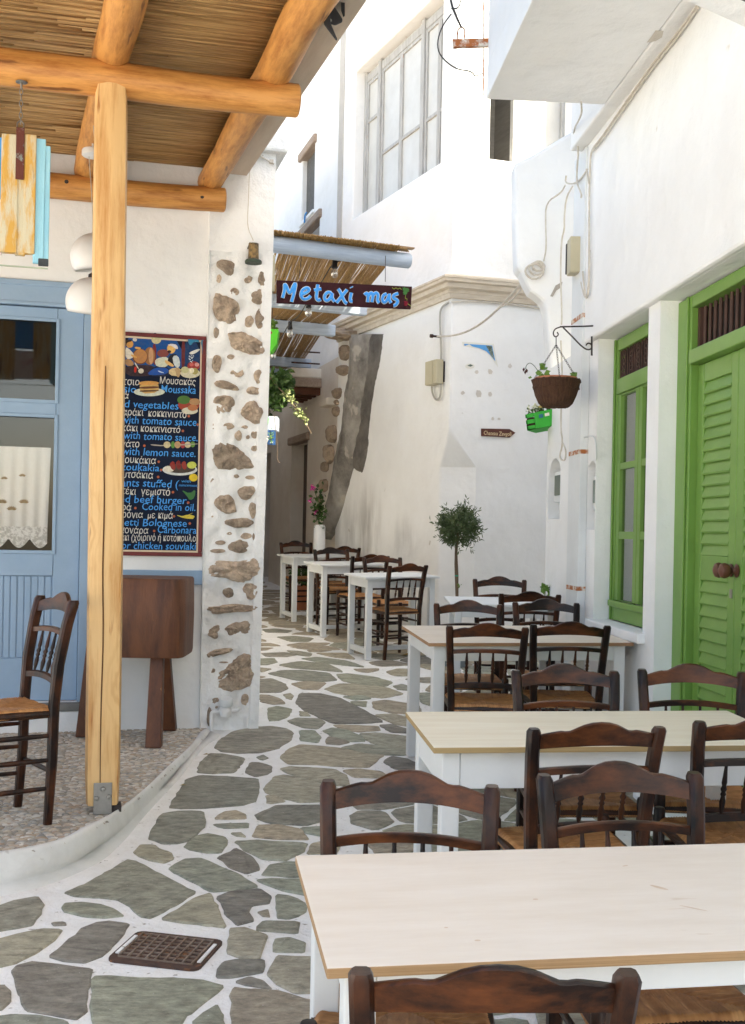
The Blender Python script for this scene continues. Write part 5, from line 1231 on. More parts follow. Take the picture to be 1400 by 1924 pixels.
for i in range(nb):
    x = a_lo + (a_hi - a_lo) * (i + 0.4) / nb; mb = MB(FR.M); mb.tube([(x, -0.15, ztr1), (x, -0.15, cL - 0.075)], 0.010, 8); mb.build('fanlight_bar', BROWNI, gd, smooth=True)
mb = MB(FR.M); mb.box(a_hi - 0.02, a_hi + 0.012, -0.17, -0.13, ztr1 + 0.002, cL - 0.077); mb.box(a_lo, a_hi - 0.021, -0.17, -0.14, ztr1 + 0.002, ztr1 + 0.018); mb.build('fanlight_frame', BROWNI, gd)
MB(FR.M).box(a_lo, a_hi + 0.02, -0.20, -0.19, ztr1 + 0.001, cL - 0.076).build('fanlight_dark_sheet', DARK, gd)  # opaque near-black sheet, painting in the shade behind the bars
lz0, lz1 = zthr + 0.012, ztr0 - 0.004
p1t, p1b = pc(1330, 716, -0.14), pc(1330, 1044, -0.14); p2t, p2b = pc(1325, 1090, -0.14), lz0 + 0.16
for side, (s0, s1) in enumerate(((am + 0.003, af - 0.004), (ad0 + (jt - af) + 0.004, am - 0.003))):
    mb = MB(FR.M); st = 0.085; b0_, b1_ = -0.185, -0.135
    mb.box(s0, s0 + st, b0_, b1_, lz0, lz1); mb.box(s1 - st, s1, b0_, b1_, lz0, lz1)
    for lo, hi in ((p1t, lz1), (p2t, p1b), (lz0, p2b)): mb.box(s0 + st + 0.001, s1 - st - 0.001, b0_, b1_ - 0.001, lo, hi)
    lf = mb.build('door_leaf', GREEN, gd, bevel=0.005)
    MB(FR.M).box(s0 + st + 0.001, s1 - st - 0.001, b0_, b0_ + 0.01, p2b, p1t).build('leaf_back', GREEN, gd)
    for (t_, b_) in ((p1t, p1b), (p2t, p2b)):
        ns = max(2, round((t_ - b_) / 0.0595))
        for i in range(ns):
            z = t_ - (t_ - b_) * (i + 0.5) / ns; hh = (t_ - b_) / ns
            mb = MB(FR.M); x0, x1 = s0 + st + 0.002, s1 - st - 0.002
            mb.add([(x0, -0.152, z + hh * 0.55), (x1, -0.152, z + hh * 0.55), (x1, -0.134, z - hh * 0.42), (x0, -0.134, z - hh * 0.42), (x0, -0.160, z + hh * 0.42), (x1, -0.160, z + hh * 0.42), (x1, -0.138, z - hh * 0.55), (x0, -0.138, z - hh * 0.55)],
                   [(0, 1, 2, 3), (7, 6, 5, 4), (3, 2, 6, 7), (0, 4, 5, 1), (0, 3, 7, 4), (1, 5, 6, 2)]); mb.build('louvre_slat', GREEN, gd)
    kx = s0 + 0.035 if side == 0 else s1 - 0.03; kz = pc(1345, 1070, -0.1)
    mb = MB(FR.M); mb.lathe([(0.0, 0), (0.030, 0.0), (0.032, 0.006), (0.016, 0.014), (0.012, 0.026), (0.018, 0.034), (0.032, 0.046), (0.037, 0.062), (0.032, 0.078), (0.016, 0.087), (0, 0.089)], (kx, -0.135, kz), 20, Matrix.Rotation(R(-90), 4, 'X'))
    mb.build('door_knob', mat('brown_knob', (0.15, 0.058, 0.035), (0.10, 0.035, 0.02), rough=0.4, scale=12, bump=0.2), gd, smooth=True)
MB(FR.M).box(am + 0.02, am + 0.05, -0.1345, -0.131, pc(1380, 1125, -0.13), pc(1380, 1108, -0.13)).build('keyhole_plate', STEEL, gd)
mb = MB(FR.M); mb.box(ad0 - 0.1, ad1 + 0.0, -0.3, 0.10, gz(4.6) - 0.15, gz(5.6) + 0.058); mb.build('door_step', PL, gh, bevel=0.01)
# ------------------------------------------------------------------ pipes, meters and cables on the facade
dp = thing('drain_pipe', 'white square downpipe with rusty straps on house corner', 'pipe', FR.w(pa(1078, 1100), 0.03, gz(8)))
d0, d1 = pa(1090, 900, 0.05), pa(1069, 900, 0.05)
mb = MB(FR.M); mb.box(d0, d1, 0.0, 0.055, 0.1, pc(1075, 310, 0.05)); mb.build('downpipe', WPAINTB, dp, bevel=0.006)
for y in (603, 851, 1105): z = pc(1078, y, 0.06); MB(FR.M).box(d0 - 0.004, d1 - 0.02, 0.0, 0.060, z - 0.014, z + 0.014).build('strap', RUSTP if y < 1000 else RUSTP, dp)
for k, (x, yt, yb_) in enumerate(((1094, 700, 1160),)):
    a = pa(x, 900, 0.02); mb = MB(FR.M); mb.tube([(a, 0.022, 0.2), (a, 0.022, pc(x, yt, 0.02))], 0.017, 10); 
    for y in (850, 1112): mb.lathe([(0.023, -0.012), (0.023, 0.012)], (a, 0.022, pc(x, y, 0.02)), 10)
    mb.build('conduit', WPAINTB, dp, smooth=True)
def meter(n_, label):
    m_ = thing('electric_meter', label, 'meter', FR.w((n_[0] + n_[1]) / 2, -0.1, n_[2] + 0.2))
    ac = (n_[0] + n_[1]) / 2; z = n_[2] + (n_[3] - n_[2]) * 0.5; hw_ = (n_[1] - n_[0]) * 0.34
    MB(FR.M).box(ac - hw_, ac + hw_, -0.124, -0.03, z - 0.10, z + 0.13).build('meter_case', BEIGE if False else WPAINTB, m_, bevel=0.012)
    MB(FR.M).box(ac - hw_ * 0.7, ac + hw_ * 0.7, -0.031, -0.022, z - 0.05, z + 0.10).build('meter_window', mat('meter_glass', (0.16, 0.20, 0.17), rough=0.15, bump=0), m_, bevel=0.004)
    MB(FR.M).box(ac - hw_ * 0.5, ac + hw_ * 0.5, -0.124, -0.05, z - 0.15, z - 0.102).build('terminal_cover', WPAINTB, m_, bevel=0.006)
meter(n1, 'grey electricity meter in arched niche below green flower crate'); meter(n2, 'electricity meter in narrow niche next to green window')
def cable(paths, label, name='cable', fr=FR, b=0.05, r=0.006, m=CABLE, cat='cable', group=None):
    mb = MB(fr.M)
    for p in paths:
        pts = []
        for q in p:
            x, y = q[:2]; bb_ = q[2] if len(q) > 2 else b; a, c = fr.px(x, y, bb_); pts.append(Vector((a, bb_, c)))
        mb.tube(smooth_path(pts, 2), r, 6)
    return tag(mb.build(name, m, smooth=True), label, cat, group)
cable([[(1309, 12), (1275, 60), (1228, 118), (1190, 172), (1155, 222), (1128, 262), (1110, 282), (1108, 330), (1107, 400), (1107, 500), (1105, 560), (1098, 558), (1092, 530)], [(1312, 14), (1278, 64), (1231, 122), (1192, 176), (1157, 226), (1131, 264), (1113, 284)]],
      'cream painted cable running under balcony along the white wall', b=0.055, r=0.0065)
cable([[(1092, 192, 0.3), (1094, 215, 0.2), (1075, 248, 0.12), (1088, 275, 0.1), (1084, 320, 0.08), (1084, 345, 0.08), (1093, 365, 0.08), (1092, 372, 0.08)]], 'twisted cable hanging from balcony down to downpipe top', r=0.006)
cable([[(1104, 318), (1085, 345), (1062, 345), (1064, 330)], [(1062, 348), (1055, 362), (1026, 380), (1025, 420), (1027, 465), (1022, 490)], [(1076, 350), (1064, 370), (1060, 410), (1061, 430), (1055, 450), (1053, 520), (1056, 590), (1055, 610)], [(1102, 318), (1107, 345)]],
      'loose cream cables looped round the downpipe bracket', b=0.065, r=0.006)
cable([[(1095, 510), (1098, 545), (1103, 560), (1107, 545), (1108, 470)], [(1054, 640), (1057, 720), (1053, 800), (1058, 835), (1050, 860), (1062, 868), (1064, 845), (1056, 830)]], 'drooping cream cable below beige box and down the corner', b=0.062, r=0.006)
cable([[(1092, 824, 0.03), (1114, 817, 0.02), (1120, 830, 0.02), (1121, 858, 0.01), (1120, 872, -0.02)]], 'short white cable leading into narrow meter niche', b=0.03, r=0.0055, m=WPAINTB)
def jbox(fr, x0, x1, y0, y1, b, d, label, nm='junction_box'):
    t_ = thing(nm, label, 'junction box', fr.w(fr.px((x0 + x1) / 2, y1, b)[0], b, fr.px(x0, y1, b)[1]), 'beige junction boxes')
    a_, c_ = fr.px(x0, y0, b); a2, c2 = fr.px(x1, y1, b); lo, hi = min(a_, a2), max(a_, a2)
    MB(fr.M).box(lo, hi, b - d, b, c2, c_).build('box_cover', BEIGE, t_, bevel=0.008)
    MB(fr.M).box(lo + 0.3 * (hi - lo), hi - 0.02 * (hi - lo), b, b + 0.008, c2 + 0.004, c_ - 0.004).build('cover_ridge', BEIGE, t_, bevel=0.003)
    MB(fr.M).box(lo - 0.004, hi + 0.004, b - d - 0.03, b - d, c2 + 0.02, c_ - 0.02).build('box_base', IRON, t_)
    return t_
YJ = FR.w(pa(1085, 480, 0.06), 0, 0).y
FJ = Frame((0, YJ - 0.05, 0), (-1, 0, 0), (0, -1, 0))
jbox(FJ, 1072, 1099, 443, 512, 0.0, 0.13, 'beige junction box on downpipe of green door house')
# service cable from the corner house to this corner, with coils
pA = FL.w(*[FL.px(822, 632, 0.05)[0], 0.05, FL.px(822, 632, 0.05)[1]]); pB = at(1003, 505, y0_ - 0.03)
mb = MB(); pts = [pA.lerp(pB, t) + Vector((0, 0, -0.16 * math.sin(math.pi * t))) for t in [i / 14 for i in range(15)]]
mb.tube(pts, 0.010, 6)
p2 = [pA.lerp(pB, t) + Vector((0, 0, -0.16 * math.sin(math.pi * t) - 0.05 * math.sin(math.pi * (t - 0.72) / 0.28))) for t in [0.72 + 0.28 * i / 8 for i in range(9)]]; mb.tube(p2, 0.007, 6)
for k in range(3):
    c = at(1012 - 4 * k, 500 + 5 * k, y0_ - 0.05); rr = 0.045 + 0.012 * k
    mb.tube([c + Vector((rr * math.cos(t), 0.01 * math.sin(3 * t), rr * 0.8 * math.sin(t))) for t in [2 * math.pi * i / 14 for i in range(15)]], 0.008, 6)
tag(mb.build('service_cable', CABLE, smooth=True), 'thick cream cable strung between corner house and downpipe corner', 'cable')
# rusty bracket with an insulator at the balcony's far corner
brk = thing('rusty_bracket', 'rusty iron bracket with dangling black wire on balcony corner', 'bracket', FR.w(aB, bB, pc(910, 80, bB)))
Yk = FR.w(aB, bB, 0).y + 0.01
def kp(x, y, d=0): return at(x, y, Yk + d)
mb = MB(); mb.prism([(kp(x, y).x, kp(x, y).z) for x, y in ((851, 73), (920, 71), (920, 86), (852, 88))], Yk, Yk + 0.03, 'y'); mb.build('bracket_arm', RUSTP, brk, bevel=0.002)
mb = MB(); mb.tube([kp(909, 4, 0.015), kp(908, 180, 0.015)], 0.005, 6); mb.build('anchor_rod', RUSTP, brk)
mb = MB(); mb.tube(smooth_path([kp(860, 74, 0.015), kp(860, 55, 0.015), kp(868, 50, 0.015), kp(874, 56, 0.015), kp(873, 74, 0.015)], 2), 0.006, 6); mb.build('insulator_loop', RUSTP, brk, smooth=True)
mb = MB(); mb.tube(smooth_path([kp(867, 52, 0.015), kp(855, 25, 0.015), kp(848, 8, 0.015), kp(843, -30, 0.015)], 2), 0.007, 6)
mb.tube(smooth_path([kp(848, 26, 0.015), kp(830, 50, 0.015), kp(821, 80, 0.015), kp(826, 105, 0.015), kp(856, 130, 0.015), kp(885, 133, 0.015), kp(893, 143, 0.015)], 2), 0.0042, 6)
mb.tube(smooth_path([kp(848, 16, 0.015), kp(862, 16, 0.015), kp(866, 0, 0.015)], 2), 0.0042, 6); mb.build('wire', BLACK, brk, smooth=True)
mb = MB(); mb.tube(smooth_path([kp(893, 143, 0.015), kp(903, 140, 0.015), kp(909, 136, 0.015)], 1), 0.0042, 6); mb.build('wire_end', CABLE, brk)
# ------------------------------------------------------------------ hanging basket on a wrought bracket
a_pl, c_pl = FR.px(1111, 645, 0.045)
hb = thing('hanging_basket', 'coir hanging basket with terracotta liner on wrought iron wall bracket', 'hanging basket', FR.w(a_pl, 0.2, pc(1045, 765, 0.2)))
Yh = FR.w(a_pl, 0, 0).y
def hp(x, y): return at(x, y, Yh - 0.02)
mb = MB(); mb.tube([hp(1112, 632), hp(1112, 668)], 0.006, 6)
mb.tube([hp(1098, 613), hp(1052, 614)], 0.0055, 6)
mb.tube(smooth_path([hp(1054, 614), hp(1042, 618), hp(1039, 628), hp(1044, 634), hp(1050, 629), hp(1047, 624)], 2), 0.0045, 6)
mb.tube(smooth_path([hp(1058, 615), hp(1075, 632), hp(1092, 650), hp(1104, 658), hp(1112, 655), hp(1112, 647), hp(1105, 644), hp(1101, 649)], 2), 0.005, 6)
mb.tube([hp(1098, 613), hp(1120, 612)], 0.0055, 6)
mb.build('wall_bracket', IRON, hb, smooth=True)
bc = hp(1045, 715); rb0 = 44.5 * Yh / F
for ang in (math.pi * 0.98, math.pi * 1.5, 0.02 * math.pi):
    top = hp(1045, 648); bot = bc + Vector((rb0 * 0.95 * math.cos(ang), rb0 * 0.95 * math.sin(ang), 0)); nl = 13
    for i in range(nl): chain_link(top.lerp(bot, i / nl), top.lerp(bot, (i + 1) / nl), 0.0016, hb, wd=0.0035, m=IRON)
mb = MB(); mb.tube([hp(1045, 634), hp(1045, 649)], 0.003, 6); mb.build('hook', IRON, hb)
zb_ = hp(1045, 766).z; H_ = bc.z - zb_
mb = MB(); n = 72; prof = [(0.02, 0.0), (0.55, 0.02), (0.72, 0.16), (0.86, 0.45), (0.95, 0.75), (1.0, 0.97), (1.02, 1.0), (0.98, 1.03), (0.92, 1.0), (0.90, 0.8)]
vs = []
for r_, h in prof:
    for j in range(n):
        t = 2 * math.pi * j / n; rr = rb0 * r_ * (1 + 0.018 * (j % 2) + 0.02 * noise.noise((j * 0.7, h * 3, 0))); vs.append(Vector((bc.x + rr * math.cos(t), bc.y + rr * math.sin(t), zb_ + H_ * h + 0.006 * noise.noise((j * 0.9, h, 5)))))
fs = [(i * n + j, i * n + (j + 1) % n, (i + 1) * n + (j + 1) % n, (i + 1) * n + j) for i in range(len(prof) - 1) for j in range(n)] + [tuple(range(n))]
mb.add(vs, fs); mb.build('coir_basket', WICKER, hb)
mb = MB()
for h, r_ in ((0.72, 0.955), (0.97, 1.015)):
    mb.tube([Vector((bc.x + rb0 * r_ * math.cos(t), bc.y + rb0 * r_ * math.sin(t), zb_ + H_ * h + 0.008 * math.sin(9 * t))) for t in [2 * math.pi * i / 48 for i in range(49)]], 0.0055, 6, caps=False)
mb.build('binding_rope', WICKER, hb)
mb = MB(); mb.lathe([(rb0 * 0.86, -0.03), (rb0 * 0.9, 0.012), (rb0 * 0.88, 0.018), (rb0 * 0.82, 0.012), (rb0 * 0.80, -0.02), (0, -0.02)], (bc.x, bc.y, bc.z), 32); mb.build('terracotta_liner', TERRA, hb, smooth=True)
def leaf_quad(mb, p, d, up, L, W, fold=0.15):
    d = d.normalized(); s_ = d.cross(up)
    if s_.length < 1e-3: s_ = Vector((1, 0, 0))
    s_.normalize(); u_ = s_.cross(d)
    mb.add([p, p + d * L * 0.5 + s_ * W + u_ * fold * L * 0.5, p + d * L, p + d * L * 0.5 - s_ * W + u_ * fold * L * 0.5, p + d * L * 0.5], [(0, 1, 4), (1, 2, 4), (2, 3, 4), (3, 0, 4)])
def rvec(rg): 
    v = Vector((rg.gauss(0, 1), rg.gauss(0, 1), rg.gauss(0, 1))); return v.normalized()
rg = random.Random(31); mb = MB()
for (x, y, L) in ((1015, 690, 0.045), (1006, 700, 0.04), (1022, 703, 0.05), (1028, 694, 0.04), (1012, 706, 0.045), (1018, 696, 0.04), (1000, 710, 0.03), (1084, 707, 0.05), (1080, 709, 0.04)):
    p = hp(x, y); d = rvec(rg); d.z = abs(d.z) * 0.4; 
    for k in range(2): leaf_quad(mb, p, d + rvec(rg) * 0.5, Vector((0, -1, 0.5)), L, L * 0.42)
mb.build('leaves', LEAFB, hb)
mb = MB(); mb.tube(smooth_path([hp(1018, 714), hp(1010, 694), hp(998, 681), hp(990, 684), hp(987, 694)], 2), 0.002, 5); mb.tube([hp(1012, 714), hp(1016, 700)], 0.002, 5); mb.build('stem', LEAF, hb)
mb = MB()
for x, y in ((985, 690), (989, 692), (987, 695)): leaf_quad(mb, hp(x, y), Vector((0.1 * (x - 987), 0, -1)), Vector((0, -1, 0)), 0.03, 0.008)
mb.build('wilted_flower', mat('wilted', (0.07, 0.025, 0.02), rough=0.9, bump=0), hb)
# ------------------------------------------------------------------ lime green crate with flowers
Yc = y0_ - 0.10
def cp(x, y, d=0): return at(x, y, Yc + d)
crt = thing('flower_crate', 'lime green wooden crate with yellow flowers fixed at house corner under basket', 'planter', cp(1015, 808))
qd = [(987, 779), (1040, 768), (1044, 799), (991, 809)]
TL, TR, BR, BL = [cp(*q) for q in qd]; dpv = Vector((0.09, 0.20, 0.0))
def cquad(u0, u1, v0, v1, nm, t=0.010, base=(TL, TR, BR, BL), off=Vector((0, 0, 0)), inw=Vector((0, 1, 0)), m=LIME):
    a_, b_, c_, d_ = base
    P = lambda u, v: (a_.lerp(b_, u)).lerp(d_.lerp(c_, u), v) + off
    q_ = [P(u0, v0), P(u1, v0), P(u1, v1), P(u0, v1)]; mb = MB(); mb.add(q_ + [p + inw * t for p in q_], [(0, 1, 2, 3), (7, 6, 5, 4), (0, 4, 5, 1), (1, 5, 6, 2), (2, 6, 7, 3), (3, 7, 4, 0)]); return mb.build(nm, m, crt)
for v0, v1 in ((0.0, 0.22), (0.36, 0.60), (0.74, 1.0)): cquad(0, 1, v0, v1, 'slat')
cquad(0.30, 0.97, 0.0, 0.98, 'front_panel', 0.008, off=Vector((0, -0.009, 0)))
cquad(0.30, 0.40, 0.02, 0.97, 'batten', 0.008, off=Vector((0, -0.018, 0)))
cquad(0.45, 0.60, 0.18, 0.40, 'handle_hole', 0.002, off=Vector((0, -0.0205, 0)), m=mat('hole_blue', (0.03, 0.16, 0.22), rough=0.8, bump=0)); cquad(0.66, 0.82, 0.18, 0.36, 'handle_hole', 0.002, off=Vector((0, -0.0205, 0)), m=OUTL)
side = (TR, TR + dpv, BR + dpv, BR)
for v0, v1 in ((0.0, 0.22), (0.36, 0.60), (0.74, 1.0)): cquad(0, 1, v0, v1, 'slat', 0.010, base=side, inw=Vector((-1, 0, 0)))
side = (TL, TL + dpv, BL + dpv, BL)
for v0, v1 in ((0.0, 0.22), (0.36, 0.60), (0.74, 1.0)): cquad(0, 1, v0, v1, 'slat', 0.010, base=side, inw=Vector((1, 0, 0)))
cquad(0, 1, 0, 1, 'crate_floor', 0.008, base=(BL, BR, BR + dpv, BL + dpv), inw=Vector((0, 0, 1)))
cquad(0.03, 0.97, 0.1, 0.95, 'soil', 0.06, base=(TL + Vector((0, 0, -0.03)), TR + Vector((0, 0, -0.03)), TR + dpv + Vector((0, 0, -0.03)), TL + dpv + Vector((0, 0, -0.03))), inw=Vector((0, 0, -1)), m=SOIL)
mb = MB(); mbw = MB(); mby = MB()
for k in range(130):
    p = TL.lerp(TR, rg.random()) + dpv * rg.random() * 0.6 + Vector((0, 0, -0.01 + 0.05 * rg.random())); leaf_quad(mb, p, rvec(rg) + Vector((0, 0, 0.5)), rvec(rg), 0.03, 0.010)
for k in range(60):
    u_ = rg.random(); p = TL.lerp(TR, u_) + dpv * rg.random() * 0.4 + Vector((0, -0.01, 0.03 + 0.04 * rg.random())); leaf_quad(mbw if u_ < 0.4 else mby, p, rvec(rg), rvec(rg), 0.022, 0.010)
mb.build('foliage', LEAF, crt); mbw.build('white_blossom', mat('cream_petal', (0.62, 0.63, 0.42), rough=0.6, bump=0), crt); mby.build('yellow_blossom', YELL, crt)

# ================================================================== CORNER HOUSE
ch = thing('corner_house', 'white two storey corner house with stone cornice and tall upper window', 'building', C0 + Vector((0, 0, gz(12))))
cz = FL.px(850, 517)[1]
A_ = FL.w(FL.px(826, 900)[0], 0, 0); B_ = FC.w(FC.px(894, 900)[0], 0, 0); zb2 = FC.px(890, 878)[1]; za2 = FL.px(849, 806)[1]
Rr = FC.w(-6, 0, 0); K_ = FL.w(KT, 0, 0); z0 = -0.3
P = lambda v, z: Vector((v.x, v.y, z))
mb = MB(); V = [P(A_, z0), P(A_, zb2), P(C0, za2), P(C0, cz), P(K_, cz), P(K_, z0), P(B_, z0), P(B_, zb2), P(Rr, cz), P(Rr, z0)]
Kb = FL.w(KT, -1.2, 0); V += [P(Kb, z0), P(Kb, cz)]
mb.add(V, [(0, 1, 2, 3, 4, 5), (6, 9, 8, 3, 2, 7), (0, 6, 7, 1), (1, 7, 2), (5, 4, 11, 10)])
lw = mb.build('lower_wall', PLS, ch, weld=True, bevel=0.02)
# upper storey
Wl = FL.px(662, 416)[0]; Wr = FL.px(832, 300)[0]; Wb = FL.px(745, 358)[1]; Wt = 7.35
mb = MB(FL.M); wall_holes(mb, 0.0, KT, cz - 0.02, 9.2, [(Wr, Wl, Wb, Wt, 0.22)], depth=0.4); mb.build('upper_wall', PL, ch, weld=True, bevel=0.02)
V0 = FC.px(1075, 240)[0]; V1 = FC.px(906, 240)[0]; Vb = FC.px(940, 300)[1]
mb = MB(FC.M); wall_holes(mb, -6, 0.0, cz - 0.02, 9.2, [(V0, V1, Vb, Vb + 1.5, 0.3)], depth=0.4); mb.build('upper_wall', PL, ch, weld=True, bevel=0.02)
for fr, h in ((FL, (Wr, Wl, Wb, Wt)), (FC, (V0, V1, Vb, Vb + 1.5))): MB(fr.M).box(h[0] - 0.1, h[1] + 0.1, -1.5, -0.9, h[2] - 0.1, h[3] + 0.1).build('room_behind', SHADOWROOM if fr is FL else mat('lit_room', (0.34, 0.32, 0.29), (0.25, 0.235, 0.21), rough=0.9, scale=3, stretch=(1, 1, 7), bump=0.3), ch)  # one room painted in a shaded tone, the other in a lit one
# cornice swept round the corner
prof = [(0.0, 0.0), (0.035, 0.0), (0.05, 0.055), (0.06, 0.06), (0.062, 0.095), (0.11, 0.115), (0.115, 0.165), (0.15, 0.18), (0.155, 0.215), (0.165, 0.22), (0.165, 0.245), (0.0, 0.30)]
prof = [(d * 0.88, z * 0.84) for d, z in prof]
bis = (FL.eb + FC.eb).normalized(); ms = 1 / bis.dot(FL.eb); c_base = cz - 0.235
mb = MB(); n = len(prof)
for base, dr_, sc_ in ((FL.w(KT - 0.02, 0, 0), FL.eb, 1), (C0, bis, ms), (FC.w(-3, 0, 0), FC.eb, 1)):
    for d, z in prof: p = base + dr_ * d * sc_; mb.v.append(Vector((p.x, p.y, c_base + z)))
for k in range(2):
    for i in range(n): mb.f.append((k * n + i, k * n + (i + 1) % n, (k + 1) * n + (i + 1) % n, (k + 1) * n + i))
mb.f += [tuple(range(n)), tuple(range(2 * n, 3 * n))]
mb.build('cornice', MARBLE, ch)
# vertical render strip left of the tall window
x0_, x1_ = FL.px(637, 300)[0], FL.px(645, 300)[0]
MB(FL.M).box(min(x0_, x1_) - 0.005, max(x0_, x1_) + 0.005, -0.02, 0.012, FL.px(640, 450)[1], 9.2).build('render_strip', mat('grey_render', (0.50, 0.48, 0.45), (0.42, 0.40, 0.37), rough=0.95, bump=0.5), ch)
# tall window: frame, mullions, sashes
WGREY = mat('weathered_white_wood', (0.52, 0.52, 0.51), (0.34, 0.33, 0.31), rough=0.8, scale=9, stretch=(3, 3, 0.5), bump=0.5, spots=(0.36, 0.20, 0.11), spot_scale=11, spot_th=0.69)
wbk, wfr = -0.20, -0.13
mb = MB(FL.M); mb.box(Wl - 0.07, Wl - 0.004, wbk, wfr, Wb + 0.005, Wt - 0.005); mb.box(Wr + 0.004, Wr + 0.07, wbk, wfr, Wb + 0.005, Wt - 0.005)
m1, m2 = FL.px(716, 250, -0.16)[0], FL.px(797, 250, -0.16)[0]
for m_ in (m1, m2): mb.box(m_ - 0.045, m_ + 0.045, wbk, wfr + 0.01, Wb + 0.005, Wt - 0.005)
ztr = FL.px(760, 88, -0.16)[1]
segs = ((m1 + 0.046, Wl - 0.071), (m2 + 0.046, m1 - 0.046), (Wr + 0.071, m2 - 0.046))
for s0, s1 in segs: mb.box(s0, s1, wbk, wfr - 0.004, ztr - 0.05, ztr + 0.05); mb.box(s0, s1, wbk, wfr - 0.004, Wb + 0.005, Wb + 0.05)
uw = mb.build('tall_window', WGREY, ch, bevel=0.006)
for k, (s0, s1) in enumerate(segs):
    if s1 - s0 < 0.05: continue
    mid_ = (s0 + s1) / 2; halves = ((s0, s1),) if k == 0 else ((s0, mid_ - 0.002), (mid_ + 0.002, s1))
    for h0, h1 in halves:
        if h1 - h0 < 0.09: continue
        mb = MB(FL.M); z0_, z1_ = Wb + 0.052, ztr - 0.052; st = 0.04; zm = z0_ + (z1_ - z0_) * (0.38 if k != 0 else 0.7)
        mb.box(h0, h0 + st, wbk + 0.02, wfr - 0.01, z0_, z1_); mb.box(h1 - st, h1, wbk + 0.02, wfr - 0.01, z0_, z1_)
        for zz in (z0_, zm - st / 2, z1_ - st): mb.box(h0 + st, h1 - st, wbk + 0.02, wfr - 0.012, zz, zz + st)
        mb.build('sash', WGREY, uw, bevel=0.004)
        for za_, zb_2 in ((z0_ + st, zm - st / 2), (zm + st / 2, z1_ - st)): MB(FL.M).box(h0 + st - 0.004, h1 - st + 0.004, wbk + 0.035, wbk + 0.039, za_, zb_2).build('pane', mat('sky_pale_glass', (0.62, 0.615, 0.58), (0.54, 0.53, 0.49), rough=0.35, scale=4, bump=0.1), uw)  # opaque pale colour paints the reflected sky into the panes
    MB(FL.M).box(s0 + 0.002, s1 - 0.002, wbk + 0.02, wbk + 0.024, ztr + 0.052, Wt - 0.01).build('pane', GLASS, uw)
# window on the square side, half open
mb = MB(FC.M); mb.box(V1 - 0.05, V1 - 0.003, -0.25, -0.20, Vb + 0.004, Vb + 1.49); vm = FC.px(966, 240, -0.2)[0]; mb.box(vm - 0.045, vm + 0.025, -0.25, -0.17, Vb + 0.004, Vb + 1.49)
vm2 = FC.px(1058, 240, -0.2)[0]; mb.box(vm2 - 0.03, vm2 + 0.03, -0.25, -0.17, Vb + 0.004, Vb + 1.49); mb.box(vm2 + 0.031, vm - 0.046, -0.25, -0.19, Vb + 0.004, Vb + 0.06)
sw = mb.build('side_window', WGREY, ch, bevel=0.005)
MB(FC.M).box(vm2 + 0.03, vm - 0.045, -0.225, -0.22, Vb + 0.06, Vb + 1.49).build('pane', MATS['sky_pale_glass'], sw)
mb = MB(FC.M); mb.obox((V1 - 0.10, -0.55, Vb + 0.5), (0.09, 0, -0.02), (0, 0.02, 0), (0, 0, 0.6)); mb.build('inner_jamb', SHADOWROOM, sw)
# bare cement scar where the old wall was torn off
scar = [(655, 622), (722, 628), (718, 660), (710, 700), (702, 735), (697, 770), (696, 810), (690, 835), (694, 850), (686, 875), (680, 890), (668, 880), (661, 868), (655, 900), (648, 940), (636, 985), (622, 1010), (614, 1008), (610, 960), (616, 900), (630, 850), (640, 790), (648, 720), (650, 660)]
def relief(lft, rgt, hgt, nm, seed, m_):
    """a swelling of bare cement between two traced edges"""
    lf, rt = smooth_path([Vector((*FL.px(x, y, 0.0), 0)) for x, y in lft], 2), smooth_path([Vector((*FL.px(x, y, 0.0), 0)) for x, y in rgt], 2)
    def smp(path, t):
        k = t * (len(path) - 1); i_ = min(int(k), len(path) - 2); return path[i_].lerp(path[i_ + 1], k - i_)
    mb = MB(FL.M); NV, NU = 60, 16
    for j_ in range(NV + 1):
        t = j_ / NV; a_, b_ = smp(lf, t), smp(rt, t)
        jl, jr = 0.02 * noise.noise((t * 22, 1, seed)), 0.022 * noise.noise((t * 15, 7, seed)) + 0.014 * noise.noise((t * 50, 3, seed))
        for i_ in range(NU + 1):
            s_ = i_ / NU; q = a_.lerp(b_, s_); x = q.x + jl * (1 - s_) - jr * s_
            d = hgt * math.sin(math.pi * s_) ** 0.7 * min(1, (1 - t) * 6 + 0.15) + 0.022 * noise.noise((x * 6, q.y * 3, seed)) + 0.012 * noise.noise((x * 18, q.y * 14, seed))
            if i_ in (0, NU): d = -0.03
            mb.v.append(Vector((x, d, q.y)))
    for j_ in range(NV):
        for i_ in range(NU): k = j_ * (NU + 1) + i_; mb.f.append((k, k + 1, k + NU + 2, k + NU + 1))
    return mb.build(nm, m_, ch, smooth='all')
relief([(660, 632), (661, 680), (655, 740), (646, 800), (632, 870), (621, 940), (614, 985), (611, 1012)], [(706, 628), (699, 690), (688, 750), (678, 820), (668, 870), (652, 930), (636, 985), (619, 1014)], 0.12, 'cement_buttress', 1, CEMENT)
relief([(690, 628), (684, 690), (672, 750), (664, 810), (660, 850), (664, 878)], [(722, 628), (716, 680), (703, 735), (695, 800), (693, 850), (681, 892)], 0.035, 'cement_buttress', 5, mat('dark_cement', (0.21, 0.19, 0.165), (0.055, 0.047, 0.04), rough=0.95, scale=1.3, bump=1.0, bscale=16, bdist=0.03, contrast=(0.38, 0.66)))
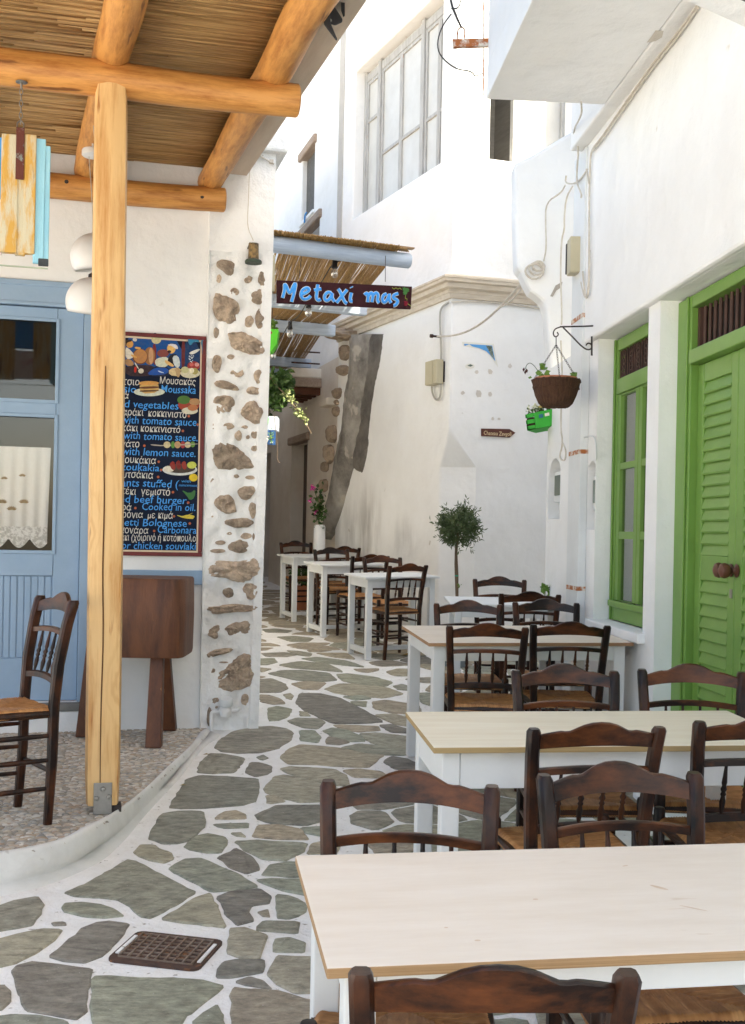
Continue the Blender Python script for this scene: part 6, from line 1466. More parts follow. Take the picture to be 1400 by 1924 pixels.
# lip of plaster along the scar
# rubble stones along the torn edge
A9 = (480, 620, 3.005)
edge_st = [[(440,0),(500,-18),(560,-10),(595,10),(590,45),(540,60),(480,62),(438,45)], [(482,100),(505,82),(535,88),(540,140),(515,180),(490,165)], [(470,215),(500,195),(530,205),(528,245),(500,265),(472,245)], [(442,345),(470,322),(490,330),(488,380),(465,392),(445,375)],
 [(442,450),(455,430),(478,432),(476,480),(455,492),(443,478)], [(410,560),(430,533),(458,538),(458,630),(430,642),(412,610)], [(392,670),(410,645),(440,650),(446,720),(425,765),(400,730)], [(378,755),(395,742),(415,748),(412,798),(388,802),(377,785)], [(366,870),(380,843),(410,845),(408,905),(385,918),(368,900)], [(352,945),(370,930),(385,940),(380,975),(358,975)], [(448,395),(470,392),(475,425),(452,425)]]
for i, p in enumerate(edge_st): rock(FL, crop(*A9, p), 0.0, 0.17, 'rubble_stone', ROCKP, ch, seed=90 + i * 5, frag=0.03)
MB(FL.M).box(KT - 0.05, KT + 0.10, -1.0, -0.03, gz(15) - 0.2, cz - 0.2).build('rubble_core', PLF, ch, bevel=0.03)
# conduit and junction box on the alley side
jb_ = jbox(FL, 800, 819, 680, 720, 0.10, 0.085, 'beige junction box on corner house beside the looped conduit')
cable([[(812, 720), (811, 735), (818, 752), (826, 750), (829, 735), (829, 650), (826, 600), (828, 578), (843, 568)]], 'grey conduit looping under beige box up to the cornice', name='conduit', fr=FL, b=0.03, r=0.011, m=mat('grey_conduit', (0.42, 0.40, 0.35), rough=0.7, bump=0.1))
cable([[(848, 567), (900, 566), (960, 572), (1028, 582)]], 'thin cable clipped beneath the stone cornice', fr=FC, b=0.02, r=0.008)
t_ = thing('cable_hook', 'iron hook holding cable on corner house wall', 'hook', FL.w(FL.px(819, 632)[0], 0, FL.px(819, 632)[1])); mb = MB(FL.M); a, c = FL.px(820, 632, 0.04); mb.tube([(a, -0.01, c), (a, 0.10, c)], 0.012, 8); mb.lathe([(0.02, 0), (0.02, 0.03)], (a, 0.08, c), 8, Matrix.Rotation(R(-90), 4, 'X')); mb.build('hook_pin', RUST, t_)
# torn poster and paper scraps
pst = thing('torn_poster', 'torn corner of blue poster left on white corner house wall', 'poster', FC.w(FC.px(905, 690)[0], 0, FC.px(905, 690)[1]))
def scrap(pts, m, nm, b, par): 
    q_ = [FC.px(x, y, b) for x, y in pts]; mb = MB(FC.M); mb.prism([(a, c) for a, c in q_], b - 0.001, b, 'y'); return mb.build(nm, m, par)
scrap([(868, 642), (928, 646), (936, 690), (929, 681), (921, 668), (912, 660), (898, 655), (880, 652), (870, 650)], OUTL, 'paper', 0.003, pst)
scrap([(872, 646), (925, 649), (931, 679), (922, 668), (914, 660), (900, 654), (888, 651), (882, 647), (873, 650)], mat('poster_blue', (0.04, 0.24, 0.60), (0.10, 0.36, 0.66), rough=0.5, bump=0), 'print', 0.0045, pst)
scrap([(913, 649), (924, 650), (929, 675), (922, 667), (918, 658)], mat('poster_dark', (0.05, 0.08, 0.06), (0.20, 0.24, 0.20), rough=0.5, scale=60, bump=0, contrast=(0.45, 0.55)), 'print', 0.006, pst)
ps2 = thing('paper_scrap', 'small curled paper scrap below the torn poster', 'paper', FC.w(FC.px(883, 690)[0], 0, FC.px(883, 690)[1]))
scrap(E_(883, 688, 9, 5, 9), OUTL, 'paper', 0.003, ps2); scrap([(878, 687), (884, 684), (889, 687), (884, 689)], MATS['poster_dark'], 'print', 0.0045, ps2)
for i, (x, y, r_) in enumerate(((896, 699, 4), (921, 698, 5), (958, 688, 5), (900, 739, 7), (921, 741, 5), (870, 738, 4), (926, 787, 4), (938, 787, 3))):
    scrap([(x + r_ * (0.7 + 0.5 * random.random()) * math.cos(k), y + r_ * (0.7 + 0.5 * random.random()) * math.sin(k)) for k in range(6)], mat('chipped_paint', (0.68, 0.64, 0.58), (0.56, 0.50, 0.43), rough=0.9, bump=0.4), 'paint_chip', 0.002, lw)
# arrow sign
asg = thing('arrow_sign', 'small brown arrow shaped sign on white corner house wall', 'sign', FC.w(FC.px(936, 822)[0], 0, FC.px(936, 822)[1]))
q_ = [FC.px(x, y, 0.02) for x, y in ((905, 805), (958, 806), (969, 813), (958, 822), (905, 819))]
mb = MB(FC.M); mb.prism([(a, c) for a, c in q_], 0.002, 0.018, 'y'); mb.build('arrow_board', SIGNB, asg, bevel=0.002)
a0_, c0_s = FC.px(909, 817.5, 0.019); a1_s = FC.px(961, 818, 0.019)[0]
text_mesh('Chateau Zevgoli', textM(FC, a0_, 0.0195, c0_s + 0.004), w=a0_ - a1_s, h=0.042, m=mat('sign_cream', (0.66, 0.50, 0.30), rough=0.6, bump=0), parent=asg, off=0.012, shear=0.05)

# ================================================================== FAR HOUSE ALONG THE ALLEY
fh = thing('alley_house', 'tan plastered house with old wooden door down the narrow alley', 'building', F2.w(2, 0, gz(17)))
h1 = [F2.px(x, y) for x, y in ((592, 262), (566, 400))]; h2 = [F2.px(x, y) for x, y in ((601, 412), (562, 470))]; h3 = [F2.px(x, y) for x, y in ((578, 836), (544, 1050))]; h4 = [F2.px(x, y) for x, y in ((509, 852), (496, 1100))]
def hole(h, d): return (min(h[0][0], h[1][0]), max(h[0][0], h[1][0]), min(h[0][1], h[1][1]), max(h[0][1], h[1][1]), d)
H1, H2, H3, H4 = hole(h1, 0.25), hole(h2, 0.3), hole(h3, 0.22), hole(h4, 0.3)
H1 = (H1[0], H1[1], F2.px(580, 405)[1], F2.px(580, 285)[1], 0.10); H2 = (H2[0], H2[1], F2.px(580, 470)[1], F2.px(580, 432)[1], 0.3)
z3 = gz(17.2) + 0.05; H3 = (H3[0], H3[1], z3, F2.px(560, 832)[1], 0.22); H4 = (H4[0], H4[1] + 0.5, gz(18.6), F2.px(503, 852)[1], 0.3)
zsp = F2.px(600, 690)[1]
mb = MB(F2.M); wall_holes(mb, -0.3, 9, -0.3, zsp, [h for h in (H3, H4)], depth=4, top=False); mb.build('lower_wall', PLF, fh, weld=True, bevel=0.02)
mb = MB(F2.M); wall_holes(mb, -0.3, 9, zsp, 10.5, [h for h in (H1, H2)], depth=4); mb.build('upper_wall', PL, fh, weld=True, bevel=0.02)
for h in (H1, H2): MB(F2.M).box(h[0] - 0.05, h[1] + 0.05, -h[4] - 0.1, -h[4] + 0.02, h[2] - 0.05, h[3] + 0.05).build('shutter', mat('grey_shutter', (0.14, 0.135, 0.125), (0.09, 0.086, 0.078), rough=0.9, scale=20, bump=0.5), fh)
OLDW = mat('old_grey_door', (0.15, 0.115, 0.085), (0.09, 0.066, 0.047), rough=0.85, scale=9, stretch=(5, 5, 0.5), bump=0.5)
for h in (H3, H4):
    nb = 5
    for i in range(nb): x0 = h[0] + (h[1] - h[0]) * i / nb; MB(F2.M).box(x0 + 0.002, x0 + (h[1] - h[0]) / nb - 0.002, -h[4] - 0.02, -h[4] + 0.02 + 0.004 * (i % 2), h[2], h[3]).build('door_plank', OLDW, fh)
LIN = mat('weathered_lintel', (0.42, 0.33, 0.26), (0.28, 0.20, 0.15), rough=0.9, scale=9, stretch=(0.5, 4, 4), bump=0.7)
for h, nm in ((H3, 'door_lintel'), (H1, 'window_lintel'), (H2, 'window_lintel')): MB(F2.M).box(h[0] - 0.12, h[1] + 0.12, -0.1, 0.05, h[3] - 0.01, h[3] + 0.11).build(nm, LIN, fh, bevel=0.02)
MB(F2.M).box(H1[0] - 0.05, H1[1] + 0.05, -0.1, 0.03, H1[2] - 0.05, H1[2] + 0.003).build('window_sill', PL, fh, bevel=0.01)
a, c = F2.px(574, 410, 0.04); mb = MB(F2.M); mb.tube(smooth_path([(a + 0.06, 0.04, c - 0.05), (a, 0.05, c + 0.05), (a - 0.06, 0.04, c + 0.07)], 2), 0.012, 6); mb.build('blue_hose_end', SBD, fh)
# ledges and small balcony with joists
a, c = F2.px(612, 757, 0.1); MB(F2.M).box(a - 0.2, a + 0.22, -0.02, 0.14, c - 0.045, c + 0.055).build('stone_ledge', PLF, fh, bevel=0.012)
bx = at(546, 712, 16.4); q = bx - F2.o; bF_, aF_ = q.dot(F2.eb), q.dot(F2.ea)
zt_, zb_ = at(575, 690, 16.4).z, at(575, 726, 16.4).z
mb = MB(F2.M); mb.box(aF_, aF_ + 1.2, -0.02, bF_, zb_ + 0.13, zt_); bl2 = mb.build('balcony', PLF, fh, bevel=0.02)
mb = MB(F2.M); mb.box(aF_ - 0.03, aF_ + 1.22, -0.02, bF_ + 0.03, zb_, zb_ + 0.128); mb.build('balcony_edge', LIN, bl2, bevel=0.01)
JO = mat('brown_joist', (0.13, 0.045, 0.02), (0.08, 0.028, 0.013), rough=0.8, scale=9, bump=0.4)
for i in range(5): MB(F2.M).box(aF_ + 0.03 + i * 0.26, aF_ + 0.12 + i * 0.26, -0.02, bF_ + 0.0, zb_ - 0.10, zb_ - 0.001).build('joist', JO, bl2)
for z in (zt_ + 0.08, zt_ + 0.24): mb = MB(F2.M); mb.tube([(aF_ + 0.1, -0.02, z), (aF_ + 0.1, bF_ - 0.03, z)], 0.012, 6); mb.build('railing_bar', RUST, bl2)
# house closing the alley on the left
lh = thing('lane_end_house', 'plain tan house wall on other side of narrow alley', 'building', (-2.3, 14.2, gz(14)))
mb = MB(); mb.prism([(-2.05, 13.6), (-2.75, 17.6), (-1.95, 21.0), (-1.95, 25), (-7, 25), (-7, 13.6)], -0.3, 6.0, 'z'); mb.build('wall', PLF, lh, bevel=0.03)

# unseen block added across the side lane to cast shade on the corner house
sh = thing('added_shade_block', 'tall white house in the side lane behind the downpipe corner', 'building', (4.5, 10.2, gz(10)))
mb = MB(); mb.prism([(3.0, 8.95), (3.0, 12.6), (7.5, 12.6), (7.5, 8.95)], -0.3, 7.0, 'z'); mb.build('wall', PL, sh, bevel=0.03)
mb = MB(); mb.box(2.96, 7.54, 8.91, 12.0, 7.002, 7.05); mb.build('shade_block_rim', PL, sh, bevel=0.01)
# ================================================================== REED AWNING OVER THE ALLEY
ZP = 4.0
ends = [(768, 490), (687, 582), (628, 622), (583, 684), (548, 704)]
pe = []
for x, y in ends:
    u, v = lev(x, y); Y = (ZP - EYE) * F / (-v); pe.append(Vector((u * Y / F, Y, ZP)))
pd = Vector((-0.92, -0.386, 0))
aw = thing('reed_awning', 'reed mat awning on pale blue poles spanning the alley', 'awning', (pe[0].x - 0.5, pe[0].y, 3.8))
lens = [1.45, 1.5, 1.45, 1.35, 1.2]
for i, p in enumerate(pe):
    if i == 0: log('pole', p + pd * lens[0], p, 0.072, 0.066, BLUEP, aw, seed=30)
    else:
        M, L = axis_frame(p + pd * lens[i], p); mb = MB(M); mb.box(0, L, -0.05, 0.05, -0.065, 0.065); mb.build('pole', BLUEP, aw, bevel=0.008)
mb = MB(); rg = random.Random(17)
Yr = [p.y for p in pe]
def edgeR(t):
    i = min(int(t), 3); return pe[i].lerp(pe[i + 1], t - i)
nR = 250
for k in range(nR):
    s_ = 0.10 + 1.40 * k / nR + rg.uniform(-0.004, 0.004); r_ = 0.0042 + 0.0022 * rg.random(); pts = []; z_ = 0.078 + 0.008 * rg.random(); dx = rg.uniform(-0.02, 0.02)
    t0 = -0.07; tt = [t0, 0.33, 0.66, 1, 1.5, 2, 2.5, 3, 3.5, 4.0]
    for t in tt:
        f = pe[0].lerp(pe[1], t) if t < 0 else edgeR(min(t, 3.999))
        p = f + pd * s_ * (1 - 0.04 * max(t, 0)) + Vector((dx * t * 0.5 + rg.uniform(-0.006, 0.006), 0, z_ - 0.015 * math.sin(math.pi * (t % 1)) + rg.uniform(-0.004, 0.004))); pts.append(p)
    if rg.random() < 0.9: mb.tube(pts, r_, 5)
tag(mb.build('reed_mat', REEDA, aw, smooth='all'), kind='stuff')
mb = MB(); 
for s_ in (0.02,): mb.obox(pe[0] + pd * 0.72 + Vector((0, -0.05, 0.098)), pd * 0.76, Vector((0.386, -0.92, 0)) * 0.03, Vector((0, 0, 0.006)))
mb.build('edge_batten', mat('pale_batten', (0.40, 0.27, 0.16), (0.30, 0.19, 0.10), rough=0.8, scale=9, bump=0.3), aw)
mb = MB(); rg2 = random.Random(3)
for k in range(84):
    p = pe[0] + pd * (0.03 + 1.42 * k / 84) + Vector((-0.0, -0.10, 0.082)); ax = Vector((-0.2, -0.98, 0)); r_ = 0.0062 + 0.002 * rg2.random()
    mb.tube([p, p - ax * 0.12], r_, 6, caps=True)
tag(mb.build('reed_ends', REED, aw), kind='stuff')
# hand-lettered hanging sign
Yg = 9.75
FG = Frame((0, Yg, 0), (-0.99, -0.136, 0), (0.136, -0.99, 0))
A4 = (480, 380, 3.684)
def gpx(x, y, b=0.0): (X, Y), = crop(*A4, [(x, y)]); return FG.px(X, Y, b)
cor = [gpx(145, 538), gpx(1085, 583), gpx(1076, 740), gpx(146, 697)]
msg = thing('hanging_sign', 'maroon board with blue painted Greek tavern name below awning pole', 'sign', FG.w(cor[3][0], 0, cor[2][1]))
mb = MB(FG.M); mb.prism(cor, -0.022, 0.0, 'y'); mb.build('sign_board', MAROON, msg, bevel=0.003)
LET = [[(188,662),(203,605),(200,566),(214,578),(238,645),(262,578),(280,556),(270,620),(250,690)], [(312,642),(350,628),(376,606),(358,590),(325,606),(312,645),(332,675),(365,667),(382,648)], [(432,570),(425,620),(420,665),(435,682),(452,672)], [(405,609),(456,600)],
 [(524,628),(497,622),(476,650),(482,682),(505,680),(526,650),(532,625),(528,665),(548,688)], [(572,600),(588,622),(602,660),(620,695),(634,702)], [(634,606),(600,648),(560,696)], [(664,627),(656,660),(656,686),(672,686)], [(663,586),(666,592)],
 [(754,642),(772,626),(780,650),(776,692)], [(779,655),(800,622),(814,640),(806,692)], [(813,645),(835,624),(850,640),(842,682),(856,697)], [(908,636),(886,642),(876,670),(886,697),(906,687),(922,652),(928,632),(923,672),(938,698)], [(988,632),(957,642),(950,664),(980,676),(986,692),(966,716),(954,716)]]
for m_, r_, b_ in ((OUTL, 0.0155, 0.003), (LETTER, 0.0118, 0.008)):
    for l_ in LET:
        pts = [Vector((gpx(x, y)[0], 0, gpx(x, y)[1])) for x, y in l_]
        if len(pts) > 2: pts = smooth_path(pts, 2)
        mb = MB(FG.M); mb.tube(pts, r_, 8); 
        # flatten the stroke into paint
        for i_, v in enumerate(mb.v): mb.v[i_] = Vector((v.x, v.y * 0.25 + b_, v.z))
        mb.build('letter_outline' if m_ is OUTL else 'letter', m_, msg, smooth=True)
vine = [(945, 592, 955, 605, 'g'), (965, 590, 985, 602, 'g'), (1000, 590, 1010, 600, 'g')]
SG = flat('sign_leaf', (70, 130, 60)); SR = flat('sign_grape', (150, 28, 50)); SYG = flat('sign_vine', (150, 160, 60))
mb = MB(FG.M)
for cx_, cy_, r_ in ((1040, 615, 26), (1030, 600, 16), (1052, 606, 14), (1034, 632, 14)):
    q_ = []
    for k in range(10): rr = r_ * (1 if k % 2 == 0 else 0.55); q_.append(gpx(cx_ + rr * math.cos(k * math.pi / 5), cy_ + rr * math.sin(k * math.pi / 5)))
    mb.prism(q_, 0.001 + 0.001 * (r_ % 5), 0.0035 + 0.001 * (r_ % 5), 'y')
mb.build('vine_leaf', SG, msg)
mb = MB(FG.M)
for l_ in ([(945, 590), (960, 604), (972, 590), (985, 604), (1000, 592), (1010, 605)], [(1040, 640), (1036, 670), (1050, 665), (1048, 680)], [(1050, 700), (1066, 712), (1076, 720)]):
    mb.tube(smooth_path([Vector((gpx(x, y)[0], 0.003, gpx(x, y)[1])) for x, y in l_], 2), 0.0028, 5)
mb.build('vine_tendril', SYG, msg)
mb = MB(FG.M)
for k in range(11):
    x, y = 1032 + 9 * (k % 3) + 3 * (k // 3 % 2), 688 + 8 * (k // 3); a, c = gpx(x, y); mb.lathe([(0, -0.006), (0.005, -0.004), (0.006, 0.0), (0.005, 0.004), (0, 0.006)], (a, 0.002, c), 8)
mb.build('grape', SR, msg)
for x in (300, 900):
    a, c = gpx(x, 548); zz = pe[0].z - 0.02
    w0 = FG.w(a, -0.01, c); w1 = Vector((w0.x, w0.y + 0.35, 4.0)); 
    mb = MB(); mb.tube([w0, w1], 0.003, 5); mb.build('hanging_wire', IRON, msg)
# festoon bulbs
fst = thing('festoon_lights', 'black cable of clear festoon bulbs strung under the reed awning', 'string lights', at(560, 600, 11))
bulbs = [(629, 497, 10.6), (580, 572, 11.4), (545, 613, 12.6), (514, 655, 13.2)]
bp3 = [at(x, y, Y) for x, y, Y in bulbs]
zr = lambda p: min(p.z + 0.10, ZP + 0.03)
path = [Vector((pe[0].x - 0.35, pe[0].y - 0.1, 4.0))]
for p in bp3: path.append(p + Vector((0, 0, 0.05)))
path.append(at(503, 640, 13.8))
mb = MB(); mb.tube(smooth_path([path[0], path[1], path[1].lerp(path[2], 0.5) + Vector((0, 0, -0.03)), path[2], path[2].lerp(path[3], 0.5) + Vector((0, 0, -0.06)), path[3], path[3].lerp(path[4], 0.5) + Vector((0, 0, -0.05)), path[4], path[5]], 2), 0.006, 5); mb.build('cable', BLACK, fst, smooth=True)
CLEAR = glass_mat('bulb_glass', 0.92, 0.35)
for p in bp3:
    mb = MB(); mb.lathe([(0, 0.055), (0.022, 0.05), (0.024, 0.0), (0.03, -0.03), (0.026, -0.034), (0, -0.034)], p, 12); mb.build('bulb_socket', BLACK, fst, smooth=True)
    mb = MB(); mb.lathe([(0.018, 0.0), (0.03, -0.025), (0.036, -0.05), (0.030, -0.078), (0.014, -0.092), (0, -0.094)], p + Vector((0, 0, -0.03)), 14); mb.build('bulb', CLEAR, fst, smooth='all')
# lime box planter and blue crates on the left of the alley
Yq = 12.2
lp = thing('box_planter', 'bright green tapered box planter with red dot hung under awning', 'planter', at(512, 660, Yq))
def qprism(pts, Y, dpt, nm, m, par, bev=0.0):
    q_ = [at(x, y, Y) for x, y in pts]; mb = MB(); mb.prism([(p.x, p.z) for p in q_], Y, Y + dpt, 'y'); return mb.build(nm, m, par, bevel=bev)
BLIME = mat('bright_lime', (0.10, 0.62, 0.03), (0.08, 0.52, 0.025), rough=0.5, bump=0.1)
qprism([(488, 615), (523, 619), (520, 646), (510, 661), (488, 661)], Yq, 0.18, 'planter_box', BLIME, lp, 0.004)
q_ = at(508, 625, Yq - 0.002); mb = MB(); mb.lathe([(0, 0.002), (0.018, 0.002), (0.018, 0)], q_, 12, Matrix.Rotation(R(90), 4, 'X')); mb.build('red_dot', mat('dot_red', (0.30, 0.02, 0.015), rough=0.6, bump=0), lp)
mb = MB(); rg = random.Random(8)
for k in range(60): leaf_quad(mb, at(505 + 12 * rg.random(), 605 + 12 * rg.random(), Yq + 0.15 * rg.random()), rvec(rg) + Vector((0, 0, 0.6)), rvec(rg), 0.05, 0.016)
mb.build('foliage', LEAFB, lp); mb = MB(); mb.tube([at(512, 616, Yq + 0.09), at(512, 575, Yq + 0.09)], 0.003, 5); mb.build('hanger', IRON, lp)
bcx = thing('blue_crate_sign', 'blue painted crate and lettered panel hanging below climbing vine', 'sign', at(508, 835, 12.6))
qprism([(485, 780), (522, 783), (521, 809), (485, 807)], 12.6, 0.25, 'crate', BLUEP, bcx, 0.006)
qprism([(485, 807.5), (518, 809.5), (517, 836), (485, 834)], 12.58, 0.03, 'panel', mat('deep_blue_board', (0.02, 0.08, 0.24), (0.03, 0.11, 0.28), rough=0.5, bump=0.1), bcx)
mb = MB(); mb.tube(smooth_path([at(506, 820, 12.57), at(500, 822, 12.57), at(504, 826, 12.57), at(499, 833, 12.57)], 2), 0.008, 6)
for x in (508, 512): mb.lathe([(0, -0.006), (0.008, 0), (0, 0.006)], at(x, 832, 12.57), 8)
mb.build('lettering', OUTL, bcx)
qprism([(485, 784), (505, 786), (504, 798), (485, 797)], 12.585, 0.012, 'green_tab', BLIME, bcx)
mb = MB()
for k in range(40): leaf_quad(mb, at(511 + rg.gauss(0, 2.5), 820 + rg.gauss(0, 6), 12.56), rvec(rg), Vector((0, -1, 0)), 0.018, 0.006)
mb.build('painted_vine', LEAFB, bcx)
mb = MB(); mb.tube([at(503, 782, 12.7), at(503, 735, 12.7)], 0.006, 5); mb.build('hanger', IRON, bcx)
# climbing vine
vn = thing('climbing_vine', 'leafy climbing vine with cream blossoms hanging over the alley', 'vine', at(510, 800, 12.9))
mb = MB(); mbb = MB(); rg = random.Random(12)
for k in range(750):
    u_ = rg.random(); x = 480 + 62 * u_ ** 0.8 + rg.gauss(0, 4); y = 702 + rg.random() * (84 - 38 * u_) + rg.gauss(0, 3)
    leaf_quad(mb, at(x, y, 12.8 + 0.5 * rg.random()), rvec(rg) + Vector((0.2, -0.3, -0.4)), rvec(rg) + Vector((0, -1, 0.6)), 0.075 + 0.03 * rg.random(), 0.026)
for k in range(90):
    t = rg.random(); x = 535 + 42 * t; y = 738 + 55 * t + rg.gauss(0, 4); leaf_quad(mbb, at(x + rg.gauss(0, 3), y, 12.7), rvec(rg) + Vector((0, -0.3, 0)), rvec(rg), 0.05, 0.014)
mb.build('foliage', LEAF, vn); mbb.build('blossom_spray', mat('blossom_spray', (0.14, 0.20, 0.05), (0.34, 0.36, 0.17), rough=0.6, scale=30, bump=0, contrast=(0.45, 0.55)), vn)
mb = MB(); mb.tube(smooth_path([at(500, 700, 12.9), at(520, 725, 12.8), at(545, 750, 12.7), at(575, 795, 12.7), at(585, 815, 12.7)], 2), 0.006, 5)
mb.tube(smooth_path([at(505, 700, 13), at(506, 760, 13), at(500, 840, 13)], 2), 0.012, 6)
mb.tube(smooth_path([at(515, 780, 12.55), at(522, 840, 12.55), at(520, 862, 12.55), at(526, 870, 12.55)], 2), 0.003, 5); mb.build('stem', BARK, vn)
# meter cover behind the sign at the stone corner
MB(FW.M).box(FW.px(517, 520, -0.3)[0], FW.px(500, 520, -0.3)[0], -0.4, -0.3, FW.px(510, 547, -0.3)[1], FW.px(510, 478, -0.3)[1]).build('cable_box', BEIGE, tav, bevel=0.006)

# ================================================================== TABLES
def make_table(L, D, H, top_m, edge_m, body_m, apron, leg, over=0.035, low=False, tt=0.02):
    root = thing('table', 'x', 'table')
    mb = MB(); mb.box(0, L, 0, D, H - tt, H)
    o = mb.build('tabletop', top_m, root, bevel=0.003)
    o.data.materials.append(edge_m)
    for p in o.data.polygons:
        if abs(p.normal.z) < 0.5: p.material_index = 1
    mb = MB(); x0, x1, y0, y1 = over, L - over, over, D - over
    for i, (ax0, ax1, ay0, ay1) in enumerate(((x0 + leg + 0.001, x1 - leg - 0.001, y0 + 0.004, y0 + 0.026), (x0 + leg + 0.001, x1 - leg - 0.001, y1 - 0.026, y1 - 0.004), (x0 + 0.004, x0 + 0.026, y0 + leg + 0.001, y1 - leg - 0.001), (x1 - 0.026, x1 - 0.004, y0 + leg + 0.001, y1 - leg - 0.001))):
        MB().box(ax0, ax1, ay0, ay1, H - tt - apron, H - tt - 0.0005).build('apron', body_m, root, bevel=0.002)
    for lx in (x0, x1 - leg):
        for ly in (y0, y1 - leg): MB().box(lx, lx + leg, ly, ly + leg, 0, H - tt - 0.0007).build('leg', body_m, root, bevel=0.004)
    if low:
        for lx in (x0 + 0.008, x1 - leg + 0.008): MB().box(lx, lx + leg - 0.016, y0 + leg + 0.001, y1 - leg - 0.001, 0.05, 0.10).build('foot_rail', body_m, root, bevel=0.003)
        MB().box(x0 + leg - 0.008 + 0.001, x1 - leg - 0.001 + 0.008, D / 2 - 0.022, D / 2 + 0.022, 0.055, 0.095).build('stretcher', body_m, root, bevel=0.003)
    return root
HT = 0.78
sl_a = math.atan(SL)
def place(root, near_left, near_right_dir, label, group=None, lift=SL * 0.78):
    root['label'] = label
    if group: root['group'] = group
    ang = math.atan2(near_right_dir[1], near_right_dir[0])
    root.matrix_world = Matrix.Translation((near_left[0], near_left[1] + lift, gz(near_left[1] + lift) + 0.005)) @ Matrix.Rotation(sl_a, 4, 'X') @ Matrix.Rotation(ang, 4, 'Z')
    return root
def top_at(px, py):          # a pixel on a table top standing on the lane
    u, v = lev(px, py); Y = (EYE - HT) / (SL + v / F); return Vector((u * Y / F, Y))
def tdims(fl, bl, fr_):
    a, b, c = top_at(*fl), top_at(*bl), top_at(*fr_); l = b - a; s1 = Vector((l.y, -l.x)).normalized(); s2 = (c - a).normalized()
    return a, l.length, s1 * 0.6 + s2 * 0.4
f1, D1, d1 = tdims((595, 1820), (560, 1608), (1400, 1766))
place(make_table(1.25, D1, HT, PLY, PLYE, WPAINT, 0.062, 0.058), f1 + Vector((0.018, -0.012)), d1, 'long bleached plywood table with white legs next to the drain grate', 'plywood topped tables')
t1 = [o for o in bpy.data.objects if o.name.startswith('table') and o.get('label', '').startswith('long bleached')][0]
bpy.context.view_layer.update()
STAIN = mat('wood_stain', (0.58, 0.41, 0.26), (0.70, 0.56, 0.42), rough=0.6, scale=25, bump=0.05)
ti = t1.matrix_world.inverted()
for k, (x, y, L_, W_, an) in enumerate(((1245, 1682, 0.022, 0.006, -0.9), (1310, 1722, 0.03, 0.0025, -0.7), (1010, 1705, 0.006, 0.004, 0), (900, 1785, 0.006, 0.004, 0), (1180, 1640, 0.008, 0.003, 0.4), (840, 1760, 0.004, 0.003, 0))):
    w2 = top_at(x, y); lc = ti @ Vector((w2.x, w2.y + SL * 0.78, gz(w2.y) + HT)); mb = MB(t1.matrix_world @ Matrix.Translation((lc.x, lc.y, HT + 0.0006)))
    mb.add([(L_ * math.cos(q) * math.cos(an) - W_ * math.sin(q) * math.sin(an), L_ * math.cos(q) * math.sin(an) + W_ * math.sin(q) * math.cos(an), 0) for q in [i * math.pi / 5 for i in range(10)]], [tuple(range(10))])
    o = mb.build('stain', STAIN); o.parent = t1; o.matrix_parent_inverse = Matrix.Identity(4); o.matrix_basis = ti @ mb.M
f2, D2, d2 = tdims((815, 1408), (779, 1340), (1390, 1392))
place(make_table(1.25, D2, HT, PLY2, mat('yellow_ply_edge', (0.46, 0.32, 0.15), (0.36, 0.24, 0.10), rough=0.7, scale=5, stretch=(0.3, 0.3, 60), bump=0.2), WPAINT, 0.125, 0.060), f2, d2, 'pale yellow plywood table with deep white apron opposite the green double door', 'plywood topped tables')
f3, D3, d3 = tdims((806, 1210), (778, 1177), (1211, 1201))
place(make_table(1.16, D3, HT, PLY, mat('brown_ply_edge', (0.46, 0.27, 0.14), (0.34, 0.18, 0.09), rough=0.7, scale=5, bump=0.2), WPAINT, 0.085, 0.065), f3, d3, 'knotty cream topped table standing below the green window', 'plywood topped tables')
f4 = top_at(852, 1136)
place(make_table(0.75, 0.6, HT, WPAINTB, WPAINTB, WPAINTB, 0.08, 0.05), f4 - Vector((0.02, 0)), (1, 0.02), 'small white table between olive tree and green window', 'white painted tables')
wt0 = make_table(0.77, 0.56, HT, WPAINTB, WPAINTB, WPAINTB, 0.085, 0.055, low=True)
dirT = (0.92, 0.386)
lab = ['white painted table closest to the corner of corner house', 'white painted table between two others along the alley wall', 'white painted table deepest in the alley by geranium pot']
for i, (x, y) in enumerate(((690, 1242), (606, 1198), (551, 1170))):
    r_ = wt0 if i == 0 else copy_tree(wt0)
    g = ground(x, y); place(r_, (g.x - 0.03, g.y - 0.04), dirT, lab[i], 'white painted tables', lift=0.0)
    
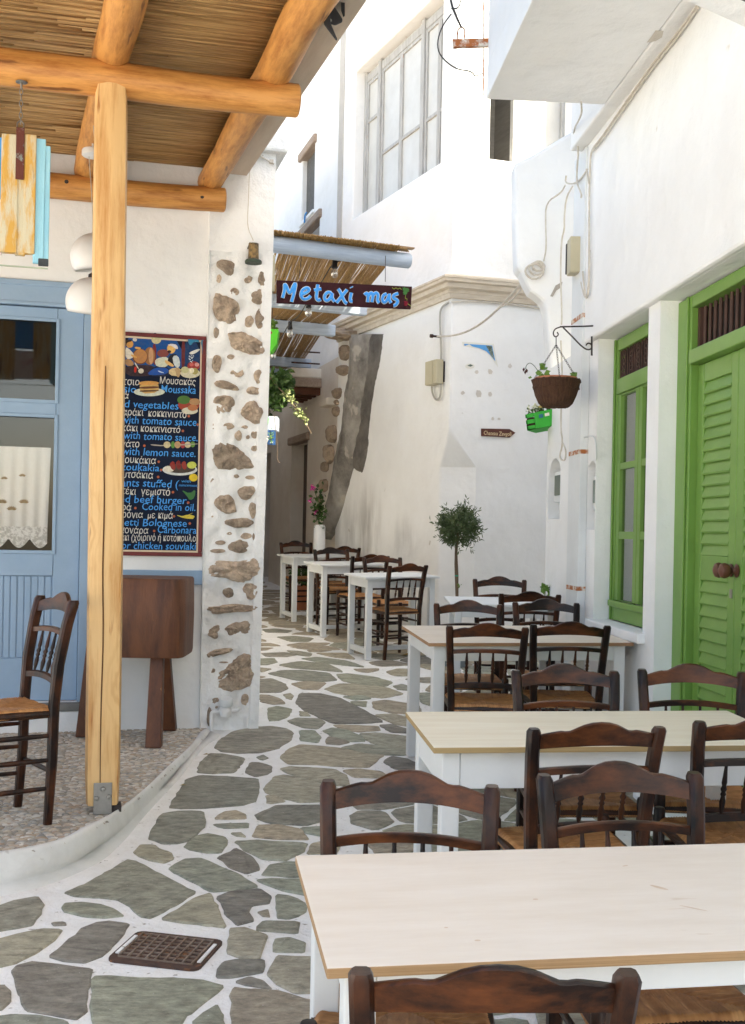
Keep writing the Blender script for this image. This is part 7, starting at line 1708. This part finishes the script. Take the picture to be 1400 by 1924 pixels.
# ================================================================== CHAIRS
def make_chair():
    root = thing('rush_seat_chair', 'x', 'chair')
    W, wb, dep = 0.43, 0.36, 0.37
    # rear posts: square section, raked above the seat
    def post(s_):
        mb = MB(); prof = [(0.0, 0.02, 0.185), (0.25, 0.004, 0.180), (0.46, 0.0, 0.178), (0.62, -0.014, 0.186), (0.78, -0.045, 0.195), (0.862, -0.068, 0.199), (0.873, -0.072, 0.199)]
        vs = []
        for i, (z, y, x) in enumerate(prof):
            w_, d_ = (0.016 + 0.003 * min(1, z / 0.6), 0.019 + 0.003 * min(1, z / 0.6))
            if i == 0: w_, d_ = 0.015, 0.017
            if i == len(prof) - 1: w_, d_ = 0.014, 0.017
            for a, b in ((-1, -0.6), (-0.6, -1), (0.6, -1), (1, -0.6), (1, 0.6), (0.6, 1), (-0.6, 1), (-1, 0.6)): vs.append((s_ * x + a * w_, y + b * d_, z))
        n = 8; k = len(prof); fs = [(i * n + j, i * n + (j + 1) % n, (i + 1) * n + (j + 1) % n, (i + 1) * n + j) for i in range(k - 1) for j in range(n)] + [tuple(range(n)), tuple(range((k - 1) * n, k * n))]
        mb.add(vs, fs); mb.build('rear_post', CHAIR, root, smooth=True)
    post(-1); post(1)
    for s_ in (-1, 1):
        mb = MB(); mb.lathe([(0.015, 0), (0.018, 0.06), (0.0165, 0.12), (0.02, 0.16), (0.0175, 0.24), (0.0205, 0.30), (0.0215, 0.40), (0.021, 0.478), (0.017, 0.486), (0, 0.487)], (s_ * 0.192, dep, 0), 10); mb.build('front_leg', CHAIR, root, smooth=True)
    # crest rail, bowed back, scalloped top
    def rail(zf, y0, name, hh, th, bow, m, x=0.185, crest=False):
        mb = MB(); n = 28; vs = []
        for i in range(n + 1):
            t = -1 + 2 * i / n; px_ = t * x; yb = y0 - bow * (1 - t * t)
            if crest:
                a = abs(t); CP = ((0, 0.085), (0.15, 0.083), (0.3, 0.075), (0.45, 0.061), (0.54, 0.053), (0.60, 0.057), (0.68, 0.055), (0.82, 0.049), (1.0, 0.040))
                for (u0, w0), (u1, w1) in zip(CP, CP[1:]):
                    if u0 <= a <= u1: topz = w0 + (w1 - w0) * (a - u0) / (u1 - u0)
                botz = -0.003 + 0.015 * (1 - t * t)
            else: topz, botz = hh / 2 + 0.012 * (1 - t * t), -hh / 2 + 0.012 * (1 - t * t)
            yy = zf; ty = -0.24 if crest else 0
            for dy, dz in ((-th / 2, botz), (th / 2, botz), (th / 2, topz - 0.004), (th * 0.2, topz), (-th * 0.2, topz), (-th / 2, topz - 0.004)): vs.append((px_, yb + dy + ty * dz, zf + dz))
        fs = [(i * 6 + j, i * 6 + (j + 1) % 6, (i + 1) * 6 + (j + 1) % 6, (i + 1) * 6 + j) for i in range(n) for j in range(6)] + [tuple(range(6)), tuple(range(n * 6, n * 6 + 6))]
        mb.add(vs, fs); return mb.build(name, m, root, smooth=True)
    rail(0.812, -0.055, 'crest_rail', 0, 0.020, 0.032, CHAIR2, crest=True)
    rail(0.735, -0.038, 'back_rail', 0.022, 0.024, 0.022, CHAIR2)
    rail(0.552, -0.006, 'back_rail', 0.026, 0.022, 0.012, CHAIR, x=0.175)
    for i in range(4):
        t = -0.6 + 0.4 * i; x = t * 0.172; z0, z1 = 0.566, 0.74; y0_, y1_ = -0.006 - 0.012 * (1 - t * t), -0.038 - 0.022 * (1 - t * t)
        prof = [(0.006, 0), (0.0055, 0.05), (0.009, 0.16), (0.0105, 0.26), (0.0065, 0.36), (0.010, 0.40), (0.0065, 0.44), (0.011, 0.50), (0.0065, 0.56), (0.0095, 0.62), (0.008, 0.72), (0.0055, 0.9), (0.006, 1.0)]
        mb = MB(); n = 8; vs = []
        for r_, h in prof:
            for j in range(n): a = 2 * math.pi * j / n; vs.append((x + r_ * math.cos(a), y0_ + (y1_ - y0_) * h + r_ * math.sin(a), z0 + (z1 - z0) * h))
        k = len(prof); mb.add(vs, [(i_ * n + j, i_ * n + (j + 1) % n, (i_ + 1) * n + (j + 1) % n, (i_ + 1) * n + j) for i_ in range(k - 1) for j in range(n)]); mb.build('spindle', CHAIR, root, smooth='all')
    def bar(p, q, r=0.0095, nm='stretcher', m=CHAIR): mb = MB(); mb.tube([p, Vector(p).lerp(Vector(q), 0.5), q], [r * 0.85, r * 1.12, r * 0.85], 8); mb.build(nm, m, root, smooth=True)
    for z in (0.17, 0.30): bar((-0.19, dep, z), (0.19, dep, z))
    for s_ in (-1, 1):
        for z in (0.14, 0.25, 0.345): bar((s_ * 0.182, 0.0, z), (s_ * 0.192, dep, z))
    for z in (0.20,): bar((-0.18, 0.0, z), (0.18, 0.0, z))
    for s_ in (-1, 1): bar((s_ * 0.178, 0.0, 0.43), (s_ * 0.192, dep, 0.43), 0.014, 'seat_rail')
    bar((-0.19, dep, 0.43), (0.19, dep, 0.43), 0.014, 'seat_rail'); bar((-0.178, 0, 0.43), (0.178, 0, 0.43), 0.014, 'seat_rail')
    # rush seat: four woven triangles with rolled edges
    N = 96; mb = MB(); vs = []; tn = []; z0 = 0.446
    for j in range(N + 1):
        for i in range(N + 1):
            s_, t = -1 + 2 * i / N, -1 + 2 * j / N; hw_ = 0.186 + (t + 1) / 2 * 0.022
            x = s_ * hw_; y = dep / 2 + t * (dep / 2 + 0.014)
            m_ = max(abs(s_), abs(t)); e_ = max(0.0, (m_ - 0.86) / 0.14)
            if abs(t) > abs(s_): cr_ = s_ * hw_
            else: cr_ = t * dep / 2
            ridge = 0.0024 * math.cos(cr_ * 2 * math.pi / 0.0095 + 1.6 * noise.noise((x * 30, y * 30, 0)))
            d = abs(abs(s_) - abs(t)); groove = -0.004 * max(0, 1 - d / 0.05)
            z = z0 + 0.012 * m_ ** 2 - 0.036 * e_ * e_ + ridge + groove + 0.003 * noise.noise((x * 14, y * 14, 0))
            vs.append((x, y, z)); k_ = math.floor(cr_ / 0.0095 + 0.5) + (100 if abs(t) > abs(s_) else 0) + (300 if (s_ + t) > 0 else 0); tn.append(0.5 + 0.5 * noise.noise((k_ * 7.31, 0.37, 0)))
    mb.add(vs, [(j * (N + 1) + i, j * (N + 1) + i + 1, (j + 1) * (N + 1) + i + 1, (j + 1) * (N + 1) + i) for j in range(N) for i in range(N)])
    # underside
    b0 = len(mb.v); mb.add([(-0.182, 0.0, 0.415), (0.182, 0.0, 0.415), (0.203, dep, 0.415), (-0.203, dep, 0.415)], [(0, 1, 2, 3)])
    o = mb.build('rush_seat', RUSHS, root, smooth='all'); tn += [0.3] * (len(o.data.vertices) - len(tn))
    at2 = o.data.attributes.new('tone', 'FLOAT', 'POINT'); at2.data.foreach_set('value', tn)
    return root
proto = make_chair(); used = [False]
def chair(x, y, yaw, label, group, z=None):
    r_ = copy_tree(proto) if used[0] else proto; used[0] = True
    if z is None: r_.matrix_world = Matrix.Translation((x, y, gz(y) + 0.006)) @ Matrix.Rotation(sl_a, 4, 'X') @ Matrix.Rotation(R(yaw), 4, 'Z') @ Matrix.Diagonal((1, 1, 1.02, 1))
    else: r_.matrix_world = Matrix.Translation((x, y, z)) @ Matrix.Rotation(R(yaw), 4, 'Z') @ Matrix.Diagonal((1.04, 1.04, 1.12, 1))
    r_['label'] = label; r_['group'] = group
    return r_
def back_at(px, py, yaw, Y=None):
    """foot of a chair whose back-rest top centre shows at a pixel"""
    u, v = lev(px, py)
    if Y is None: Y = (EYE - 0.87) / (SL + v / F)
    th = R(yaw); X = u * Y / F
    return X - 0.07 * math.sin(th), Y + 0.07 * math.cos(th) + SL * 0.87
GT = 'dark chairs at the plywood tables'; GA = 'dark chairs along the alley wall'
CH = [((930, 1826), 2, 1.74, 'dark chair at bleached plywood table facing up the alley', GT),
 ((770, 1487), 177, 2.84, 'dark chair at bleached plywood table facing down the alley, on the lane side', GT),
 ((1165, 1466), 188, 2.98, 'dark chair at bleached plywood table facing down the alley, on the door side', GT),
 ((1122, 1380), 9, 3.56, 'dark chair at pale yellow table facing up the alley, on the lane side', GT),
 ((1432, 1362), 2, 3.70, 'dark chair at pale yellow table facing up the alley, on the door side', GT),
 ((1062, 1272), 184, 4.68, 'dark chair at pale yellow table facing down the alley, on the lane side', GT),
 ((1300, 1262), 176, 4.75, 'dark chair at pale yellow table facing down the alley, before the green door', GT),
 ((916, 1183), -1, 6.15, 'dark chair at knotty cream table facing up the alley, on the lane side', GT),
 ((1072, 1174), 1, 6.30, 'dark chair at knotty cream table facing up the alley, under green window', GT),
 ((880, 1133), 180, 7.35, 'dark chair at knotty cream table facing down the alley, on the lane side', GT),
 ((1026, 1135), 182, 7.55, 'dark chair at knotty cream table facing down the alley, on the wall side', GT),
 ((996, 1117), 0, 8.15, 'dark chair at small white table facing up the alley', GT),
 ((939, 1090), 180, 9.45, 'dark chair at small white table facing down the alley beside olive tree', GT),
 ((767, 1063), 30, 10.95, 'dark chair turned outward at white table closest to the house corner', GA),
 ((718, 1052), 200, 12.15, 'dark chair behind white table closest to the house corner', GA),
 ((696, 1052), 22, 12.35, 'dark chair pulled up to the middle white table in the alley', GA),
 ((622, 1036), 202, 13.55, 'dark chair behind the middle white table in the alley', GA),
 ((646, 1030), 22, 13.95, 'dark chair pulled up to the white table by geranium pot', GA),
 ((556, 1026), 200, 15.05, 'dark chair behind the white table by geranium pot', GA)]
for (pp_, yaw, Y, lb, gr) in CH:
    x, y = back_at(pp_[0], pp_[1], yaw, Y); chair(x, y, yaw, lb, gr)
nr, fr_ = onz(95, 1546, TZ), onz(44, 1516, TZ); mid_ = (nr + fr_) / 2; dv = (fr_ - nr)
yw = math.degrees(math.atan2(dv.y, dv.x)) ; 
chair(mid_.x, mid_.y, yw, 'dark chair with orange rush seat beside blue door on pebble terrace', 'chair on the terrace', z=TZ)

# ================================================================== PLANTS
# olive standard by the corner
Yo = 10.7
po_ = at(858, 1120, Yo); gx = ground(858, 1230).x; px0 = Vector((at(857, 1150, Yo).x, Yo, gz(Yo)))
olv = thing('olive_tree', 'small clipped olive tree with ball crown in a grey pot by the corner', 'tree', px0)
mb = MB(); mb.lathe([(0.0, 0), (0.11, 0), (0.15, 0.22), (0.155, 0.24), (0.14, 0.24), (0.13, 0.2), (0, 0.2)], px0, 24); mb.build('pot', mat('grey_blue_pot', (0.26, 0.30, 0.32), (0.20, 0.23, 0.25), rough=0.6, bump=0.3), olv, smooth=True)
mb = MB(); mb.tube([px0 + Vector((0, 0, 0.18)), px0 + Vector((0.008, 0, 0.5)), at(859, 1080, Yo), at(857, 1040, Yo), at(860, 1000, Yo), at(862, 975, Yo)], [0.016, 0.015, 0.013, 0.013, 0.011, 0.006], 8)
mb.tube([px0 + Vector((0.02, 0, 0.18)), at(855, 1060, Yo) , at(856, 1025, Yo)], 0.006, 6)
rg = random.Random(77); cc_ = at(861, 992, Yo); rx, rz = 31 * Yo / F, 33 * Yo / F
for k in range(16):
    d = rvec(rg); mb.tube([at(860, 1005, Yo), cc_ + Vector((d.x * rx * 0.5, d.y * rx * 0.5, d.z * rz * 0.5)), cc_ + Vector((d.x * rx * 0.9, d.y * rx * 0.9, d.z * rz * 0.9))], [0.006, 0.004, 0.002], 5)
mb.build('trunk', BARK, olv, smooth=True)
mb = MB()
for k in range(300):
    d = rvec(rg); f = rg.random() ** 0.5; base = cc_ + Vector((d.x * rx * f, d.y * rx * f, d.z * rz * f)); out = (d + Vector((0, 0, 0.7)) + rvec(rg) * 0.5).normalized(); L = 0.05 + 0.05 * rg.random()
    if f > 0.85 and rg.random() < 0.25: L *= 1.7
    for j in range(11):
        t = j / 11; p = base + out * L * t
        leaf_quad(mb, p, out * 0.6 + rvec(rg) * 0.8, rvec(rg), 0.040 + 0.016 * rg.random(), 0.0062)
mb.build('crown', LEAFO, olv)
mb = MB(); mb.lathe([(0.017, 0), (0.017, 0.012)], at(858, 1083, Yo), 8); mb.build('green_tie', mat('tie_green', (0.02, 0.30, 0.18), rough=0.6, bump=0), olv)
mb = MB(); p = at(864, 1100, Yo)
for k in range(8): leaf_quad(mb, p, rvec(rg), rvec(rg), 0.04, 0.008)
mb.build('sprout', LEAFB, olv)
# little green plant at the foot of the downpipe
wd = thing('wall_weed', 'tuft of green weed at foot of the downpipe', 'plant', FR.w(pa(1024, 1115), 0.06, gz(8.6))); mb = MB(); p = at(1024, 1112, 8.7)
for k in range(26): leaf_quad(mb, p + rvec(rg) * 0.03, rvec(rg) + Vector((0, 0, 0.7)), rvec(rg), 0.06, 0.014)
mb.build('leaves', LEAFB, wd); mb = MB(); mb.tube([Vector((p.x + 0.02, p.y + 0.01, gz(8.7))), p], 0.004, 5); mb.build('stem', LEAF, wd)
# white column pot with geranium at the torn edge
g = ground(612, 1178) ; Yg2 = 14.7; base = Vector((at(600, 1020, Yg2).x, Yg2, gz(Yg2)))
ger = thing('geranium_pot', 'pink geranium on a whitewashed column at the torn wall edge', 'plant', base)
r_ = 11 * Yg2 / F
mb = MB(); mb.lathe([(r_, 0), (r_ * 1.03, 0.4), (r_, at(600, 990, Yg2).z - base.z), (r_ * 0.8, at(600, 986, Yg2).z - base.z)], base, 16); mb.build('column', PLW, ger, smooth=True)
mb = MB()
for k in range(120): leaf_quad(mb, at(600 + rg.gauss(0, 5), 958 + rg.gauss(0, 17), Yg2 - 0.05), rvec(rg), rvec(rg) + Vector((0, -0.6, 0)), 0.06, 0.024)
mb.build('foliage', LEAF, ger)
mb = MB()
for (x, y) in ((589, 917), (583, 939), (593, 962), (587, 914)):
    for k in range(12): leaf_quad(mb, at(x + rg.gauss(0, 2), y + rg.gauss(0, 1.5), Yg2 - 0.1), rvec(rg), rvec(rg), 0.03, 0.012)
mb.build('pink_blossom', PINK, ger)
mb = MB(); mb.tube(smooth_path([at(600, 985, Yg2), at(600, 950, Yg2 - 0.05), at(590, 918, Yg2 - 0.1)], 2), 0.005, 5); mb.tube(smooth_path([at(599, 985, Yg2), at(595, 955, Yg2 - 0.05), at(584, 940, Yg2 - 0.1)], 2), 0.005, 5); mb.build('stem', LEAF, ger)
# terracotta pots under the far tables
for (x, y, Y, lb) in ((566, 1150, 15.4, 'terracotta pot with green plant beneath the deepest white table'), (588, 1120, 16.0, 'terracotta pot with plant against alley house wall')):
    b = Vector((at(x, y, Y).x, Y, gz(Y))); t_ = thing('potted_plant', lb, 'plant', b, 'terracotta pots in the alley')
    mb = MB(); mb.lathe([(0, 0), (0.11, 0), (0.155, 0.26), (0.17, 0.27), (0.17, 0.31), (0.145, 0.31), (0.14, 0.28), (0, 0.28)], b, 24); mb.build('pot', TERRA, t_, smooth=True)
    mb = MB()
    for k in range(150): leaf_quad(mb, b + Vector((rg.gauss(0, 0.08), rg.gauss(0, 0.08), 0.32 + abs(rg.gauss(0, 0.16)))), rvec(rg) + Vector((0, 0, 0.4)), rvec(rg), 0.09, 0.022)
    mb.build('foliage', LEAF, t_)
# dry leaves on the ground
LITTER = mat('dry_leaf', (0.36, 0.30, 0.10), (0.30, 0.16, 0.05), rough=0.8, scale=30, bump=0.2)
for i, (x, y, L, lb) in enumerate(((768, 1232, 0.16, 'yellowing fallen leaf on flagstones near table leg'), (388, 1418, 0.045, 'small dry leaf lying on white kerb foot'), (344, 1476, 0.04, 'tiny brown leaf at foot of the kerb'))):
    g = ground(x, y, 0.012); mb = MB(Matrix.Translation(g)); leaf_quad(mb, Vector((-L / 2, 0, 0)), Vector((1, 0.3, 0)), Vector((0, 0, 1)), L, L * 0.22, 0.25); tag(mb.build('fallen_leaf', LITTER), lb, 'leaf', 'fallen leaves')

for o in bpy.data.objects:
    if o.type == 'MESH' and o.parent and o.name.split('.')[0] in ('foliage', 'leaves', 'crown', 'blossom_spray', 'white_blossom', 'yellow_blossom', 'pink_blossom', 'painted_vine'): o['kind'] = 'stuff'
